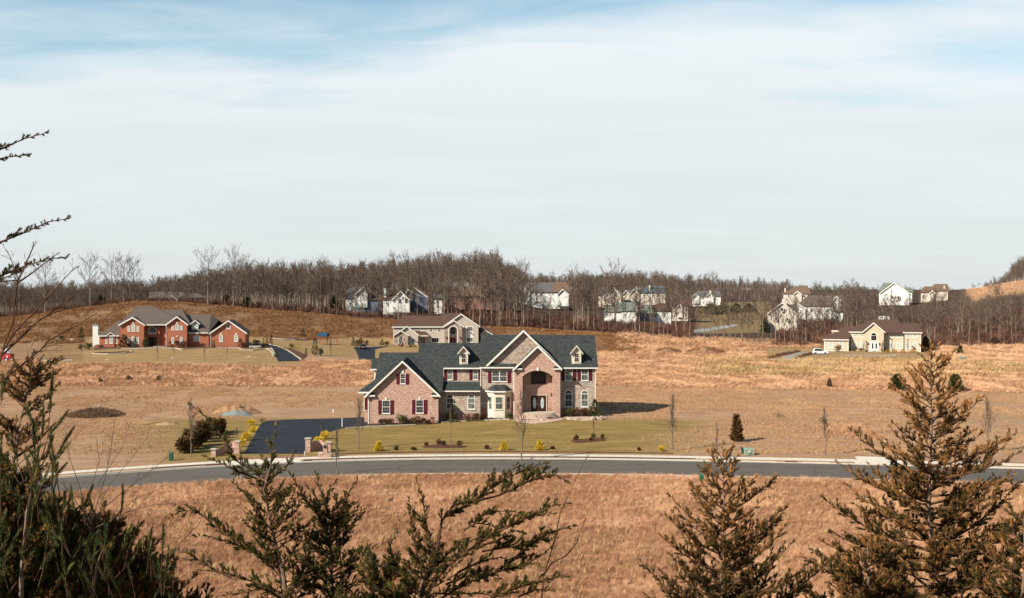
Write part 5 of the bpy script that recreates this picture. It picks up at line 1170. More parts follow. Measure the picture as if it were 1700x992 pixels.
far_house('far_house', 'big white house with tall right-leaning gable and grey-green roof on the skyline', 600, [(1461, 1502, 486, 500), (1498, 1513, 484, 492)], [(1459, 1506, 483, 1463, 1484, 469), (1492, 1516, 484, 1498, 1506, 476.5)], [(1463, 1510, 486, 1486, 468, 500)], [], [(1490, 1494, 491, 497, 0.9), (1479, 1482, 489, 493, 0.9), (1461.5, 1464, 486, 489)], roof='roof_green')
far_house('far_house', 'tan house with stepped brown roofs on the right skyline', 610, [(1530, 1552, 485, 494), (1546, 1572, 482, 492)], [(1528, 1556, 484.5, 1530, 1548, 475), (1542, 1576, 482, 1546, 1566, 471)], [(1544, 1554, 486, 1549, 481.5, 492)], [(1565.5, 1568, 474, 484)], [(1532, 1536, 489, 493)], wall='siding_tan', roof='roof_rust')
far_house('far_house', 'small white gabled cottage seen just over the ridge of the tan stucco house', 440, [(1459, 1476, 521, 533)], [(1458, 1477, 521.5, 1461, 1474, 518)], [], wall='siding_white', roof='roof_brown', depth=6)
# ------------------------------------------------------------------ bare trees
def perp(d, rnd):
    v = Vector((rnd.uniform(-1, 1), rnd.uniform(-1, 1), rnd.uniform(-1, 1))); v = v - d*v.dot(d)
    return v.normalized() if v.length > 1e-4 else Vector((1, 0, 0))
def bare_tree(seed, h, first=0.35, spread=0.8, limbs=11, lvl=3, tr=0.22, up=0.5, twig=0.022, kids=(6, 6, 5), lean=0.05, fork=False):
    """returns trunk builder and crown builder, base at the origin"""
    r = random.Random(seed); T, C = MB(), MB()
    lx, ly = r.uniform(-lean, lean), r.uniform(-lean, lean)
    n = 9; P = [Vector((lx*h*(i/n)**1.5 + r.uniform(-.012, .012)*h*(i > 0), ly*h*(i/n)**1.5 + r.uniform(-.012, .012)*h*(i > 0), h*0.93*i/n)) for i in range(n+1)]
    R = [tr*(1-0.93*(i/n)**0.85)+0.012 for i in range(n+1)]; R[0] *= 1.35
    P[0].z = -0.4; T.tube(P, R, 6)
    def at(f):
        x = f*n; i = min(int(x), n-1); return P[i].lerp(P[i+1], x-i), R[i]+(R[i+1]-R[i])*(x-i)
    def branch(p, d, L, rad, lv):
        m = 4 if lv > 1 else 3; pts = [p.copy()]; q = p.copy(); dd = d.copy()
        for i in range(m):
            dd = (dd + perp(dd, r)*0.20 + Vector((0, 0, up*0.16))).normalized(); q = q + dd*(L/m); pts.append(q.copy())
        if lv == 0: C.tube([pts[0], pts[2], pts[-1]], [rad, rad*0.75, rad*0.45], 3, cap=False); return
        C.tube(pts, [rad*(1-0.75*i/m) for i in range(m+1)], 4 if lv > 1 else 3, cap=False)
        k = kids[lvl-lv] if lvl-lv < len(kids) else 4
        for j in range(k):
            f = 0.22+0.78*(j+r.random())/k; x = min(f*m, m-1e-3); i = int(x); b = pts[i].lerp(pts[i+1], x-i)
            ax = (pts[i+1]-pts[i]).normalized(); nd = (ax*r.uniform(0.75, 1.1) + perp(ax, r)*r.uniform(0.5, 0.95)).normalized()
            branch(b, nd, L*r.uniform(0.32, 0.58)*(1.15-0.5*f), max(rad*(1-0.7*f)*0.55, twig), lv-1)
    for j in range(limbs):
        f = first + (1-first)*((j+r.random()*0.8)/limbs); p, rr = at(min(f, 0.99)); a = j*2.4+r.uniform(-.5, .5)
        el = r.uniform(0.45, 0.85)+0.5*f*up; d = Vector((math.cos(a)*math.cos(el), math.sin(a)*math.cos(el), math.sin(el)))
        branch(p, d, h*spread*(0.42-0.26*abs(f-first-0.15))*r.uniform(0.75, 1.15), max(rr*0.55, twig*1.6), lvl-1 if f < 0.93 else max(lvl-2, 0))
    return T, C
def tree_template(tname, seed, barkm, twigm, **k):
    T, C = bare_tree(seed, **k)
    o = empty(tname, (0, 0, 0))
    obj('trunk', T, barkm, o); obj('crown', C, twigm, o)
    return o
def template_meshes(o): return [(c.name.split('.')[0], c.data) for c in o.children]
def plant(name, meshes, loc, rz, s, label, cat, group=None, sz=None):
    e = empty(name, loc); e.rotation_euler.z = rz; e.scale = (s, s, s if sz is None else sz)
    tag(e, label, cat, group)
    for nm, me in meshes: link_mesh(nm, me, e)
    return e
TREES = []
for i, kw in enumerate([
    dict(h=18, first=0.42, spread=0.62, limbs=13, tr=0.24), dict(h=20, first=0.34, spread=0.72, limbs=14, tr=0.28),
    dict(h=16, first=0.48, spread=0.55, limbs=12, tr=0.20), dict(h=19, first=0.30, spread=0.85, limbs=14, tr=0.30, up=0.35),
    dict(h=17, first=0.50, spread=0.50, limbs=12, tr=0.19, up=0.9), dict(h=15, first=0.38, spread=0.6, limbs=12, tr=0.18)]):
    T, C = bare_tree(100+i, twig=0.050, kids=(8, 7, 6), **kw)
    def tomesh(nm, mb, mat):
        me = bpy.data.meshes.new(nm); me.from_pydata(mb.v, [], mb.f); me.materials.append(mat); return me
    TREES.append([('trunk', tomesh('trunk', T, M['bark_pale'] if i % 2 else M['bark_grey'])), ('crown', tomesh('crown', C, M['twig']))])
# big open-grown trees with real spread
BIG = []
for i, kw in enumerate([dict(h=22, first=0.30, spread=1.05, limbs=15, tr=0.38, up=0.45), dict(h=22, first=0.36, spread=0.85, limbs=15, tr=0.34, up=0.6)]):
    T, C = bare_tree(300+i, twig=0.045, kids=(7, 6, 5), **kw)
    BIG.append([('trunk', tomesh('trunk', T, M['bark_grey'])), ('crown', tomesh('crown', C, M['twig']))])
# the line of individual trees along the edge of the wood
def tree_at(px, Y, toppy, meshes, hh, label, group=None, rz=None, name='bare_tree', cat='tree', wide=None):
    x = X(px, Y); z = Hs(x, Y); top = Z(toppy, Y); s = max((top-z)/hh, 0.15)
    return plant(name, meshes, (x, Y, z), random.uniform(0, 6.28) if rz is None else rz, s*(wide or 1), label, cat, group, sz=s)
for px, Y, tp, k, lab in ((345, 437, 421, 0, 'tallest bare tree left of the wood, wide crown like a fan'), (388, 439, 420, 0, 'tall bare tree with broad crown, the right one of the two tallest on the crest'),
        (408, 446, 430, 1, 'tall bare tree with narrow crown close to the right of the two fan crowned trees'), (150, 434, 425, 1, 'slim bare tree standing apart above the left end of the hill'),
        (186, 438, 428, 1, 'bare tree with upright crown, first of three above the red brick house chimney'), (206, 440, 426, 1, 'bare tree with upright crown, middle of three above the red brick house'),
        (222, 442, 430, 1, 'bare tree with twisted crown, right of three above the red brick house'), (75, 430, 436, 0, 'bare tree with many thin limbs at the far left of the crest'),
        (868, 470, 444, 0, 'lone pale bare tree beside the gable of the big white colonial house'), (955, 470, 448, 1, 'grey bare tree right of the big white colonial house'),
        (1020, 455, 446, 0, 'dark bare tree with crossing limbs before the cream gabled house'), (1545, 400, 500, 1, 'pale bare tree behind the tip of the big cedar'), (1625, 398, 505, 0, 'leaning pale bare tree at the right wood edge'), (1608, 396, 500, 1, 'straight white barked tree at the right wood edge')):
    tree_at(px, Y, tp, BIG[k], 22, lab)
def edge_Y(px): return np.interp(px, [-60, 0, 240, 600, 850, 1000, 1200, 1350, 1500, 1760], [430, 430, 437, 440, 442, 438, 415, 402, 398, 398])
def skyline(px):   # height of the wood against the sky, as sight line
    return np.interp(px, [-60, 60, 120, 180, 240, 290, 330, 420, 500, 560, 640, 690, 740, 790, 830, 850, 880, 960, 1040, 1100, 1160, 1250, 1330, 1420, 1480, 1530, 1600, 1660, 1700, 1760],
                     [478, 477, 476, 474, 472, 467, 457, 447, 445, 445, 441, 433, 427, 424, 430, 444, 462, 460, 458, 461, 464, 467, 474, 475, 479, 481, 480, 464, 428, 424])
N_EDGE = 240; grp = 'bare trees of the wood edge'
for i in range(N_EDGE):
    px = -50 + 1800*(i+random.random())/N_EDGE; row = random.random()
    Y = float(edge_Y(px)) + 1 + row*22
    tp = float(skyline(px)) + random.uniform(4, 38) + (16 if 1150 < px < 1290 else 0)
    if 610 < px < 850: tp = random.uniform(455, 485)
    if px > 1340: tp = random.uniform(493, 525)
    if 856 < px < 950 and random.random() < 0.8: tp = random.uniform(490, 518)
    if (1270 < px < 1398 or 990 < px < 1110 or 570 < px < 740) and random.random() < 0.5: tp = random.uniform(500, 525)
    tree_at(px, Y, tp, TREES[random.randrange(6)], (18, 20, 16, 19, 17, 15)[0], 'slender bare grey tree in the row along the edge of the wood', grp, wide=random.uniform(0.7, 0.95))
# the wood behind, too many to count
prs = []
for t in TREES:
    m = MB();
    jm = bpy.data.meshes.new('wood_tree'); vs, fs, off = [], [], 0
    for nm, me in t:
        co = np.empty(len(me.vertices)*3, np.float32); me.vertices.foreach_get('co', co); vs.append(co.reshape(-1, 3))
        fs += [tuple(v+off for v in p.vertices) for p in me.polygons]; off += len(me.vertices)
    nt = len(t[0][1].polygons)
    jm.from_pydata(np.concatenate(vs).tolist(), [], fs); jm.materials.append(t[0][1].materials[0]); jm.materials.append(M['twig'])
    jm.polygons.foreach_set('material_index', [0]*nt+[1]*(len(fs)-nt)); prs.append(proto('wood_tree', jm))
y = np.sqrt(RNG.uniform(445**2, 1150**2, 16000)); x = RNG.uniform(-0.60, 0.60, 16000)*y; zn = zones(x, y); px = zn['px']
near = np.interp(px, [1100, 1180, 1350, 1760], [464, 482, 492, 494]); h0 = 18.0; tp = np.where((y < 560) & (px > 1120), np.maximum(skyline(px), near), skyline(px)) + np.abs(RNG.normal(0, 8, len(x))) - np.where(RNG.random(len(x)) < 0.12, 6, 0)
hz_ = CZ-(tp-HY)*y/F - zn['z']; keep = (zn['woods'] > 0.5) & (hz_ > 3)
ht = np.minimum(hz_, RNG.uniform(13, 23, len(x)))
keep &= RNG.random(len(x)) < np.where(y < 520, 0.8, 0.5)
keep &= ~((px > 1140) & (px < 1290) & (y < 660))
# keep clearings around the houses beyond the edge
for ho in [o for o in COL.objects if o.type == 'EMPTY' and o.name.startswith('far_house')]:
    hx, hy = ho.location.x, ho.location.y; hp = CX+F*hx/hy
    keep &= ~((np.abs(px-hp) < 31+(8 if hp < 960 else 4)) & (y < hy+10) & (RNG.random(len(x)) < (0.94 if 860 < hp < 950 else 0.70)))
x, y, ht, zz_ = x[keep], y[keep], ht[keep], zn['z'][keep]; n = len(x); s = ht/17.0
rot = np.zeros((n, 3)); rot[:, 2] = RNG.uniform(0, 6.28, n)
scatter('far_woodland', np.stack([x, y, zz_-0.2], -1), rot, np.stack([np.clip(s, .5, 1)*0.85, np.clip(s, .5, 1)*0.85, s], -1), RNG.integers(0, 6, n), prs, 'brown leafless wood covering the slopes behind the hill')
print('wood trees', n)
# undergrowth: reddish brush under the trees
def brush_mesh(seed, n, w, h, mat, blade=0.05):
    r = random.Random(seed); V, Fc = [], []
    for i in range(n):
        a = r.uniform(0, 6.28); rr = r.uniform(0, 0.4)*w; b = Vector((math.cos(a)*rr, math.sin(a)*rr, 0)); d = Vector((math.cos(a)*r.uniform(0.1, 0.8)*w, math.sin(a)*r.uniform(0.1, 0.8)*w, h*r.uniform(0.5, 1.1)))
        for q in range(3):
            s_ = b + d*(q*0.28); e_ = s_ + Vector((d.x*r.uniform(-.6, 1.2), d.y*r.uniform(-.6, 1.2), d.z*0.5)); t = Vector((r.uniform(-1, 1), r.uniform(-1, 1), 0))*blade
            k = len(V); V += [tuple(s_-t), tuple(s_+t), tuple(e_)]; Fc.append((k, k+1, k+2))
    me = bpy.data.meshes.new('brush'); me.from_pydata(V, [], Fc); me.materials.append(mat); return me
bm_ = grass_mat('reddish_brush', [(0.1, (0.085, 0.042, 0.032)), (0.5, (0.17, 0.08, 0.055)), (0.9, (0.28, 0.15, 0.095))])
pb = [proto('brush_clump', brush_mesh(i, 46, 1.3, 1.9, bm_, 0.045)) for i in range(3)]
x, y = place_rand(7000, (-0.56, 0.56), (398, 520)); zn = zones(x, y)
grow('undergrowth', x, y, (zn['woods'] > 0.6) & (y > edge_Y(zn['px'])-1) & ~((zn['px'] > 1150) & (zn['px'] < 1285)), pb, 0.6, 1.5, 'reddish brown brush and saplings under the bare trees')

# ------------------------------------------------------------------ leafy shrubs and conifers
def leaf_cloud(seed, n, dist, size, jag=0.5):
    """n small leaf-sprays: dist(r) -> (pos, outward); returns V, F(tri), tone"""
    r = np.random.default_rng(seed); P, O = dist(r, n)
    k = 3; V = np.zeros((n, 6, 3)); tone = np.zeros((n, 6))
    for j in range(2):
        a = r.normal(0, 1, (n, 3)); a /= np.linalg.norm(a, axis=1, keepdims=True)
        tip = O + 0.55*a; tip /= np.linalg.norm(tip, axis=1, keepdims=True); b = np.cross(tip, r.normal(0, 1, (n, 3))); b /= np.linalg.norm(b, axis=1, keepdims=True)+1e-9
        s = size*r.uniform(0.6, 1.4, (n, 1))
        V[:, j*3] = P - b*s*0.32; V[:, j*3+1] = P + b*s*0.32; V[:, j*3+2] = P + tip*s*1.25
    t = np.clip(r.normal(0.45, 0.2, n), 0, 1); tone[:] = t[:, None]; tone[:, 2] += 0.12; tone[:, 5] += 0.12
    Fq = np.arange(n*6).reshape(-1, 3)
    return V.reshape(-1, 3), Fq, np.repeat(tone.reshape(-1, 1), 4, 1)
def cone_dist(h, w, power=1.0, lumps=7, base=0.05):
    def f(r, n):
        t = r.random(n)**1.5; prof = (1-t)**power*(0.75+0.25*np.minimum(1, t*6+0.3)); a = r.uniform(0, 6.283, n)
        lump = 1+0.22*np.sin(a*3+t*19)+0.14*np.sin(a*5-t*31)+r.normal(0, .06, n); rr = w/2*prof*lump*np.sqrt(r.uniform(0.35, 1, n))
        P = np.stack([np.cos(a)*rr, np.sin(a)*rr, h*(base+(1-base)*t)], -1); O = np.stack([np.cos(a), np.sin(a), np.full(n, 0.75)], -1); return P, O/np.linalg.norm(O, axis=1, keepdims=True)
    return f
def ball_dist(h, w, lobes=5, seed=0):
    rr0 = random.Random(seed); L = [(0, 0, h*0.45, w*0.38, h*0.48)] + [(math.cos(i*2.4)*w*rr0.uniform(.15, .3), math.sin(i*2.4)*w*rr0.uniform(.15, .3), h*rr0.uniform(.3, .68), w*rr0.uniform(.2, .28), h*rr0.uniform(.25, .36)) for i in range(lobes)]
    def f(r, n):
        k = r.integers(0, len(L), n); A = np.array(L)[k]; d = r.normal(0, 1, (n, 3)); d /= np.linalg.norm(d, axis=1, keepdims=True)
        q = r.uniform(0.55, 1.05, n)[:, None]; P = A[:, :3] + d*q*np.stack([A[:, 3], A[:, 3], A[:, 4]], -1); P[:, 2] = np.maximum(P[:, 2], 0.03); O = d+np.array([0, 0, 0.4]); return P, O/np.linalg.norm(O, axis=1, keepdims=True)
    return f
_cache = {}
def shrub_mesh(kind, matn, h, w, n, size, seed):
    key = (kind, matn, round(h, 1), round(w, 1), n, seed)
    if key not in _cache:
        d = cone_dist(h, w, 0.85) if kind == 'cone' else cone_dist(h, w, 0.45) if kind == 'column' else ball_dist(h, w, 6, seed)
        V, Fq, tn = leaf_cloud(seed+9, n, d, size); _cache[key] = np_mesh('foliage', V, Fq, M[matn], tn)
    return _cache[key]
def shrub(name, px, py, wpx, hpx, kind, matn, label, cat='shrub', group=None, n=420, seed=None, Y=None, stem=True, size=None):
    if Y is None: x, Y, z = ground(px, py)
    else: x = X(px, Y); z = Hs(x, Y)
    w, h = wpx*Y/F, hpx*Y/F; seed = seed if seed is not None else random.randrange(1000)
    e = thing(name, label, cat, (x, Y, z), group)
    link_mesh('foliage', shrub_mesh(kind, matn, h, w, n, size or max(0.10, 0.11*math.sqrt(w*h)), seed), e)
    mb = MB(); mb.tube([(x, Y, z-0.2), (x, Y, z+h*0.5)], [0.05+h*0.015, 0.02], 5); obj('stem', mb, M['twig_dark'], e)
    e.rotation_euler.z = random.uniform(0, 6.28)
    return e
# golden cypresses
for px, py, w, h, lab in ((628.5, 748.6, 17, 16, 'leftmost golden cypress in the planting strip, pointed, before the brick wing'), (837, 747.4, 15, 14.5, 'middle golden cypress of the planting strip, before the bay window'), (896, 747, 16, 16.5, 'golden cypress just right of the bare street tree'), (1098, 749, 11, 9, 'low round golden shrub at the right end of the planting strip')):
    shrub('golden_cypress', px, py, w, h, 'cone' if h > 12 else 'ball', 'gold_shrub', lab, group='golden shrubs', n=520)
for px, py, w, h, lab in ((416.5, 706, 13, 9, 'farthest golden shrub on the left side of the driveway'), (420, 717, 14, 9, 'second farthest golden shrub left of the driveway'), (409, 731, 17, 12, 'larger golden shrub behind the left gate pillar'), (403, 741, 11, 12, 'golden shrub nearest the left gate pillar'), (538, 729, 14, 12, 'upper golden shrub on the right edge of the driveway'), (530, 735.5, 17, 9, 'golden shrub rising just behind the right gate wall'), (546, 738, 8, 5, 'small golden shrub peeping beside the right gate wall')):
    shrub('golden_shrub', px, py, w*1.15, h*1.2, 'ball', 'gold_shrub', lab, group='golden shrubs', n=420)
# dark shrubs in the planting strip and lawn islands
for px, py, w, h, m_, lab in ((657.5, 747, 8, 6, 'burgundy_shrub', 'small wine-brown shrub right of the leftmost golden cypress'), (687, 747, 10, 5, 'burgundy_shrub', 'sparse low brown shrub in the strip under the left lawn island'), (708, 740, 7, 6, 'rust_shrub', 'leftmost small rusty shrub of the left lawn island'), (728, 738, 9, 10, 'rust_shrub', 'taller rusty shrub of the pair in the left lawn island'), (736.5, 740, 10, 9, 'burgundy_shrub', 'rounder dark shrub of the pair in the left lawn island'), (763, 742, 12, 12, 'rust_shrub', 'largest rusty shrub at the right end of the left lawn island'),
        (808.5, 745, 8, 7, 'burgundy_shrub', 'round wine-brown shrub left of the middle golden cypress'), (917.5, 745.5, 7, 5.5, 'burgundy_shrub', 'little round dark shrub right of the bare street tree'), (956, 731, 9, 8, 'rust_shrub', 'left dark shrub of the right lawn island'), (957.5, 730, 8, 9, 'rust_shrub', 'small upright shrub in the right lawn island'), (985, 728, 8, 9, 'evergreen', 'dark upright shrub before the thin staked tree'), (981, 732, 6, 6, 'rust_shrub', 'lowest orange-brown shrub of the right lawn island'), (1000, 728.5, 7, 9, 'rust_shrub', 'rightmost shrub of the right lawn island'), (1061, 747.6, 6, 5, 'burgundy_shrub', 'tiny brown shrub left of the low golden shrub')):
    shrub('small_shrub', px, py, w, h, 'ball', m_, lab, n=260)
# foundation planting of the brick house
for px, py, w, h, kd, m_, lab in ((634, 702, 15, 9, 'ball', 'rust_shrub', 'first brown shrub from the left under the brick wing window'), (646, 702.5, 17, 9, 'ball', 'rust_shrub', 'second brown shrub from the left under the brick wing window'), (668, 702.5, 20, 15, 'ball', 'evergreen', 'yellow-green twiggy shrub at the middle of the brick wing'), (677, 703, 12, 8, 'ball', 'burgundy_shrub', 'low dark shrub right of the yellow-green one'), (689.5, 702.5, 17, 12, 'ball', 'rust_shrub', 'brown shrub under the right window of the brick wing'), (702, 701.5, 12, 11, 'ball', 'rust_shrub', 'round olive shrub near the right corner of the brick wing'), (711, 702, 10, 7, 'ball', 'burgundy_shrub', 'low dark shrub at the right corner of the brick wing'),
        (749.5, 698, 17, 22, 'cone', 'evergreen', 'dark green conifer in front of the left arched window'), (776, 696.5, 11, 11, 'ball', 'rust_shrub', 'small olive shrub between the arched windows'), (790, 696.5, 13, 12, 'ball', 'rust_shrub', 'brown shrub under the right arched window'), (804, 695, 12, 13, 'ball', 'burgundy_shrub', 'reddish twiggy shrub left of the bay window'), (847.5, 694, 12, 10, 'ball', 'evergreen', 'dark green shrub right of the bay window'),
        (944, 692.5, 17, 13, 'ball', 'evergreen', 'dark green shrub by the portico corner'), (955, 692.5, 13, 14, 'ball', 'rust_shrub', 'twiggy grey-green shrub left of the wine-brown one'), (968, 693, 14, 13, 'ball', 'burgundy_shrub', 'wine-brown shrub under the right arched window'), (976, 692, 12, 13, 'ball', 'evergreen', 'dark shrub beside the corner conifer'), (987.5, 692.5, 19, 24, 'cone', 'evergreen', 'pyramid conifer at the right corner of the brick house'), (892, 699, 7, 5, 'ball', 'burgundy_shrub', 'tiny dark shrub on the gravel before the steps'), (912, 696, 10, 4, 'ball', 'burgundy_shrub', 'low spreading dark shrub before the steps')):
    yy_ = 169.0 if px < 728 else (171.2 if px < 800 else 171.5 if px < 853 else 169.6 if px < 930 else 172.0)
    e = shrub('foundation_shrub', px, py, w*1.1, h*1.15, kd, m_, lab, n=340, Y=yy_)
# hedge of arborvitae left of the driveway
hp = [(308, 752, 30, 29), (317, 746, 25, 35), (326, 741, 29, 35), (335, 734, 24, 38), (342, 729, 27, 31), (350, 724, 22, 31), (358, 720, 25, 25), (366, 717, 18, 20)]
for i, (px, py, w, h) in enumerate(hp):
    shrub('hedge_arborvitae', px, py, w, h, 'ball', 'rust_shrub', ['bushy rust-brown arborvitae nearest the street in the left hedge'] [0] if i == 0 else 'rust-brown arborvitae in the dense hedge row left of the driveway', group=None if i == 0 else 'rust-brown hedge left of the driveway', n=900, size=0.3)
shrub('conifer', 1223, 733, 17, 44, 'column', 'rust_shrub', 'narrow rusty conifer standing alone on the lawn above the utility box', 'tree', n=620, size=0.3)
shrub('juniper', 1377, 643.5, 9, 15, 'column', 'burgundy_shrub', 'dark reddish juniper alone at the meadow edge', 'tree', n=500)
shrub('pine', 1489, 648, 22, 25, 'column', 'evergreen', 'grey-green pine left of the big cedar top in the meadow', 'tree', n=1100, size=0.42)
shrub('pine', 1586, 650, 22, 27, 'column', 'evergreen', 'grey-green pine right of the big cedar top in the meadow', 'tree', n=1100, size=0.42)
shrub('conifer', 1594, 590, 13, 17, 'cone', 'evergreen', 'dark small conifer at the right end of the tan house lawn', 'tree', n=500)
shrub('conifer', 1537, 583, 20, 24, 'cone', 'evergreen', 'dark bushy conifer at the right corner of the tan house', 'tree', n=600)
for px, py, w, h, lab in ((167, 636, 8, 10, 'pale dead sapling leftmost of three in the orange meadow'), (214.5, 632, 12, 10, 'dark little bush in the middle of the orange meadow'), (263, 633, 8, 11, 'small dark cedar rightmost of three in the orange meadow')):
    shrub('meadow_bush', px, py, w, h, 'ball', 'rust_shrub', lab, n=260)
shrub('green_bush', 1292, 693, 22, 9, 'ball', 'evergreen', 'straggly yellow-green bush lying in the tan field', n=60)
shrub('reddish_shrub', 436, 704, 14, 11, 'ball', 'burgundy_shrub', 'reddish twiggy shrub at the back left corner of the driveway', n=90)
# by the red brick house
for px, py, w, h, kd, m_, lab in ((205, 577, 16, 21, 'cone', 'evergreen', 'dark shrub before the left gabled bay'), (217, 577.5, 10, 12, 'ball', 'burgundy_shrub', 'wine-brown shrub beside the blue spruce'), (224.5, 578, 11, 17, 'cone', 'blue_spruce', 'blue spruce under the left bay windows'), (241.5, 577, 13, 17, 'ball', 'evergreen', 'dark rounded tree left of the red brick entrance'), (294.5, 576, 17, 25, 'cone', 'evergreen', 'pointed green conifer before the right gabled bay'), (282, 576, 8, 12, 'cone', 'evergreen', 'small dark shrub left of the pointed conifer'), (304.5, 577, 18, 12, 'ball', 'burgundy_shrub', 'wide wine-brown shrub right of the pointed conifer'), (335, 577, 14, 8, 'ball', 'burgundy_shrub', 'low twiggy shrub under the link window'), (354.5, 577, 6, 13, 'column', 'evergreen', 'narrow dark column shrub at the garage corner'), (399, 577, 11, 15, 'cone', 'evergreen', 'dark cone shrub at the right garage corner'), (406, 578, 13, 11, 'ball', 'burgundy_shrub', 'dark wine shrub past the right garage corner'), (146.5, 580, 18, 12, 'ball', 'evergreen', 'round dark shrub left of the white chimney'), (134, 581, 9, 11, 'ball', 'evergreen', 'small dark bush farthest left of the chimney'), (167, 577, 12, 5, 'ball', 'evergreen', 'low shrub in front of the chimney foot'),
        (437.5, 576, 3.5, 15, 'column', 'evergreen', 'narrow juniper nearest the white stone arc'), (443, 573, 4.5, 13, 'column', 'evergreen', 'narrow juniper in the middle of the driveway head'), (450, 571, 5, 15, 'column', 'burgundy_shrub', 'narrow brown juniper at the driveway head'), (425, 573.5, 17, 10, 'ball', 'blue_spruce', 'dark weeping evergreen over the white stone arc'), (503, 559.5, 8, 14, 'cone', 'evergreen', 'small spruce standing behind the long white edged bed'), (484, 577, 9, 7, 'ball', 'evergreen', 'flat topped green shrub right of the curved driveway'), (508, 591, 5, 13, 'cone', 'evergreen', 'small spiral conifer right of the curved driveway'), (458, 592, 6, 10, 'cone', 'evergreen', 'small ragged shrub at the foot of the curved driveway'), (523, 590, 11, 27, 'column', 'rust_shrub', 'tall brown-green columnar conifer before the play set'), (532, 590, 9, 16, 'ball', 'blue_spruce', 'grey bush beside the columnar conifer'),
        (587, 574, 8, 13, 'cone', 'evergreen', 'left dark conifer behind the navy car'), (595, 574, 12, 12, 'ball', 'rust_shrub', 'brown bush left behind the navy car'), (600, 573, 8, 13, 'ball', 'evergreen', 'dark bush directly behind the navy car'), (609, 572.5, 7, 9, 'ball', 'rust_shrub', 'olive bush right behind the navy car'), (634, 573, 8, 10, 'cone', 'evergreen', 'dark conifer between the navy car and the grey house'), (642, 573.5, 9, 8, 'ball', 'rust_shrub', 'tan bush left of the grey house'), (665.5, 575.5, 8, 17, 'column', 'burgundy_shrub', 'tall dark reddish shrub before the stone gable of the grey house'), (682, 576, 9, 4, 'ball', 'evergreen', 'low dark shrub under the grey house gable window'), (689, 576, 7, 4, 'ball', 'gold_dull', 'low yellowish shrub beside the grey house'),
        (102, 565, 11, 9, 'ball', 'evergreen', 'dark bush in the left white edged bed'), (135, 562, 9, 19, 'cone', 'evergreen', 'yellow-green spruce above the white edged bed on the left')):
    shrub('garden_shrub', px, py, w, h, kd, m_, lab, n=240)
# by the tan house
for px, py, w, h, kd, m_, lab in ((1391, 584, 12, 13, 'ball', 'rust_shrub', 'cloud pruned tree before the garage wing of the tan house'), (1419.5, 583, 9, 9, 'ball', 'evergreen', 'round green shrub under the left arched windows'), (1430, 583, 11, 6, 'ball', 'burgundy_shrub', 'low wine-brown shrub left of the tan house portico'), (1439, 584, 4.5, 18, 'column', 'evergreen', 'narrow dark column tree left of the white doors'), (1465.5, 584, 4.5, 18, 'column', 'evergreen', 'narrow dark column tree right of the white doors'), (1471, 583, 9, 12, 'cone', 'blue_spruce', 'blue-grey cone shrub right of the portico'), (1492.5, 583, 6, 7, 'ball', 'burgundy_shrub', 'small dark shrub at the recess of the tan house')):
    shrub('garden_shrub', px, py, w, h, kd, m_, lab, n=240)
for px, w, lab in ((1473, 9, 'first golden mound right of the portico'), (1485, 12, 'second golden mound right of the portico'), (1499, 10, 'third golden mound right of the portico'), (1515, 13, 'last golden mound at the right corner of the tan house')):
    shrub('golden_mound', px, 585, w, 5.5, 'cone', 'gold_dull', lab, n=240)
# beds with golden shrubs beside the tan house drive
for k, (xa, ya, xb, yb_, hgt) in enumerate(((1272, 594, 1322, 584, 4.5), (1321, 593, 1352, 586, 4))):
    for i in range(6):
        f = i/5; px, py = xa+(xb-xa)*f, ya+(yb_-ya)*f
        shrub('bed_shrub', px, py, 11, hgt, 'ball', 'gold_dull' if f < 0.35 else 'rust_shrub', ('golden' if f < 0.35 else 'rusty')+' low shrub in the '+('left' if k == 0 else 'right')+' bed along the tan house drive', group=('golden' if f < 0.35 else 'rusty')+(' left' if k == 0 else ' right')+' drive bed shrubs', n=120)
for i in range(6):
    shrub('bed_shrub', 453+i*4.6, 572.2+i*1.5+i*i*0.08, 6, 3, 'ball', 'gold_dull', 'low golden shrub in the row along the curved driveway', group='golden shrubs on the curved driveway edge', n=110)
for px, py, lab in ((458, 562, 'leftmost tiny golden shrub in the long white edged bed'), (469, 562.5, 'second tiny golden shrub in the long white edged bed'), (494, 560.5, 'tiny golden shrub left of the small spruce'), (503.5, 562, 'tiny golden shrub under the small spruce'), (446, 578, 'golden tuft at the tip of the curved driveway bed')):
    shrub('bed_shrub', px, py, 6, 2.4, 'ball', 'gold_dull', lab, n=90)
# evergreens far off
for px, py, w, h, Y, lab in ((1045, 497, 20, 14, 560, 'dark evergreen clump left below the cream houses'), (1082, 502, 30, 14, 560, 'wide dark evergreen clump below the tall chimney'), (1100, 503, 22, 12, 562, 'dark evergreen clump right below the tall chimney'), (1180, 512, 26, 16, 600, 'left dark evergreen of the row below the long white house'), (1200, 511, 24, 17, 602, 'middle dark evergreen of the row below the long white house'), (1222, 510, 24, 15, 604, 'right dark evergreen of the row below the long white house'), (1243, 509, 22, 12, 604, 'last low evergreen of the row below the long white house'), (1270, 533, 12, 22, 476, 'dark evergreen at the left wall of the tan gabled house'), (375, 503, 18, 16, 452, 'dark cedar among the trunks left of the utility pole'), (410, 502, 16, 16, 453, 'second dark cedar among the trunks left of the utility pole'), (168, 501, 16, 16, 450, 'dark cedar among the trunks above the red brick house'), (556, 500, 20, 30, 458, 'green-brown cedar in the wood left of the white houses')):
    shrub('evergreen_tree', px, py, w, h, 'cone', 'evergreen', lab, 'tree', n=420, Y=Y, size=0.9)
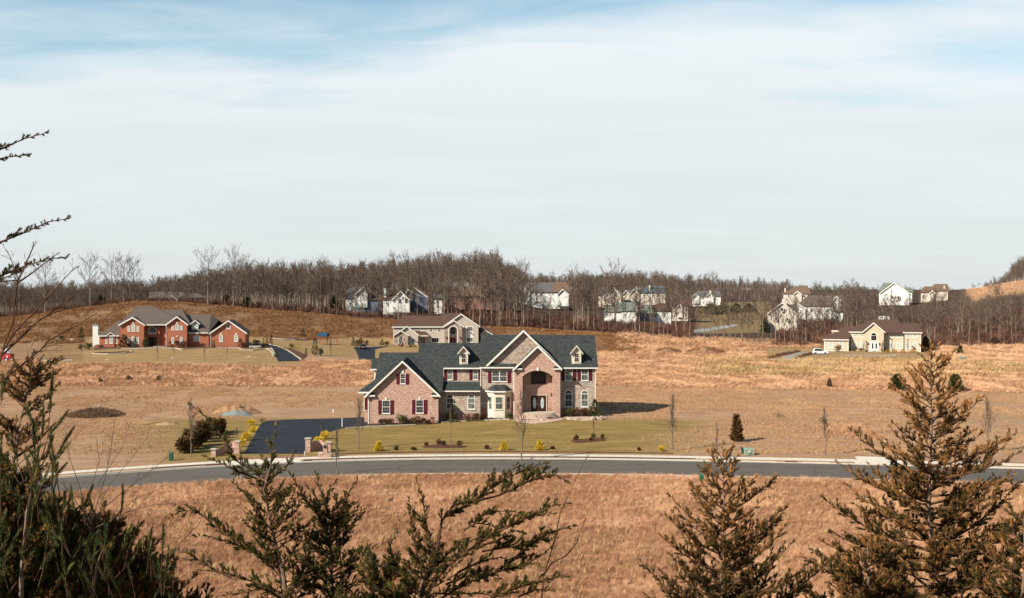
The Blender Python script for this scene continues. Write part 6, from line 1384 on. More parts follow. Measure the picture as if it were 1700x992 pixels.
# ------------------------------------------------------------------ young planted trees
def young(px, py, toppy, wid, seed, label, Y=None, name='young_tree', barkm='bark_grey', twigm='twig', first=0.30, spread=0.55, twig=0.012, lv=3):
    if Y is None: x, Y, z = ground(px, py)
    else: x = X(px, Y); z = Hs(x, Y)
    h = Z(toppy, Y)-z
    T, C = bare_tree(seed, h=h, first=first, spread=spread, limbs=22, lvl=lv, tr=0.009*h+0.02, up=1.9, twig=twig, kids=(6, 6, 4), lean=0.02)
    e = thing(name, label, 'tree', (0, 0, 0)); obj('trunk', T, M[barkm], e); obj('crown', C, M[twigm], e); e.location = (x, Y, z); return e
young(317.5, 755, 668, 20, 1, 'young bare street tree before the rusty hedge', spread=0.7)
young(595, 745, 665, 18, 2, 'young bare tree at the left end of the lawn before the brick wing', spread=0.6)
young(559, 787, 712, 12, 3, 'thin bare street tree right of the brick mailbox', Y=124.0, spread=0.4)
young(866.5, 768, 655, 24, 4, 'bare street tree in the kerb strip before the entrance', Y=134.0, spread=0.62, twig=0.015)
young(748, 741, 672, 10, 5, 'thin pale sapling in the left lawn island', first=0.5, spread=0.3, lv=2)
young(985, 727, 696, 8, 6, 'thin staked sapling in the right lawn island', first=0.5, spread=0.35, lv=2)
young(1117, 748, 655, 24, 7, 'young bare tree with upright crown near the right end of the planting strip', spread=0.6)
young(1370.5, 756, 678, 22, 8, 'bare young tree with yellow-green top in the right field', spread=0.55)
young(1190, 778, 700, 20, 9, 'faint bare sapling behind the middle cedar', Y=134.5, spread=0.45, lv=2)
young(1640, 745, 668, 30, 10, 'reddish bare sapling in the right field behind the big cedar', Y=140, spread=0.8, twigm='twig')
young(533.5, 725, 698, 8, 11, 'tiny sapling beside the driveway above the golden shrubs', first=0.5, spread=0.5, lv=2)
young(393, 738, 712, 8, 12, 'little bare sapling behind the left gate pillar', first=0.5, spread=0.6, lv=2)
for i, px in enumerate((261, 289, 339, 377)): young(px, 596, 574, 8, 20+i, 'thin sapling in front of the red brick house lawn', lv=2, first=0.4).__setitem__('group', 'saplings on the red brick house lawn')
for i, px in enumerate((1434, 1481)): young(px, 595, 566, 8, 30+i, ['thin sapling before the left of the low stone wall', 'thin sapling before the right end of the low stone wall'][i], lv=2, first=0.4)
young(549, 591, 562, 14, 41, 'small bare tree on the striped lawn by the play set', twigm='twig', lv=2, spread=0.7)
young(1507, 590, 562, 12, 42, 'small bare ornamental tree before the right windows of the tan house', lv=2, spread=0.7)
e = shrub('leaf_cluster', 1366, 700, 15, 14, 'ball', 'pine', 'yellow-green leafy sprig in the top of the bare field tree', n=90, Y=137.6); e.location.z = Z(703, 137.6)
for c in list(e.children):
    if c.name.startswith('stem'): bpy.data.objects.remove(c)
# ------------------------------------------------------------------ draped sheets on the sloping ground
def on_ground(px, py, dz=0.0):
    x, y, z = ground(px, py); return (x, y, z+dz)
def drape(name, left, right, mat, dz=0.08, sub=6, thick=0.25, nx=5):
    """sheet between two edge lines given as sight lines"""
    def res(L, n):
        L = np.array(L, float); t = np.linspace(0, len(L)-1, n); return np.stack([np.interp(t, range(len(L)), L[:, k]) for k in (0, 1)], -1)
    n = sub*(max(len(left), len(right))-1)+1; A, B = res(left, n), res(right, n); V = []
    for i in range(n):
        a, b = on_ground(*A[i]), on_ground(*B[i])
        for j in range(nx+1):
            f = j/nx; x, y = a[0]+(b[0]-a[0])*f, a[1]+(b[1]-a[1])*f; V.append((x, y, Hs(x, y)+dz))
    m = nx+1; top = len(V); V += [(v[0], v[1], v[2]-thick) for v in V]; fs = []
    for i in range(n-1):
        for j in range(nx): fs.append((i*m+j, i*m+j+1, (i+1)*m+j+1, (i+1)*m+j))
    rim = [j for j in range(m)] + [i*m+nx for i in range(1, n)] + [(n-1)*m+j for j in range(nx-1, -1, -1)] + [i*m for i in range(n-2, 0, -1)]
    for q in range(len(rim)):
        a, b = rim[q], rim[(q+1) % len(rim)]; fs.append((a, a+top, b+top, b))
    mb = MB(); mb.add(V, fs); return struct(name, mb, mat)
def edging(label, pts, w=0.35, h=0.22, name='bed_edging', mat='edging', group=None, step=1.0):
    P = [Vector(on_ground(*p)) for p in pts]; Q = []
    for a, b in zip(P[:-1], P[1:]):
        k = max(1, int((b-a).length/step))
        for i in range(k): q = a.lerp(b, i/k); Q.append(Vector((q.x, q.y, Hs(q.x, q.y))))
    Q.append(P[-1]); c = Q[len(Q)//2]; t = thing(name, label, 'edging', tuple(c), group)
    for a, b in zip(Q[:-1], Q[1:]):
        d = (b-a); d.z = 0; L = d.length
        if L < 0.05: continue
        ang = math.atan2(d.y, d.x); mb = MB(); zc = min(a.z, b.z); hh = h*random.uniform(0.85, 1.15)
        mb.rbox((a.x+b.x)/2, (a.y+b.y)/2, zc-0.3, max(a.z, b.z)+hh, L-0.03, w*random.uniform(0.85, 1.1), ang); obj('edging_stone', mb, M[mat], t)
    return t
edging('white stone edging winding along the front beds of the red brick house', [(154, 581), (180, 579.5), (200, 578.3), (240, 578), (290, 578), (302, 580.5), (320, 578.5), (352, 577), (396, 577.5), (401, 581), (420, 582), (440, 579), (447, 580), (452, 586), (454, 592)])
edging('white edging along the crescent shaped bed left on the red brick house lawn', [(154, 587.5), (180, 588), (205, 586.5), (219, 584.5), (217, 582.5)])
edging('long white edging of the bed on the slope right of the red brick house', [(449, 562.5), (470, 564), (490, 565), (511, 563)], w=0.5, h=0.4)
edging('white edging of the bed on the slope left of the chimney', [(92, 562.5), (105, 563.5), (125, 564), (144, 563)], w=0.4, h=0.35)
edging('white kerb along the right side of the curved driveway', [(447, 572), (460, 574.5), (474, 580), (487, 588), (500, 597)], w=0.4)
edging('white kerb along the left side of the curved driveway', [(449.5, 578), (457, 589)], w=0.4)
edging('low pale edging of the work bed in front of the left meadow', [(72, 599), (95, 598.5), (120, 598)], w=0.4)
drape('curved_driveway', [(444, 572.5), (449, 578), (453, 583.5), (458, 592.5), (462, 600)], [(447, 572.3), (460, 575), (474, 581), (487, 589), (500, 599)], M['drive'], 0.1)
drape('court_driveway', [(587, 576), (592, 584), (595, 592), (597, 600)], [(645, 574.5), (622, 580), (622, 590), (622, 600)], M['drive'], 0.1)
drape('tan_house_driveway', [(1324, 585), (1312, 589), (1292, 597)], [(1342, 585), (1332, 589), (1312, 597)], M['concrete'] if False else plain('grey_driveway', (0.30, 0.28, 0.26), 0.1, 1, 0.9), 0.06)
bm2 = M['mulch']
drape('flower_bed', [(449, 560), (480, 561), (511, 560)], [(449, 563), (480, 565), (511, 563)], bm2, 0.06)
drape('flower_bed', [(157, 575), (230, 574.5), (300, 575), (400, 575.5)], [(157, 580), (230, 577.5), (300, 577.8), (398, 577.2)], bm2, 0.06)
drape('flower_bed', [(156, 585), (185, 584), (217, 582.5)], [(156, 587.5), (185, 587.5), (217, 584.5)], bm2, 0.06)
drape('flower_bed', [(453, 572), (485, 579), (510, 590)], [(450, 573.5), (478, 581), (503, 597)], bm2, 0.06)
drape('flower_bed', [(444, 577), (449, 581), (456, 591)], [(449, 577), (454, 583), (461, 591)], bm2, 0.06)
drape('flower_bed', [(1272, 592), (1300, 586), (1326, 582)], [(1276, 595.5), (1304, 589.5), (1330, 584)], bm2, 0.06)
drape('flower_bed', [(1318, 592), (1338, 587), (1355, 583.5)], [(1322, 595), (1342, 590), (1358, 586)], bm2, 0.06)
drape('back_street', [(1040, 598), (1240, 597), (1450, 597), (1760, 598)], [(1040, 600.5), (1240, 600), (1450, 600.5), (1760, 601.5)], plain('pale_asphalt', (0.42, 0.36, 0.29), 0.1, 1, 0.9), 0.12, sub=10)
for px, py, w, lab in ((178.5, 597, 9, 'flat white stone in the grass left of the red brick house lawn'), (288.5, 594, 11, 'flat white stone in the lawn under the right gabled bay'), (414.5, 592, 9.5, 'flat white stone left of the curved driveway')):
    x, y, z = ground(px, py); mb = MB(); mb.ball((x, y, z), w/2*y/F, 12, 5, (1, 0.9, 0.16), 0.04); tag(obj('flat_stone', mb, M['edging'], org=(x, y, z)), lab, 'stone')
# back stone arc
x, y, z = ground(424, 577.5); mb = MB()
for i in range(9):
    a = math.pi*(0.05+0.9*i/8); px_, py_ = x+1.5*math.cos(a), y-1.0*math.sin(a); mb.ball((px_, py_, z+0.35), 0.32, 7, 5, (1, 0.8, 1.3), 0.1)
tag(obj('stone_arc', mb, M['edging'], org=(x, y, z)), 'curved white stone seat wall under the weeping evergreen', 'stone wall')

# ------------------------------------------------------------------ at the brick house
edging('pale stone edging along the beds before the brick wing', [(574, 710.5), (600, 709), (640, 707.3), (690, 705), (727, 702.5)], w=0.3, h=0.12)
edging('pale stone edging before the middle section and the bay', [(733, 702), (752, 700), (775, 698.8), (800, 697.5), (846, 696.5)], w=0.3, h=0.12)
def bed(pts, mat, name='flower_bed'):
    mb = MB(); V = [on_ground(*p) for p in pts]; c = (sum(v[0] for v in V)/len(V), sum(v[1] for v in V)/len(V)); vs = [(c[0], c[1], Hs(*c)+0.07)]
    n = len(V)
    for v in V: vs.append((v[0], v[1], Hs(v[0], v[1])+0.07))
    for v in V: vs.append((v[0], v[1], Hs(v[0], v[1])-0.2))
    mb.add(vs, [(0, 1+i, 1+(i+1) % n) for i in range(n)]+[(1+i, 1+n+i, 1+n+(i+1) % n, 1+(i+1) % n) for i in range(n)]); return struct(name, mb, mat)
pink_gravel = plain('pinkish_stone_bed', (0.50, 0.36, 0.28), 0.25, 4, 0.95, 0.5)
bed([(612, 703.5), (727, 701), (727, 702.3), (690, 704.6), (640, 706.8), (612, 708)], M['mulch_dark'])
bed([(732, 698.5), (800, 695), (848, 694.5), (846, 696.2), (800, 697.3), (752, 699.8), (733, 701.5)], M['mulch_dark'])
bed([(852, 694.5), (930, 694.5), (936, 697), (915, 701), (890, 703), (866, 702), (854, 698)], pink_gravel, 'gravel_bed')
bed([(934, 691), (990, 690), (1008, 692.5), (1000, 697), (975, 698.5), (945, 697)], pink_gravel, 'gravel_bed')
bed([(700, 741), (722, 738.8), (760, 739), (775, 742), (762, 744), (725, 744), (703, 743)], M['mulch']); bed([(946, 732.5), (975, 728.5), (1003, 729), (1006, 731), (985, 733.5), (955, 735)], M['mulch'])
for px, py, w, h, m_, lab in ((998.5, 697, 9, 8, 'boulder', 'greyish round boulder at the right end of the foundation bed'), (985, 697.5, 9, 8, 'boulder', 'pointed tan boulder left of the greyish one'), (992, 697, 7, 5, 'edging', 'small pale boulder between the two larger ones'), (755, 700, 7, 4, 'edging', 'white rock beside the conifer in the middle bed'), (960, 697, 12, 4, 'boulder', 'long low tan rock in the right foundation bed'), (945, 696.5, 9, 3.5, 'edging', 'flat pale rock by the portico corner'), (900, 698, 8, 3, 'edging', 'pale rock before the entrance steps')):
    x, y, z = ground(px, py); r_ = w/2*y/F; mb = MB(); mb.ball((x, y, z+h*0.25*y/F), r_, 9, 6, (1, 0.8, h/w*1.25), 0.13); tag(obj('boulder', mb, M[m_], org=(x, y, z)), lab, 'boulder')
x, y, z = ground(718, 704); mb = MB(); mb.lathe([(0.2, 0), (0.34, 0.5), (0.3, 0.55)], (x, y, z), 12); t = thing('plant_pot', 'terracotta pot with a withered plant at the corner of the brick wing', 'plant pot', (x, y, z)); obj('pot', mb, plain('terracotta', (0.42, 0.17, 0.10), 0.1, 3), t)
link_mesh('foliage', shrub_mesh('ball', 'rust_shrub', 0.6, 0.6, 60, 0.14, 4), t).location = (0, 0, 0.5)
# gate walls
def pillar(px0, px1, pt, pb, label, cap=True, mat='brick_pink'):
    Y = GY(pb); x0, x1 = X(px0, Y), X(px1, Y); w = x1-x0; t = thing('gate_pillar', label, 'pillar', ((x0+x1)/2, Y+w/2, 0))
    zt = Z(pt, Y); mb = MB(); mb.box(x0, x1, Y, Y+w, -0.3, zt-(0.12 if cap else 0)); obj('shaft', mb, M[mat], t)
    if cap: mb = MB(); mb.box(x0-0.09, x1+0.09, Y-0.09, Y+w+0.09, zt-0.12, zt); obj('cap', mb, M['edging'], t)
    return t
pillar(389.3, 397.3, 732, 753.6, 'brick pillar with pale cap left of the driveway mouth')
pillar(350.5, 358, 744.5, 758, 'shorter brick pillar at the street end of the left gate wall')
pillar(506.8, 515, 727, 750.3, 'tall brick pillar with pale cap right of the driveway mouth')
pillar(541.5, 549.2, 733.2, 750.6, 'brick pillar with pale cap at the right end of the right gate wall')
def curved_wall(a, b, bow, za, zb, label):
    (xa, ya), (xb, yb) = a, b; n = 14; mb = MB(); pts = []
    for i in range(n+1):
        f = i/n; x = xa+(xb-xa)*f; y = ya+(yb-ya)*f+bow*math.sin(math.pi*f); z = za+(zb-za)*f+0.22*math.sin(math.pi*f)**2; pts.append((x, y, z))
    vs = []
    for x, y, z in pts: vs += [(x, y, -0.3), (x, y, z), (x+0.02, y+0.3, z), (x+0.02, y+0.3, -0.3)]
    fs = [(0, 1, 2, 3), (4*n+3, 4*n+2, 4*n+1, 4*n)]
    for i in range(n):
        for k in range(4): fs.append((4*i+k, 4*(i+1)+k, 4*(i+1)+(k+1) % 4, 4*i+(k+1) % 4))
    mb.add(vs, fs); tag(obj('gate_wall', mb, M['brick_pink'], org=((xa+xb)/2, (ya+yb)/2, 0)), label, 'wall')
Y = GY(750); curved_wall((X(515.4, Y), Y+0.25), (X(541.3, Y), Y+0.2), 0.9, Z(733.5, Y), Z(737, Y), 'curved brick wall between the two right gate pillars')
Y = GY(756); curved_wall((X(357.8, Y), Y), (X(389.2, GY(753)), GY(752.6)), 1.3, Z(748, Y), Z(737, Y), 'curved brick wall between the two left gate pillars')
# brick mailbox on its planter
Y = 135.7; t = thing('brick_mailbox', 'brick mailbox tower with arched dark door standing on a low brick planter', 'mailbox', (X(540, Y), Y+0.5, 0))
mb = MB(); mb.box(X(528, Y), X(550, Y), Y, Y+1.0, -0.2, Z(752.4, Y)-0.06); obj('planter', mb, M['brick_pink'], t)
mb = MB(); mb.box(X(527.3, Y), X(536, Y), Y-0.05, Y+1.05, Z(752.4, Y)-0.058, Z(752.4, Y)+0.03); obj('planter_cap', mb, M['edging'], t)
mb = MB(); mb.box(X(543, Y), X(550.8, Y), Y-0.05, Y+1.05, Z(752.4, Y)-0.058, Z(752.4, Y)+0.03); obj('planter_cap', mb, M['edging'], t)
mb = MB(); x0, x1 = X(536.2, Y), X(542.8, Y); mb.box(x0, x1, Y+0.12, Y+0.75, Z(752.4, Y)-0.057, Z(738, Y)); obj('tower', mb, M['brick_pink'], t)
mb = MB(); zt = Z(738, Y); mb.prism([(x0-0.06, zt+.001), (x1+0.06, zt+.001), ((x0+x1)/2, zt+0.2)], 'y', Y+0.06, Y+0.8); obj('coping', mb, M['edging'], t)
mb = MB(); mb.prism(shape(x0+0.08, x1-0.1, Z(743.8, Y), Z(739.2, Y), 0.12), 'y', Y+0.06, Y+0.118); obj('mail_door', mb, M['black'], t)
for px, pt, pbm, w, lab in ((505.6, 749, 756, 0.09, 'short white marker post at the right side of the driveway mouth'), (568, 693.5, 709, 0.12, 'white post at the far edge of the driveway'), (553.5, 679, 685, 0.2, 'white capped pipe in the field behind the driveway'), (287.6, 760, 764.5, 0.07, 'tiny white marker beside the green utility box')):
    x, y, z = ground(px, pbm); h_ = (pbm-pt)*y/F; mb = MB(); mb.lathe([(w/2, -0.2), (w/2, h_-0.03), (w/2*0.6, h_)], (x, y, z), 8); tag(obj('marker_post', mb, M['white'], org=(x, y, z)), lab, 'post')
def cabinet(px0, px1, pt, pb, mat, label, d=0.8, lean=0, Y=None):
    if Y is None: x, Y, z = ground((px0+px1)/2, pb)
    z = Hs(X((px0+px1)/2, Y), Y); x0, x1 = X(px0, Y), X(px1, Y); h_ = (pb-pt)*Y/F; t = thing('utility_box', label, 'utility box', ((x0+x1)/2, Y, z))
    mb = MB(); mb.box(x0, x1, Y, Y+d, z-0.1, z+h_*0.8); obj('cabinet', mb, M[mat], t)
    mb = MB(); mb.add([(x0-.03, Y-.03, z+h_*0.8+.001), (x1+.03, Y-.03, z+h_*0.8+.001), (x1+.03, Y+d+.03, z+h_*0.8+.001), (x0-.03, Y+d+.03, z+h_*0.8+.001), (x0, Y+.1, z+h_), (x1, Y+.1, z+h_), (x1, Y+d, z+h_), (x0, Y+d, z+h_)], [(0,3,2,1),(4,5,6,7),(0,1,5,4),(1,2,6,5),(2,3,7,6),(3,0,4,7)]); obj('lid', mb, M[mat], t)
    return t, x0, x1, Y, z, h_
cabinet(280.3, 286.2, 750.5, 764.8, 'green_metal', 'tall dark green utility box by the sidewalk at the left', 0.45)
t, x0, x1, Y, z, h_ = cabinet(1237.5, 1252, 745, 755.8, 'grey_green_metal', 'grey-green utility cabinet with white sticker above the sidewalk', 0.9)
mb = MB(); mb.box(x0+0.35, x0+0.65, Y-0.02, Y-0.003, z+0.35, z+0.55); obj('sticker', mb, M['white'], t)
x, Y, z = ground(1234.5, 753.8); mb = MB(); mb.add([(x-0.1, Y, z-0.05), (x+0.28, Y, z-0.05), (x-0.05, Y+0.1, z+0.72), (x-0.36, Y, z+0.9), (x-0.1, Y+0.4, z-0.05), (x+0.28, Y+0.4, z-0.05), (x-0.05, Y+0.45, z+0.72), (x-0.36, Y+0.35, z+0.9)], [(0,1,2,3),(7,6,5,4),(0,4,5,1),(1,5,6,2),(2,6,7,3),(3,7,4,0)]); tag(obj('open_lid', mb, M['green_metal'], org=(x, Y, z)), 'dark green lid leaning beside the grey-green utility cabinet', 'lid')
cabinet(1594, 1604, 592, 597.5, 'grey_green_metal', 'pale green utility cabinet beside the far street at the right', 1.0)
cabinet(1162, 1168, 786, 798.5, 'green_metal', 'small green utility box in the near grass behind the middle cedar', 0.4, Y=118.5)
# ------------------------------------------------------------------ mounds
def mound(name, label, cat, px, pbase, wpx, hpx, mat, depth, seed, asym=0.0, kind=None):
    x, Y, z = ground(px, pbase); Y += depth/2; w = wpx*Y/F; h_ = hpx*Y/F*0.9; nx, ny = 40, 18; V, fs = [], []
    for j in range(ny+1):
        for i in range(nx+1):
            u, v = i/nx*2-1, j/ny*2-1; r_ = math.sqrt(u*u+v*v); k = max(0.0, 1-r_**1.6)
            xx, yy = x+u*w/2, Y+v*depth/2; n_ = float(fbm(np.array([xx*1.3+seed]), np.array([yy*1.3]), seed)[0])
            V.append((xx, yy, Hs(xx, yy)-0.15+k*h_*(0.45+1.1*n_)*(1+asym*u)+0.1*(k > 0)))
    for j in range(ny):
        for i in range(nx): a = j*(nx+1)+i; fs.append((a, a+1, a+nx+2, a+nx+1))
    mb = MB(); mb.add(V, fs); o = obj(name, mb, mat, org=(x, Y, z), smooth=True)
    tag(o, label, cat); 
    if kind: o['kind'] = kind
    return o
dirt = plain('raw_orange_dirt', (0.32, 0.18, 0.095), 0.4, 1.2, 1.0, 0.8); grav = plain('blue_grey_gravel', (0.20, 0.22, 0.21), 0.25, 5, 1.0, 0.6); rb = plain('reddish_brush_soil', (0.26, 0.14, 0.08), 0.3, 1, 1.0, 0.9); dk = plain('dark_brush_soil', (0.15, 0.10, 0.07), 0.4, 2, 1.0, 0.9)
mound('dirt_mound', 'raw orange dirt mound in the field behind the driveway', 'mound', 386, 689, 88, 17, dirt, 5.0, 2)
mound('gravel_pile', 'blue-grey gravel pile in front of the orange dirt mound', 'gravel pile', 388, 691, 58, 10.5, grav, 3.6, 5)
mound('soil_mound', 'dark weedy soil mound with a pink rock in the left field', 'mound', 157, 691, 84, 13, dk, 6.0, 7)
mound('weed_mound', 'low mound of dead weeds left of the hedge', 'mound', 270, 706, 46, 5, plain('dead_weeds', (0.36, 0.24, 0.14), 0.4, 3, 1.0, 0.9), 2.2, 9)
mound('weed_mound', 'left brown brush mound in the meadow behind the brick house', 'mound', 1110, 588, 44, 9, rb, 7.0, 12)
mound('weed_mound', 'right larger brown brush mound in the meadow behind the brick house', 'mound', 1172, 590, 62, 12, rb, 8.0, 15)
x, y, z = ground(164.5, 686); mb = MB(); mb.ball((x, y, z+0.9), 0.42, 9, 6, (1.1, 0.8, 0.8), 0.14); tag(obj('rock', mb, M['boulder'], org=(x, y, z)), 'pinkish rock lying on the dark soil mound', 'rock')
P_dk = tuft_protos('dark_weed_tuft', grass_mat('dark_weed_grass', [(0.1, (0.15, 0.09, 0.058)), (0.5, (0.27, 0.165, 0.10)), (0.9, (0.44, 0.30, 0.19))]), [(14, 0.5, 0.05, 0.8, 0.2), (14, 0.35, 0.05, 0.9, 0.1)])
# weeds on the mounds and the reddish grass bank
def weeds(name, cx_px, cy_py, wpx, hm, n, label, ps, s0, s1, up=0.8):
    x0, y0, z0 = ground(cx_px, cy_py); w = wpx*y0/F; a = RNG.uniform(0, 6.283, n); r_ = np.sqrt(RNG.random(n)) if up > 0.2 else np.abs(RNG.normal(0, 0.55, n)); x = x0+np.cos(a)*r_*w/2; y = y0+np.sin(a)*r_*hm/2
    kz = np.maximum(0, 1-r_**1.6)*up; z = H(x, y)+kz; rot = np.zeros((n, 3)); rot[:, 2] = RNG.uniform(0, 6.28, n); s = RNG.uniform(s0, s1, n)
    scatter(name, np.stack([x, y, z], -1), rot, np.stack([s, s, s], -1), RNG.integers(0, len(ps), n), ps, label)
x, y = place_rand(2600, (-0.5, 0.5), (74, 126)); zn = zones(x, y)
grow('dark_weeds', x, y, (zn['d'] < -12.5) & (fbm(x/6, y/8, 45)+RNG.normal(0, .05, len(x)) > 0.55), P_dk, 0.4, 0.9, 'dark dead weeds scattered through the foreground grass')
weeds('mound_weeds', 157, 690, 88, 8, 900, 'dark dead weeds growing over the soil mound', P_dk, 0.5, 1.1, 1.0)
weeds('mound_weeds', 1110, 586, 44, 9, 500, 'brown brush over the left meadow mound', P_hl, 0.9, 1.8, 1.0)
weeds('mound_weeds', 1172, 587, 62, 10, 700, 'brown brush over the right meadow mound', P_hl, 0.9, 2.0, 1.3)
weeds('red_grass_bank', 1412, 716, 100, 16, 1500, 'reddish dry grass bank in the right field beside the bare tree', P_or, 0.4, 0.9, 0)
weeds('weed_patch', 270, 703, 50, 3, 420, 'dead weeds on the low mound left of the hedge', P_tn, 0.6, 1.1, 0.3)
# ------------------------------------------------------------------ vehicles
def car(px, py, label, mat, heading, L=4.6, W_=1.8, Hh=1.6, name='parked_car', cat='car', suv=True):
    x, Y, z = ground(px, py); z += 0.1; t = thing(name, label, cat, (0, 0, 0))
    def pr(profile, y0, y1, taper=0.0):
        mb = MB(); n = len(profile); vs = [(p[0], y0+(taper if p[1] > 0.95 else 0), p[1]) for p in profile]+[(p[0], y1-(taper if p[1] > 0.95 else 0), p[1]) for p in profile]
        mb.add(vs, [tuple(range(n))[::-1], tuple(range(n, 2*n))]+[(i, (i+1) % n, n+(i+1) % n, n+i) for i in range(n)]); return mb
    h = L/2; body = [(-h, 0.35), (-h+0.1, 0.25), (h-0.1, 0.25), (h, 0.4), (h, 0.72), (h-0.25, 0.86), (h-1.2, 0.96), (h-1.25, 0.97), (-h+0.05, 0.98), (-h, 0.85)]
    cab = [(h-1.5, 0.965), (h-2.15, Hh-0.04), (h-2.4, Hh), (-h+0.55, Hh), (-h+0.3, Hh-0.08), (-h+0.06, 0.97)]
    b = obj('body', pr(body, -W_/2, W_/2), M[mat], t); obj('cabin', pr(cab, -W_/2+0.06, W_/2-0.06, 0.12), M[mat], t)
    g = [(h-1.62, 1.0), (h-2.12, Hh-0.12), (-h+0.75, Hh-0.12), (-h+0.5, 1.0)]
    for y0, y1 in ((-W_/2+0.03, -W_/2+0.09), (W_/2-0.09, W_/2-0.03)): obj('side_window', pr(g, y0, y1), M['glass'], t)
    mb = MB(); mb.add([(-h+0.04, -W_/2+0.25, 1.03), (-h+0.04, W_/2-0.25, 1.03), (-h+0.24, W_/2-0.3, Hh-0.14), (-h+0.24, -W_/2+0.3, Hh-0.14), (-h+0.2, -W_/2+0.25, 1.03), (-h+0.2, W_/2-0.25, 1.03), (-h+0.4, W_/2-0.3, Hh-0.14), (-h+0.4, -W_/2+0.3, Hh-0.14)], [(3,2,1,0),(4,5,6,7),(0,1,5,4),(1,2,6,5),(2,3,7,6),(3,0,4,7)]); obj('rear_window', mb, M['glass'], t)
    mb = MB(); mb.add([(h-1.46, -W_/2+0.2, 0.99), (h-1.46, W_/2-0.2, 0.99), (h-2.1, W_/2-0.26, Hh-0.1), (h-2.1, -W_/2+0.26, Hh-0.1), (h-1.6, -W_/2+0.2, 0.99), (h-1.6, W_/2-0.2, 0.99), (h-2.25, W_/2-0.26, Hh-0.1), (h-2.25, -W_/2+0.26, Hh-0.1)], [(0,1,2,3),(7,6,5,4),(0,4,5,1),(1,5,6,2),(2,6,7,3),(3,7,4,0)]); obj('windscreen', mb, M['glass'], t)
    for sx in (-h+0.85, h-0.9):
        for sy in (-W_/2+0.02, W_/2-0.24):
            mb = MB(); mb.prism([(sx+0.34*math.cos(a*math.pi/8), 0.34+0.34*math.sin(a*math.pi/8)) for a in range(16)], 'y', sy-0.04, sy+0.26); w = obj('wheel', mb, M['black'], t)
            mb = MB(); mb.prism([(sx+0.18*math.cos(a*math.pi/6), 0.34+0.18*math.sin(a*math.pi/6)) for a in range(12)], 'y', sy-0.055, sy+0.275); obj('rim', mb, M['chrome'], w)
    for sy in (-W_/2+0.1, W_/2-0.38):
        mb = MB(); mb.box(-h-0.03, -h+0.05, sy, sy+0.28, 0.68, 0.9); obj('tail_light', mb, M['lamp_glass'], t)
        mb = MB(); mb.box(h-0.12, h+0.02, sy, sy+0.28, 0.58, 0.74); obj('headlight', mb, M['glass_frost'], t)
    mb = MB(); mb.box(-h-0.02, -h+0.04, -0.26, 0.26, 0.5, 0.64); obj('licence_plate', mb, M['white'], t)
    t.location = (x, Y, z); t.rotation_euler.z = heading; return t
car(603, 579, 'dark navy car seen from behind on the dark drive left of the grey house', 'car_navy', math.radians(94))
car(1361.5, 588, 'white sport utility vehicle parked beside the tan stucco house', 'car_white', math.radians(-8), L=4.7, Hh=1.75)
x, Y, z = ground(8, 600); t = thing('work_truck', 'red work truck with white load at the far left edge of the meadow', 'truck', (x, Y, z))
s_ = Y/F
mb = MB(); mb.prism([(x-6*s_*1.4, z+0.5), (x+9*s_, z+0.5), (x+10*s_, z+1.9), (x-7*s_*1.4, z+2.1)], 'y', Y, Y+2.2); obj('hopper', mb, M['red_paint'], t)
mb = MB(); mb.box(x-16*s_, x-7*s_*1.45, Y+0.1, Y+2.1, z+0.5, z+2.5); obj('cab', mb, M['red_paint'], t)
mb = MB(); mb.box(x-15*s_, x-10.5*s_, Y+0.06, Y+0.098, z+1.6, z+2.3); obj('side_window', mb, M['glass'], t)
mb = MB(); mb.box(x+3*s_, x+4.6*s_, Y-0.03, Y-0.003, z+0.9, z+1.6); obj('emblem_panel', mb, M['white'], t)
for q in ((x-1*s_, 1.2, 2.6), (x+3.5*s_, 0.9, 2.35), (x-4*s_, 0.85, 2.2)):
    mb = MB(); mb.ball((q[0], Y+1.1, z+q[2]-0.1), q[1]*0.75, 9, 6, (1, 1, 0.75), 0.2); obj('white_sack', mb, M['white'], t)
for wx in (x-13*s_, x+2*s_, x+11.5*s_):
    mb = MB(); mb.prism([(wx+0.5*math.cos(a*math.pi/8), z+0.5+0.5*math.sin(a*math.pi/8)) for a in range(16)], 'y', Y-0.1, Y+0.3); w = obj('wheel', mb, M['black'], t)
    mb = MB(); mb.prism([(wx+0.22*math.cos(a*math.pi/6), z+0.5+0.22*math.sin(a*math.pi/6)) for a in range(12)], 'y', Y-0.13, Y-0.102); obj('rim', mb, M['white'], w)
# ------------------------------------------------------------------ wooden play set
x, Y, z = ground(536, 571.5); t = thing('play_set', 'wooden play set with blue canvas roof, blue slide and swing beam on the slope', 'play set', (x, Y, z)); s_ = Y/F
tw = 1.25
for a in (-1, 1):
    for b in (0, 1):
        mb = MB(); mb.box(x+a*tw-0.07, x+a*tw+0.07, Y+b*1.9-0.07, Y+b*1.9+0.07, z-0.3, z+2.75); obj('post', mb, M['cedar_wood'], t)
mb = MB(); mb.box(x-tw-0.05, x+tw+0.05, Y-0.1, Y+2.0, z+1.35, z+1.5); obj('platform', mb, M['cedar_wood'], t)
for zz in (1.72, 1.95, 2.18):
    mb = MB(); mb.box(x-tw+0.07, x+tw-0.07, Y-0.13, Y-0.075, z+zz, z+zz+0.12); obj('rail', mb, M['cedar_wood'], t)
mb = MB(); mb.slab([(x-1.75, Y-0.5, z+2.6), (x+1.35, Y-0.5, z+2.6), (x+1.35, Y+0.95, z+3.75), (x-1.3, Y+0.95, z+3.75)], 0.05); mb.slab([(x-1.3, Y+0.951, z+3.75), (x+1.35, Y+0.951, z+3.75), (x+1.75, Y+2.4, z+2.6), (x-1.35, Y+2.4, z+2.6)], 0.05); obj('canvas_roof', mb, M['blue_tarp'], t)
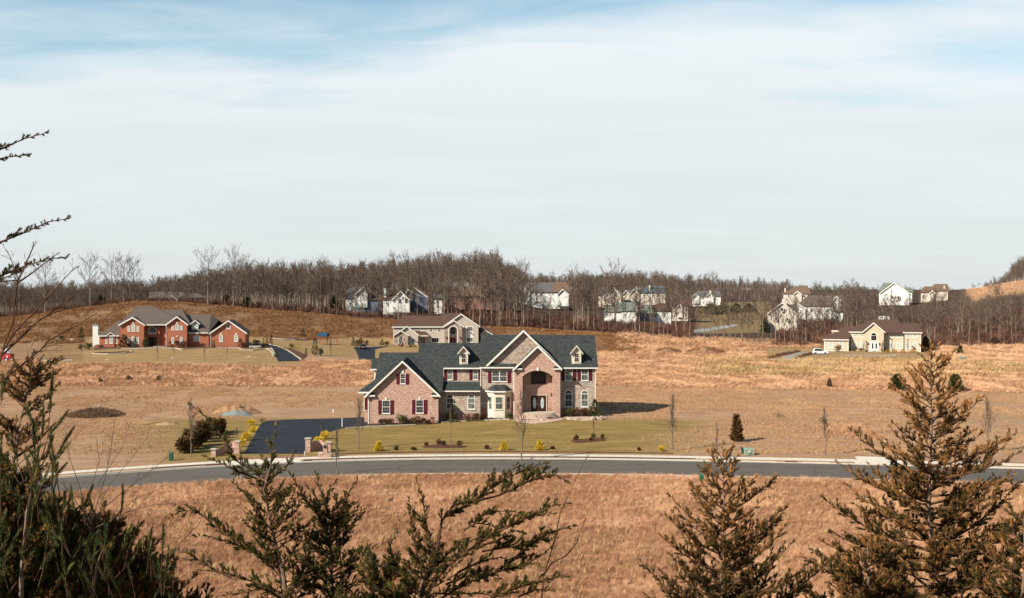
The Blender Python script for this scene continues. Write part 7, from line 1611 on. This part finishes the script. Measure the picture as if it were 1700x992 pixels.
mb = MB(); a = Vector((x-tw, Y+0.4, z+1.45)); b = Vector((x-tw-1.7, Y+0.2, z+0.12)); mb.slab([tuple(a), tuple(a+Vector((0, 0.65, 0))), tuple(b+Vector((0, 0.65, 0))), tuple(b)], 0.08); obj('slide', mb, M['blue_plastic'], t)
for off in (0, 0.65):
    mb = MB(); mb.bar(a+Vector((0, off, 0.08)), b+Vector((0, off, 0.08)), 0.06, 0.22); obj('slide_side', mb, M['blue_plastic'], t)
for a0, b0 in (((x-0.4, Y-0.12, z+1.4), (x-1.0, Y-0.9, z)), ((x+0.5, Y-0.12, z+1.4), (x-0.1, Y-0.9, z)), ((x-0.9, Y-0.2, z+1.3), (x+0.2, Y-0.2, z+0.1)), ((x+1.2, Y-0.1, z+1.3), (x+0.3, Y-0.1, z))):
    mb = MB(); mb.bar(a0, b0, 0.1, 0.1); obj('brace', mb, M['cedar_wood'], t)
mb = MB(); mb.bar((x+tw, Y+0.9, z+2.5), (x+tw+2.9, Y+0.9, z+2.45), 0.14, 0.18); obj('swing_beam', mb, M['cedar_wood'], t)
for dy in (-1.0, 1.0):
    mb = MB(); mb.bar((x+tw+2.7, Y+0.9, z+2.45), (x+tw+3.3, Y+0.9+dy, z-0.1), 0.1, 0.1); obj('swing_leg', mb, M['cedar_wood'], t)
for sx in (0.8, 1.9):
    mb = MB(); mb.box(x+tw+sx, x+tw+sx+0.5, Y+0.8, Y+1.05, z+0.55, z+0.6); w = obj('swing', mb, M['black'], t)
    mb = MB(); 
    for q in (0.03, 0.47): mb.tube([(x+tw+sx+q, Y+0.92, z+0.6), (x+tw+sx+q, Y+0.92, z+2.4)], 0.02, 4)
    obj('chain', mb, M['black'], w)
# utility pole and wires at the wood edge
Yp = 449.0; x = X(494, Yp); z = Hs(x, Yp); t = thing('utility_pole', 'wooden utility pole standing at the wood edge above the hill', 'utility pole', (x, Yp, z))
zt = Z(474.5, Yp); mb = MB(); mb.tube([(x, Yp, z-0.5), (x, Yp, zt)], [0.2, 0.15], 8); obj('pole', mb, M['bark_grey'], t)
mb = MB(); mb.box(x-1.2, x+1.2, Yp-0.08, Yp+0.08, zt-0.7, zt-0.5); obj('crossarm', mb, M['bark_grey'], t)
x2, z2 = X(700, 462), Z(485, 462)
for q, x1, zz in ((1, X(300, 446), Z(474, 446)), (2, x2, z2)):
    for dz in (0, -1.6):
        pts = []; 
        for i in range(13):
            f = i/12; pts.append((x+(x1-x)*f, Yp+(460-Yp)*f*0.3, (zt-0.45)+dz+(zz-zt+0.45)*f-2.0*math.sin(math.pi*f)*0.7))
        mb = MB(); mb.tube(pts, 0.03, 4); obj('wire', mb, M['black'], t)
# road and signs on the far yellow lawn
drape('lane', [(1140, 549), (1170, 545), (1200, 541), (1222, 538)], [(1150, 553), (1180, 549.5), (1205, 545), (1226, 541)], plain('far_lane_asphalt', (0.30, 0.29, 0.28), 0.1, 1, 0.9), 0.12, nx=3)
mb = MB(); strip(mb, -75, 82, -0.42, -0.002, -0.2, 0.022, 80); struct('gutter_pan', mb, plain('gutter_concrete', (0.34, 0.30, 0.25), 0.25, 1.2, 0.95))
# ------------------------------------------------------------------ foreground trees on the near slope
def unit(v): return v/np.maximum(np.linalg.norm(v, axis=-1, keepdims=True), 1e-9)
def spike_template(n=7, L=1.0, seed=0, ang=0.5, rad=0.10, main=True):
    """scale-leaf spray along +Z, unit length: short tapering spikes"""
    r = np.random.default_rng(seed); V, Fc = [], []
    def cone(b, d, l, w):
        u = np.cross(d, [0.3, 0.9, 0.1]); u /= np.linalg.norm(u); v = np.cross(d, u); k = len(V)
        for a in (0, 2.09, 4.19): V.append(b+(u*math.cos(a)+v*math.sin(a))*w)
        m = b + d*l*0.5
        for a in (0, 2.09, 4.19): V.append(m+(u*math.cos(a)+v*math.sin(a))*w*0.85)
        V.append(b+d*l)
        for i in range(3):
            j = (i+1) % 3; Fc.append((k+i, k+j, k+3+j)); Fc.append((k+i, k+3+j, k+3+i)); Fc.append((k+3+i, k+3+j, k+6))
    if main: cone(np.zeros(3), np.array([0, 0, 1.0]), L, rad*0.9)
    for i in range(n):
        a = i*2.4+r.uniform(-.4, .4); f = 0.05+0.75*i/n; t = ang*r.uniform(0.7, 1.3); d = np.array([math.sin(t)*math.cos(a), math.sin(t)*math.sin(a), math.cos(t)]); cone(np.array([0, 0, f*L]), d, L*r.uniform(0.35, 0.6)*(1.1-0.4*f), rad)
    return np.array(V), np.array(Fc)
SPRAY = [spike_template(11, seed=i, ang=0.6, rad=0.058) for i in range(4)]
def needle_template(seed, n=46):
    r = np.random.default_rng(seed); V, Fc = [], []
    for i in range(n):
        f = i/n; a = i*2.4; t = r.uniform(0.35, 0.75)*(1.05-0.6*f); d = np.array([math.sin(t)*math.cos(a), math.sin(t)*math.sin(a), math.cos(t)]); b = np.array([0, 0, f]); l = r.uniform(0.38, 0.55); s = np.cross(d, r.normal(0, 1, 3)); s /= np.linalg.norm(s); k = len(V)
        V += [b-s*0.026, b+s*0.026, b+d*l]; Fc.append((k, k+1, k+2))
    return np.array(V), np.array(Fc)
NEEDLE = [needle_template(i) for i in range(3)]
def frames(D, r):
    up = r.normal(0, 1, D.shape); U = unit(np.cross(D, up)); W = np.cross(D, U); return np.stack([U, W, D], -1)   # columns
def spray_mesh(name, P, D, S, T, mat, temps, r):
    P, D, S, T = np.array(P), unit(np.array(D)), np.array(S), np.array(T); R = frames(D, r); k = r.integers(0, len(temps), len(P)); Vs, Fs, Cs, off = [], [], [], 0
    for q, (tv, tf) in enumerate(temps):
        m = k == q
        if not m.any(): continue
        v = np.einsum('nij,vj->nvi', R[m], tv)*S[m][:, None, None]+P[m][:, None, :]; n = len(v)
        Fs.append((tf[None]+(np.arange(n)*len(tv))[:, None, None]).reshape(-1, 3)+off); off += n*len(tv); Vs.append(v.reshape(-1, 3))
        tt = np.clip(T[m][:, None]+r.normal(0, 0.06, (n, len(tv))), 0, 1).reshape(-1, 1); Cs.append(np.repeat(tt, 4, 1))
    return np.concatenate(Vs), np.concatenate(Fs), np.concatenate(Cs)
class Conifer:
    def __init__(s, seed, size=0.15, tone=(0.45, 0.18), dens=1.0, side_len=0.42, spread=0.75):
        s.r = np.random.default_rng(seed); s.W = MB(); s.P, s.D, s.S, s.T = [], [], [], []; s.size = size; s.tone = tone; s.dens = dens; s.side = side_len; s.spread = spread
    def spray(s, p, d, sc=1.0, tone=0): s.P.append(p); s.D.append(d); s.S.append(s.size*1.15*sc*s.r.uniform(0.7, 1.3)); s.T.append(np.clip(s.r.normal(s.tone[0]+tone, s.tone[1]), 0, 1))
    def branch(s, pts, rad, lv=0, bare=0.15, fol=1.0, tone=0.0):
        """pts: list of np points; clothe outer part with side twigs that carry sprays"""
        pts = [np.array(p, float) for p in pts]; seg = [np.linalg.norm(b-a) for a, b in zip(pts[:-1], pts[1:])]; L = sum(seg)
        if L < 0.02: return
        s.W.tube(pts, [max(rad*(1-0.85*i/(len(pts)-1)), 0.004) for i in range(len(pts))], 5 if rad > 0.02 else 3, cap=False)
        cum = np.concatenate([[0], np.cumsum(seg)])
        def at(f):
            x = f*L; i = min(int(np.searchsorted(cum, x, 'right')-1), len(seg)-1); t = (x-cum[i])/max(seg[i], 1e-6); return pts[i]+(pts[i+1]-pts[i])*t, (pts[i+1]-pts[i])/max(seg[i], 1e-6)
        step = s.size*0.42/s.dens; n = max(2, int(L*(1-bare)/step))
        for j in range(n):
            f = bare+(1-bare)*(j+s.r.uniform(0, 1))/n; p, d = at(min(f, 0.999)); rem = (1-f)*L
            sd = unit(np.cross(d, s.r.normal(0, 1, 3))); sd[2] = sd[2]*0.6+0.30; sd = unit(sd)
            nd = unit(d*0.8+sd*s.spread)
            l = min(s.side*(0.35+0.9*min(1, rem/1.2))*s.r.uniform(0.45, 1.1), 0.05+rem*0.6)*fol
            if lv == 0 and l > s.size*1.1:
                q = p+nd*l*0.5+np.array([0, 0, 0.03*l]); e = p+nd*l+np.array([0, 0, 0.14*l]); s.W.tube([p, q, e], [0.006, 0.005, 0.003], 3, cap=False)
                k = max(1, int(l/(s.size*0.34)))
                for m in range(k):
                    g = (m+0.6)/k; pp = p+(e-p)*g; s.spray(pp, unit(e-p)*0.85+unit(s.r.normal(0, 1, 3))*0.55+np.array([0, 0, 0.12]), 0.95 if g < 0.8 else 0.75, tone)
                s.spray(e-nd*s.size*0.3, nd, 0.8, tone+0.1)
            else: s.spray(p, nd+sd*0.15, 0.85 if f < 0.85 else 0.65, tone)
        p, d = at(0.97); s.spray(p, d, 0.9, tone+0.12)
    def finish(s, name, label, base, leafmat, barkmat='twig_dark', temps=None, cat='tree', trunk=None, group=None):
        t = thing(name, label, cat, base, group)
        if trunk is not None: obj('trunk', trunk, M['cedar_bark'], t)
        if s.W.v: obj('limbs', s.W, M[barkmat], t)
        V, Fq, Cc = spray_mesh('foliage', s.P, s.D, s.S, s.T, leafmat, temps or SPRAY, s.r)
        me = np_mesh('foliage', V-np.array(base), Fq, M[leafmat], Cc); link_mesh('foliage', me, t); s.n = len(Fq); return t
def cedar(name, label, px, Y, top, seed, leafmat, n=95, prof=lambda d: 0.2+0.62*d**0.85, size=0.15, low=None, lean=0.0, tr=0.10, elev=(0.75, 0.45), tone=(0.45, 0.18), dens=1.0, side=0.42, gap=0.0, asym=None, fol=1.0, dmin=0.12, shift=0.0):
    x = X(px, Y); zt = Z(top, Y); zg = Hs(x, Y); c = Conifer(seed, size, tone, dens, side); r = c.r
    Hh = zt-zg; low = low or min(Hh-0.6, 8.0); T = MB(); npt = 10
    tp = [np.array([x+lean*(i/npt-1)+0.03*math.sin(i*1.7), Y+0.03*math.cos(i*2.1), zg-0.3+(Hh+0.3)*i/npt]) for i in range(npt+1)]; tp[-1][0] = x
    T.tube(tp, [max(tr*(1-0.95*i/npt), 0.008) for i in range(npt+1)], 8)
    def trunk(z): f = (z-zg+0.3)/(Hh+0.3)*npt; i = int(min(max(f, 0), npt-1)); return tp[i]+(tp[i+1]-tp[i])*(f-i)
    # leader foliage
    c.branch([trunk(zt-0.55), trunk(zt-0.25), trunk(zt-0.01)+np.array([0, 0, 0.05])], 0.01, 1, 0.0)
    for i in range(n):
        f = ((i+r.random())/n); d = dmin+(low-dmin)*f**0.92; z = zt-d; p = trunk(z); a = i*2.39996+r.uniform(-0.35, 0.35); L = prof(d)*r.choice([r.uniform(0.45, 0.8), r.uniform(0.8, 1.2)])
        if asym: L *= asym(math.cos(a))
        e0 = elev[0]+(elev[1]-elev[0])*min(1, d/4.0)+r.uniform(-0.12, 0.12); pts = [p]; q = p.copy(); m = 5
        for k in range(m):
            e = e0-0.25+0.5*k/m; aa = a+r.uniform(-.08, .08); q = q+np.array([math.cos(aa)*math.cos(e), math.sin(aa)*math.cos(e), math.sin(e)])*L/m; pts.append(q)
        if gap and r.random() < gap: continue
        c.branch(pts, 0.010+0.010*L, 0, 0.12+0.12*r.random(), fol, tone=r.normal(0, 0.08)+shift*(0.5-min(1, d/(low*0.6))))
    return c.finish(name, label, (x, Y, zg), leafmat, trunk=T)
def sight(px, py, Y): return np.array([X(px, Y), Y, Z(py, Y)])

# big bronze cedar at the right
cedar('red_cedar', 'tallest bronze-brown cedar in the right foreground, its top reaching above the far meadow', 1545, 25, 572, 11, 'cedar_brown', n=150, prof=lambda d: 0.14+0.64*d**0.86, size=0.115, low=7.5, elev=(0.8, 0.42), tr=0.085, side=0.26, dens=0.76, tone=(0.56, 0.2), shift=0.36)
# second smaller bronze cedar
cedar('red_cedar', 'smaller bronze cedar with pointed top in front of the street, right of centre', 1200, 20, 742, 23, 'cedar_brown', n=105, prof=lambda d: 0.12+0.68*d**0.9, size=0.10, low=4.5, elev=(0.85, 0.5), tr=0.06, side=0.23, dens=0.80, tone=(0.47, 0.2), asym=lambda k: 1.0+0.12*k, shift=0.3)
cedar('red_cedar', 'brown cedar branches crowding the lower right corner', 1700, 21, 840, 31, 'cedar_brown', n=60, prof=lambda d: 0.2+0.7*d**0.8, size=0.13, low=4.5, tone=(0.36, 0.18))
cedar('red_cedar', 'bronze cedar tips low at the foot of the big right cedar', 1440, 23, 900, 37, 'cedar_brown', n=60, prof=lambda d: 0.3+0.7*d**0.8, size=0.13, low=3.5, tone=(0.42, 0.2))

# the three dark cedars left of centre, shaped after their branches
def path_tree(label, Y, seed, trunk, limbs, leafmat='cedar_green', size=0.105, rad=0.02, tone=(0.42, 0.2), depth=0.5, fill=0, fillbox=None, name='red_cedar', side=0.24, dens=1.0, fol=1.0, temps=None, tr=0.05):
    c = Conifer(seed, size, tone, dens, side); r = c.r; T = MB()
    tp = [sight(px, py, Y) for px, py in trunk]; zg = Hs(tp[0][0], Y); base = np.array([tp[0][0], Y, zg-0.3]); tpp = [base]+tp
    T.tube(tpp, [max(tr*(1-0.9*i/(len(tpp)-1)), 0.008) for i in range(len(tpp))], 7)
    for lb in limbs:
        lv = lb[0] if isinstance(lb[0], dict) else {}; pts = lb[1:] if isinstance(lb[0], dict) else lb
        y1 = r.uniform(-depth, depth)*lv.get('dy', 1); P = [sight(px, py, Y+y1*(i/(len(pts)-1))) for i, (px, py) in enumerate(pts)]
        c.branch(P, lv.get('rad', rad), lv.get('lv', 0), lv.get('bare', 0.1), lv.get('fol', fol), lv.get('tone', 0))
    for i in range(fill):
        # inner branches leaving the trunk toward and away from the hill
        k = r.uniform(0.05, 0.95)*(len(tpp)-1); j = int(k); p = tpp[j]+(tpp[j+1]-tpp[j])*(k-j); a = r.uniform(0, 6.28); L = (fillbox or 0.7)*(1.15-0.8*k/(len(tpp)-1))*r.uniform(0.6, 1.15); e = r.uniform(0.3, 0.8)
        d = np.array([math.cos(a)*math.cos(e), math.sin(a)*math.cos(e), math.sin(e)]); c.branch([p, p+d*L*0.5, p+d*L+np.array([0, 0, 0.12*L])], 0.012, 0, 0.15, 1.0)
    return c.finish(name, label, (base[0], Y, zg), leafmat, trunk=T, temps=temps)
path_tree('dark cedar with a bare reddish spire rising over the driveway mouth', 18, 41,
    [(480, 1300), (476, 1000), (470, 950), (457, 900), (446, 850), (438, 812), (450, 770)],
    [[(446, 850), (442, 812), (448, 780), (452, 745), (458, 704)], [{'fol': 0.9}, (438, 815), (428, 780), (402, 772), (384, 755), (362, 715), (340, 690), (313, 668)], [(428, 795), (400, 785), (370, 770), (340, 757)], [(440, 810), (455, 790), (475, 775), (489, 750)], [(444, 830), (470, 815), (482, 806)], [(450, 870), (465, 838), (482, 809)],
     [{'dy': .5}, (470, 960), (430, 920), (384, 894), (350, 868), (327, 847), (300, 848), (277, 860)], [(440, 925), (395, 905), (350, 890), (323, 889)], [(450, 930), (430, 890), (428, 850), (405, 815)], [(430, 900), (432, 860), (412, 820)], [(384, 960), (340, 935), (305, 915), (287, 912)], [(470, 985), (420, 965), (370, 950), (330, 945)], [(480, 990), (500, 950), (510, 910), (508, 880)], [(476, 1000), (440, 975), (400, 985), (350, 990)], [(450, 880), (468, 860), (475, 850)], [(440, 850), (420, 835), (400, 812), (386, 800)], [(455, 900), (420, 880), (404, 862)], [(470, 940), (490, 910), (496, 890)], [(478, 980), (520, 960), (545, 940)], [(480, 1010), (440, 1000), (380, 1010), (330, 1005)]],
    size=0.085, side=0.16, dens=0.85, fill=60, fillbox=1.0, tone=(0.40, 0.2))
path_tree('dark green cedar, middle one of the three left of centre, with upright spires', 18.5, 43,
    [(556, 1300), (552, 1000), (550, 940), (549, 880), (540, 830)],
    [[(548, 870), (538, 830), (528, 800), (524, 786)], [(549, 880), (552, 850), (560, 834), (552, 815)], [{'fol': .8}, (550, 900), (525, 850), (505, 825), (490, 800), (482, 786)], [(550, 905), (568, 850), (580, 815), (593, 795)], [(550, 920), (575, 885), (590, 862), (604, 845)], [(550, 930), (520, 905), (495, 895), (484, 890)], [(551, 950), (585, 930), (612, 915), (622, 905)], [(551, 960), (515, 940), (490, 925), (470, 905)], [(552, 980), (595, 965), (635, 950)], [(552, 985), (510, 970), (480, 965)], [(552, 1000), (600, 990), (640, 985)], [(549, 880), (560, 862), (575, 850)], [(540, 840), (545, 815), (556, 800)], [(548, 860), (525, 845), (515, 825)]],
    size=0.088, side=0.18, dens=0.95, fill=80, fillbox=0.95, tone=(0.33, 0.18))
path_tree('wide cedar with long branches swept to the right, centre foreground', 17, 47,
    [(690, 1300), (695, 1000), (702, 960), (722, 925)],
    [[{'rad': .03, 'bare': .2}, (722, 925), (730, 885), (734, 862), (742, 855), (788, 829), (828, 801), (869, 778), (912, 767)], [{'bare': .2}, (795, 830), (828, 822), (879, 798), (905, 790), (922, 788), (943, 800)], [{'rad': .03, 'bare': .25}, (700, 990), (742, 940), (780, 912), (811, 892), (866, 862), (905, 841), (948, 834)], [(800, 915), (840, 908), (879, 902), (905, 888), (927, 880), (956, 872)], [{'rad': .02}, (720, 1000), (780, 965), (840, 945), (879, 933), (905, 918), (917, 907)], [(800, 1000), (850, 978), (900, 963), (925, 958), (940, 957)], [(790, 860), (812, 850), (826, 848), (862, 850)], [(770, 880), (792, 868), (818, 872), (812, 882)], [(722, 925), (712, 890), (706, 858), (701, 824), (691, 795)], [(700, 950), (688, 900), (682, 868), (679, 826)], [(690, 980), (660, 945), (648, 905), (658, 880)], [(745, 855), (750, 840), (775, 830), (790, 812)], [(700, 960), (735, 930), (760, 900), (790, 895)], [(830, 880), (850, 868), (880, 858), (920, 852)], [(840, 940), (870, 912), (895, 895), (925, 892)], [(850, 800), (845, 785), (858, 770)], [(820, 815), (812, 800), (818, 785)], [(880, 800), (900, 785), (905, 775)], [(700, 1000), (660, 985), (620, 975), (600, 965)], [(720, 985), (760, 985), (800, 985), (830, 990)], [(722, 925), (700, 905), (690, 880)], [(760, 950), (800, 930), (830, 925), (850, 930)], [(740, 970), (790, 950), (830, 960)], [(800, 905), (830, 895), (850, 880), (870, 885)], [(850, 945), (880, 935), (900, 940)], [(860, 990), (890, 978), (915, 980)]],
    size=0.085, side=0.17, dens=0.88, depth=0.7, fill=70, fillbox=0.9, tone=(0.42, 0.2))
# left edge: a tall cedar standing outside the frame sends its tips across the sky
c = Conifer(53, 0.075, (0.2, 0.12), 0.8, 0.10, 0.6); Y = 13.0; bx = X(-260, Y); zg = Hs(bx, Y); T = MB(); T.tube([(bx, Y, zg-0.3), (bx+0.1, Y, zg+5), (bx, Y, 23.2)], [0.16, 0.09, 0.01], 8)
for P_ in ([(-200, 330), (-100, 285), (-40, 262), (0, 248), (40, 230), (81, 219)], [(-200, 340), (-80, 290), (-20, 268), (15, 260), (48, 257)], [(-220, 480), (-120, 440), (-40, 412), (0, 402), (40, 386), (80, 368), (117, 362)], [(-230, 560), (-120, 505), (-50, 478), (0, 458), (40, 442), (80, 429), (113, 427)], [(-220, 570), (-100, 500), (-30, 470), (5, 462), (30, 452)], [(-30, 474), (-5, 468), (20, 466)], [(-30, 250), (-5, 244), (12, 240)]):
    c.branch([sight(a, b, Y+0.15*math.sin(a)) for a, b in P_], 0.022, 0, 0.15, 0.9)
for i in range(26):
    z = 23.0-i*0.3; a = 1.2+c.r.uniform(0, 3.9); L = 0.3+0.10*i; d = np.array([math.cos(a)*0.85, math.sin(a)*0.85, 0.5]); p = np.array([bx, Y, z]); c.branch([p, p+d*L*0.5, p+d*L], 0.015, 0, 0.15)
c.finish('red_cedar', 'tall cedar outside the left edge whose dark feathery branch tips cross the sky', (bx, Y, zg), 'cedar_green', trunk=T)
# bronze leader and dark mass at the left
path_tree('sparse bronze cedar leader at the left edge below the red truck', 13.5, 59,
    [(4, 1300), (8, 1000), (15, 880), (22, 780), (30, 715), (42, 665), (50, 630), (55, 600)],
    [[(42, 665), (50, 628), (52, 600), (56, 583)], [(50, 655), (45, 638), (38, 620)], [(50, 650), (62, 632), (76, 615)], [(42, 668), (22, 655), (12, 645)], [(40, 680), (52, 668), (66, 660)], [(30, 720), (14, 700), (0, 688)], [(26, 740), (45, 722), (62, 712)], [(24, 760), (60, 735), (72, 722), (88, 705)], [(22, 780), (0, 760), (-20, 750)], [(18, 830), (50, 795), (75, 772)], [(16, 860), (-10, 830), (-30, 815)], [(12, 900), (55, 860), (85, 835)], [(8, 960), (50, 925), (90, 900)], [(15, 700), (5, 720), (-12, 715)]],
    leafmat='cedar_brown', size=0.07, side=0.15, dens=1.0, fill=60, fillbox=0.75, tone=(0.45, 0.2), tr=0.02)
for px, Yc, top, sd, mt, tn, lab, nn in ((-20, 13, 770, 61, 'cedar_green', 0.55, 'dense dark cedar filling the lower left edge', 130), (70, 14, 835, 62, 'cedar_green', 0.6, 'dark bushy cedar in the lower left corner', 120), (165, 14.5, 862, 63, 'cedar_brown', 0.42, 'dark bronze cedar right of the lower left corner', 110), (235, 15, 930, 64, 'cedar_green', 0.40, 'low olive cedar top before the left orange field', 70), (640, 17.5, 930, 66, 'cedar_green', 0.4, 'low cedar tips between the middle cedar and the swept one', 60)):
    cedar('red_cedar', lab, px, Yc, top, sd, mt, n=nn+40, prof=lambda d: 0.25+0.75*d**0.8, size=0.095, low=2.8, tr=0.04, side=0.24, dens=1.3, tone=(tn, 0.22))
def pine(label, Y, seed, shoots, trunk, size=0.16, fill=0, box=None):
    c = Conifer(seed, size, (0.45, 0.2), 1.0, 0.2); r = c.r; tp = [sight(px, py, Y) for px, py in trunk]; zg = Hs(tp[0][0], Y); T = MB(); tpp = [np.array([tp[0][0], Y, zg-0.3])]+tp
    T.tube(tpp, [max(0.04*(1-0.9*i/(len(tpp)-1)), 0.006) for i in range(len(tpp))], 6)
    def shoot(P, n_):
        c.W.tube(P, [0.006]+[0.004]*(len(P)-1), 4, cap=False); a, b = P[-2], P[-1]; d = unit(b-a); L = np.linalg.norm(b-a)
        for j in range(n_):
            f = (j+0.2)/n_; p = a+(b-a)*f; c.P.append(p); c.D.append(d+r.normal(0, 0.06, 3)); c.S.append(size*r.uniform(0.85, 1.1)); c.T.append(np.clip(r.normal(0.5, 0.2), 0, 1))
    for s_ in shoots:
        dy = r.uniform(-0.3, 0.3); P = [sight(px, py, Y+dy*i/len(s_)) for i, (px, py) in enumerate(s_)]; shoot(P, max(2, int(np.linalg.norm(P[-1]-P[-2])/(size*0.5))))
    for i in range(fill):
        px, py = r.uniform(box[0], box[1]), r.uniform(box[2], box[3]); dx, dy = r.uniform(-22, 26), r.uniform(18, 42); yy = r.uniform(-0.7, 0.5)
        P = [sight(px-dx*1.6, py+dy*1.9, Y+yy), sight(px-dx, py+dy, Y+yy), sight(px, py, Y+yy)]; shoot(P, 2)
    return c.finish('pine', label, (tpp[0][0], Y, zg), 'pine', 'twig_dark', NEEDLE, trunk=T)
pine('young pine with upright brush-like shoots in the left foreground', 12.5, 71,
    [[(50, 800), (66, 765), (79, 728), (82, 690), (86, 632)], [(70, 760), (79, 728), (104, 693)], [(60, 790), (90, 765), (117, 716)], [(60, 780), (92, 764), (110, 742)], [(60, 770), (68, 730), (72, 688)], [(64, 760), (62, 720), (48, 683)], [(50, 790), (58, 760), (56, 715)], [(-20, 700), (0, 655), (20, 614)], [(-10, 690), (2, 668), (4, 635)], [(70, 770), (82, 745), (84, 725)], [(60, 780), (75, 765), (85, 735)], [(40, 800), (30, 770), (20, 730)]],
    [(30, 1250), (36, 950), (45, 850), (58, 790), (66, 765)], 0.15, 60, (-10, 115, 740, 960))
pine('young pine with long green needles standing low at the left', 13, 73,
    [[(150, 930), (185, 890), (200, 855), (205, 815)], [(170, 900), (160, 860), (150, 830)], [(110, 880), (125, 850), (118, 815)], [(120, 880), (135, 850), (148, 818)], [(175, 960), (200, 920), (215, 880)], [(190, 960), (215, 935), (232, 900)], [(180, 930), (170, 900), (178, 862)], [(130, 900), (142, 870), (138, 838)]],
    [(150, 1250), (152, 1000), (160, 940), (175, 900)], 0.15, 38, (90, 290, 880, 1000))
# bare twigs ------------------------------------------------------------
def twigs(label, Y, seed, stems, rad=0.014, mat='twig_tan', name='bare_shrub', kids=5, klen=0.32, tip=0.0028, depth=0.5, cat='shrub'):
    r = random.Random(seed); mb = MB(); base = None
    for st in stems:
        dy = r.uniform(-depth, depth); P = [Vector(sight(px, py, Y+dy*i/len(st))) for i, (px, py) in enumerate(st)]
        if base is None: base = P[0]; zg = Hs(base.x, Y); mb.tube([(base.x, Y, zg-0.2), tuple(P[0])], [rad*1.3, rad], 5)
        if P[0].z > zg+0.5 and st is not stems[0] and len(st[0]) == 2 and st[0][1] > 1000: mb.tube([(P[0].x, Y, Hs(P[0].x, Y)-0.2), tuple(P[0])], [rad, rad], 5)
        n = len(P); mb.tube(P, [rad*(1-0.8*i/(n-1))+tip for i in range(n)], 4, cap=False)
        L = sum((b-a).length for a, b in zip(P[:-1], P[1:]))
        def sub(p, d, l, ra, lv):
            q = [p]; dd = d.copy(); 
            for k in range(3): dd = (dd+perp(dd, r)*0.22+Vector((0, 0, 0.08))).normalized(); q.append(q[-1]+dd*l/3)
            mb.tube(q, [ra, ra*0.8, ra*0.6, tip], 3, cap=False)
            if lv > 0:
                for _ in range(3): j = r.randrange(1, 3); sub(q[j], (dd+perp(dd, r)*0.7).normalized(), l*r.uniform(0.3, 0.6), ra*0.6, lv-1)
        for k in range(int(kids*(n-1))):
            f = r.uniform(0.15, 0.98)*(n-1); i = int(f); p = P[i].lerp(P[i+1], f-i); d = (P[i+1]-P[i]).normalized(); sub(p, (d+perp(d, r)*0.65+Vector((0, 0, 0.12))).normalized(), L*klen*r.uniform(0.3, 0.9)*(1.1-f/(n-1)*0.6), max(rad*0.4*(1-f/(n-1)*0.6), tip), 1)
    o = obj(name, mb, M[mat], org=(base.x, Y, zg)); tag(o, label, cat); return o
twigs('leafless shrub with long slanting stems rising across the left edge', 11, 81,
    [[(-40, 1100), (-30, 760), (-10, 650), (0, 600), (4, 581)], [(0, 600), (8, 569), (22, 533), (27, 481), (30, 462), (20, 434), (12, 416)], [(30, 465), (42, 440), (54, 412), (56, 402)], [(0, 590), (26, 549), (56, 519), (81, 491), (105, 464), (125, 443)], [(0, 592), (36, 559), (67, 529), (89, 519), (119, 511)], [(4, 578), (32, 565), (46, 545), (81, 521), (105, 503), (133, 481)], [(-30, 660), (0, 635), (43, 600), (67, 581), (81, 565), (109, 549), (133, 537), (161, 519)], [(28, 470), (52, 454), (77, 434), (99, 418)], [(-20, 700), (-5, 640), (-8, 560), (0, 500)]], rad=0.0075, mat='twig_dark', kids=3.6, klen=0.26, tip=0.002)
twigs('fine leafless shrub with tan twigs before the left end of the street', 13.2, 83,
    [[(150, 1050), (150, 900), (152, 850)], [(152, 860), (185, 800), (215, 765), (248, 720)], [(152, 860), (150, 810), (165, 765), (160, 728)], [(150, 880), (120, 820), (90, 790), (60, 770)], [(152, 860), (200, 820), (240, 790), (300, 740)], [(150, 870), (175, 790), (185, 740), (190, 695)], [(150, 870), (130, 800), (115, 760), (110, 715)], [(150, 880), (210, 850), (250, 838), (290, 835)], [(152, 850), (165, 800), (205, 740), (216, 700)]], rad=0.0042, mat='twig', kids=3, klen=0.30, tip=0.0014)
twigs('thin bare saplings leaning right of the swept cedar', 17, 85, [[(893, 1080), (902, 958), (922, 892), (930, 850), (940, 829), (958, 790), (976, 755)], [(903, 955), (915, 935), (940, 922), (958, 900), (968, 870), (973, 859)]], rad=0.010, mat='twig_dark', kids=0.5, klen=0.12)
twigs('sparse dead twigs low between the left cedars', 15, 87, [[(250, 1060), (255, 960), (262, 930)], [(262, 940), (300, 900), (330, 870), (345, 840)], [(258, 950), (240, 900), (250, 870)], [(262, 935), (290, 925), (330, 930), (352, 920)]], rad=0.004, mat='twig', kids=3, klen=0.3, tip=0.0014)
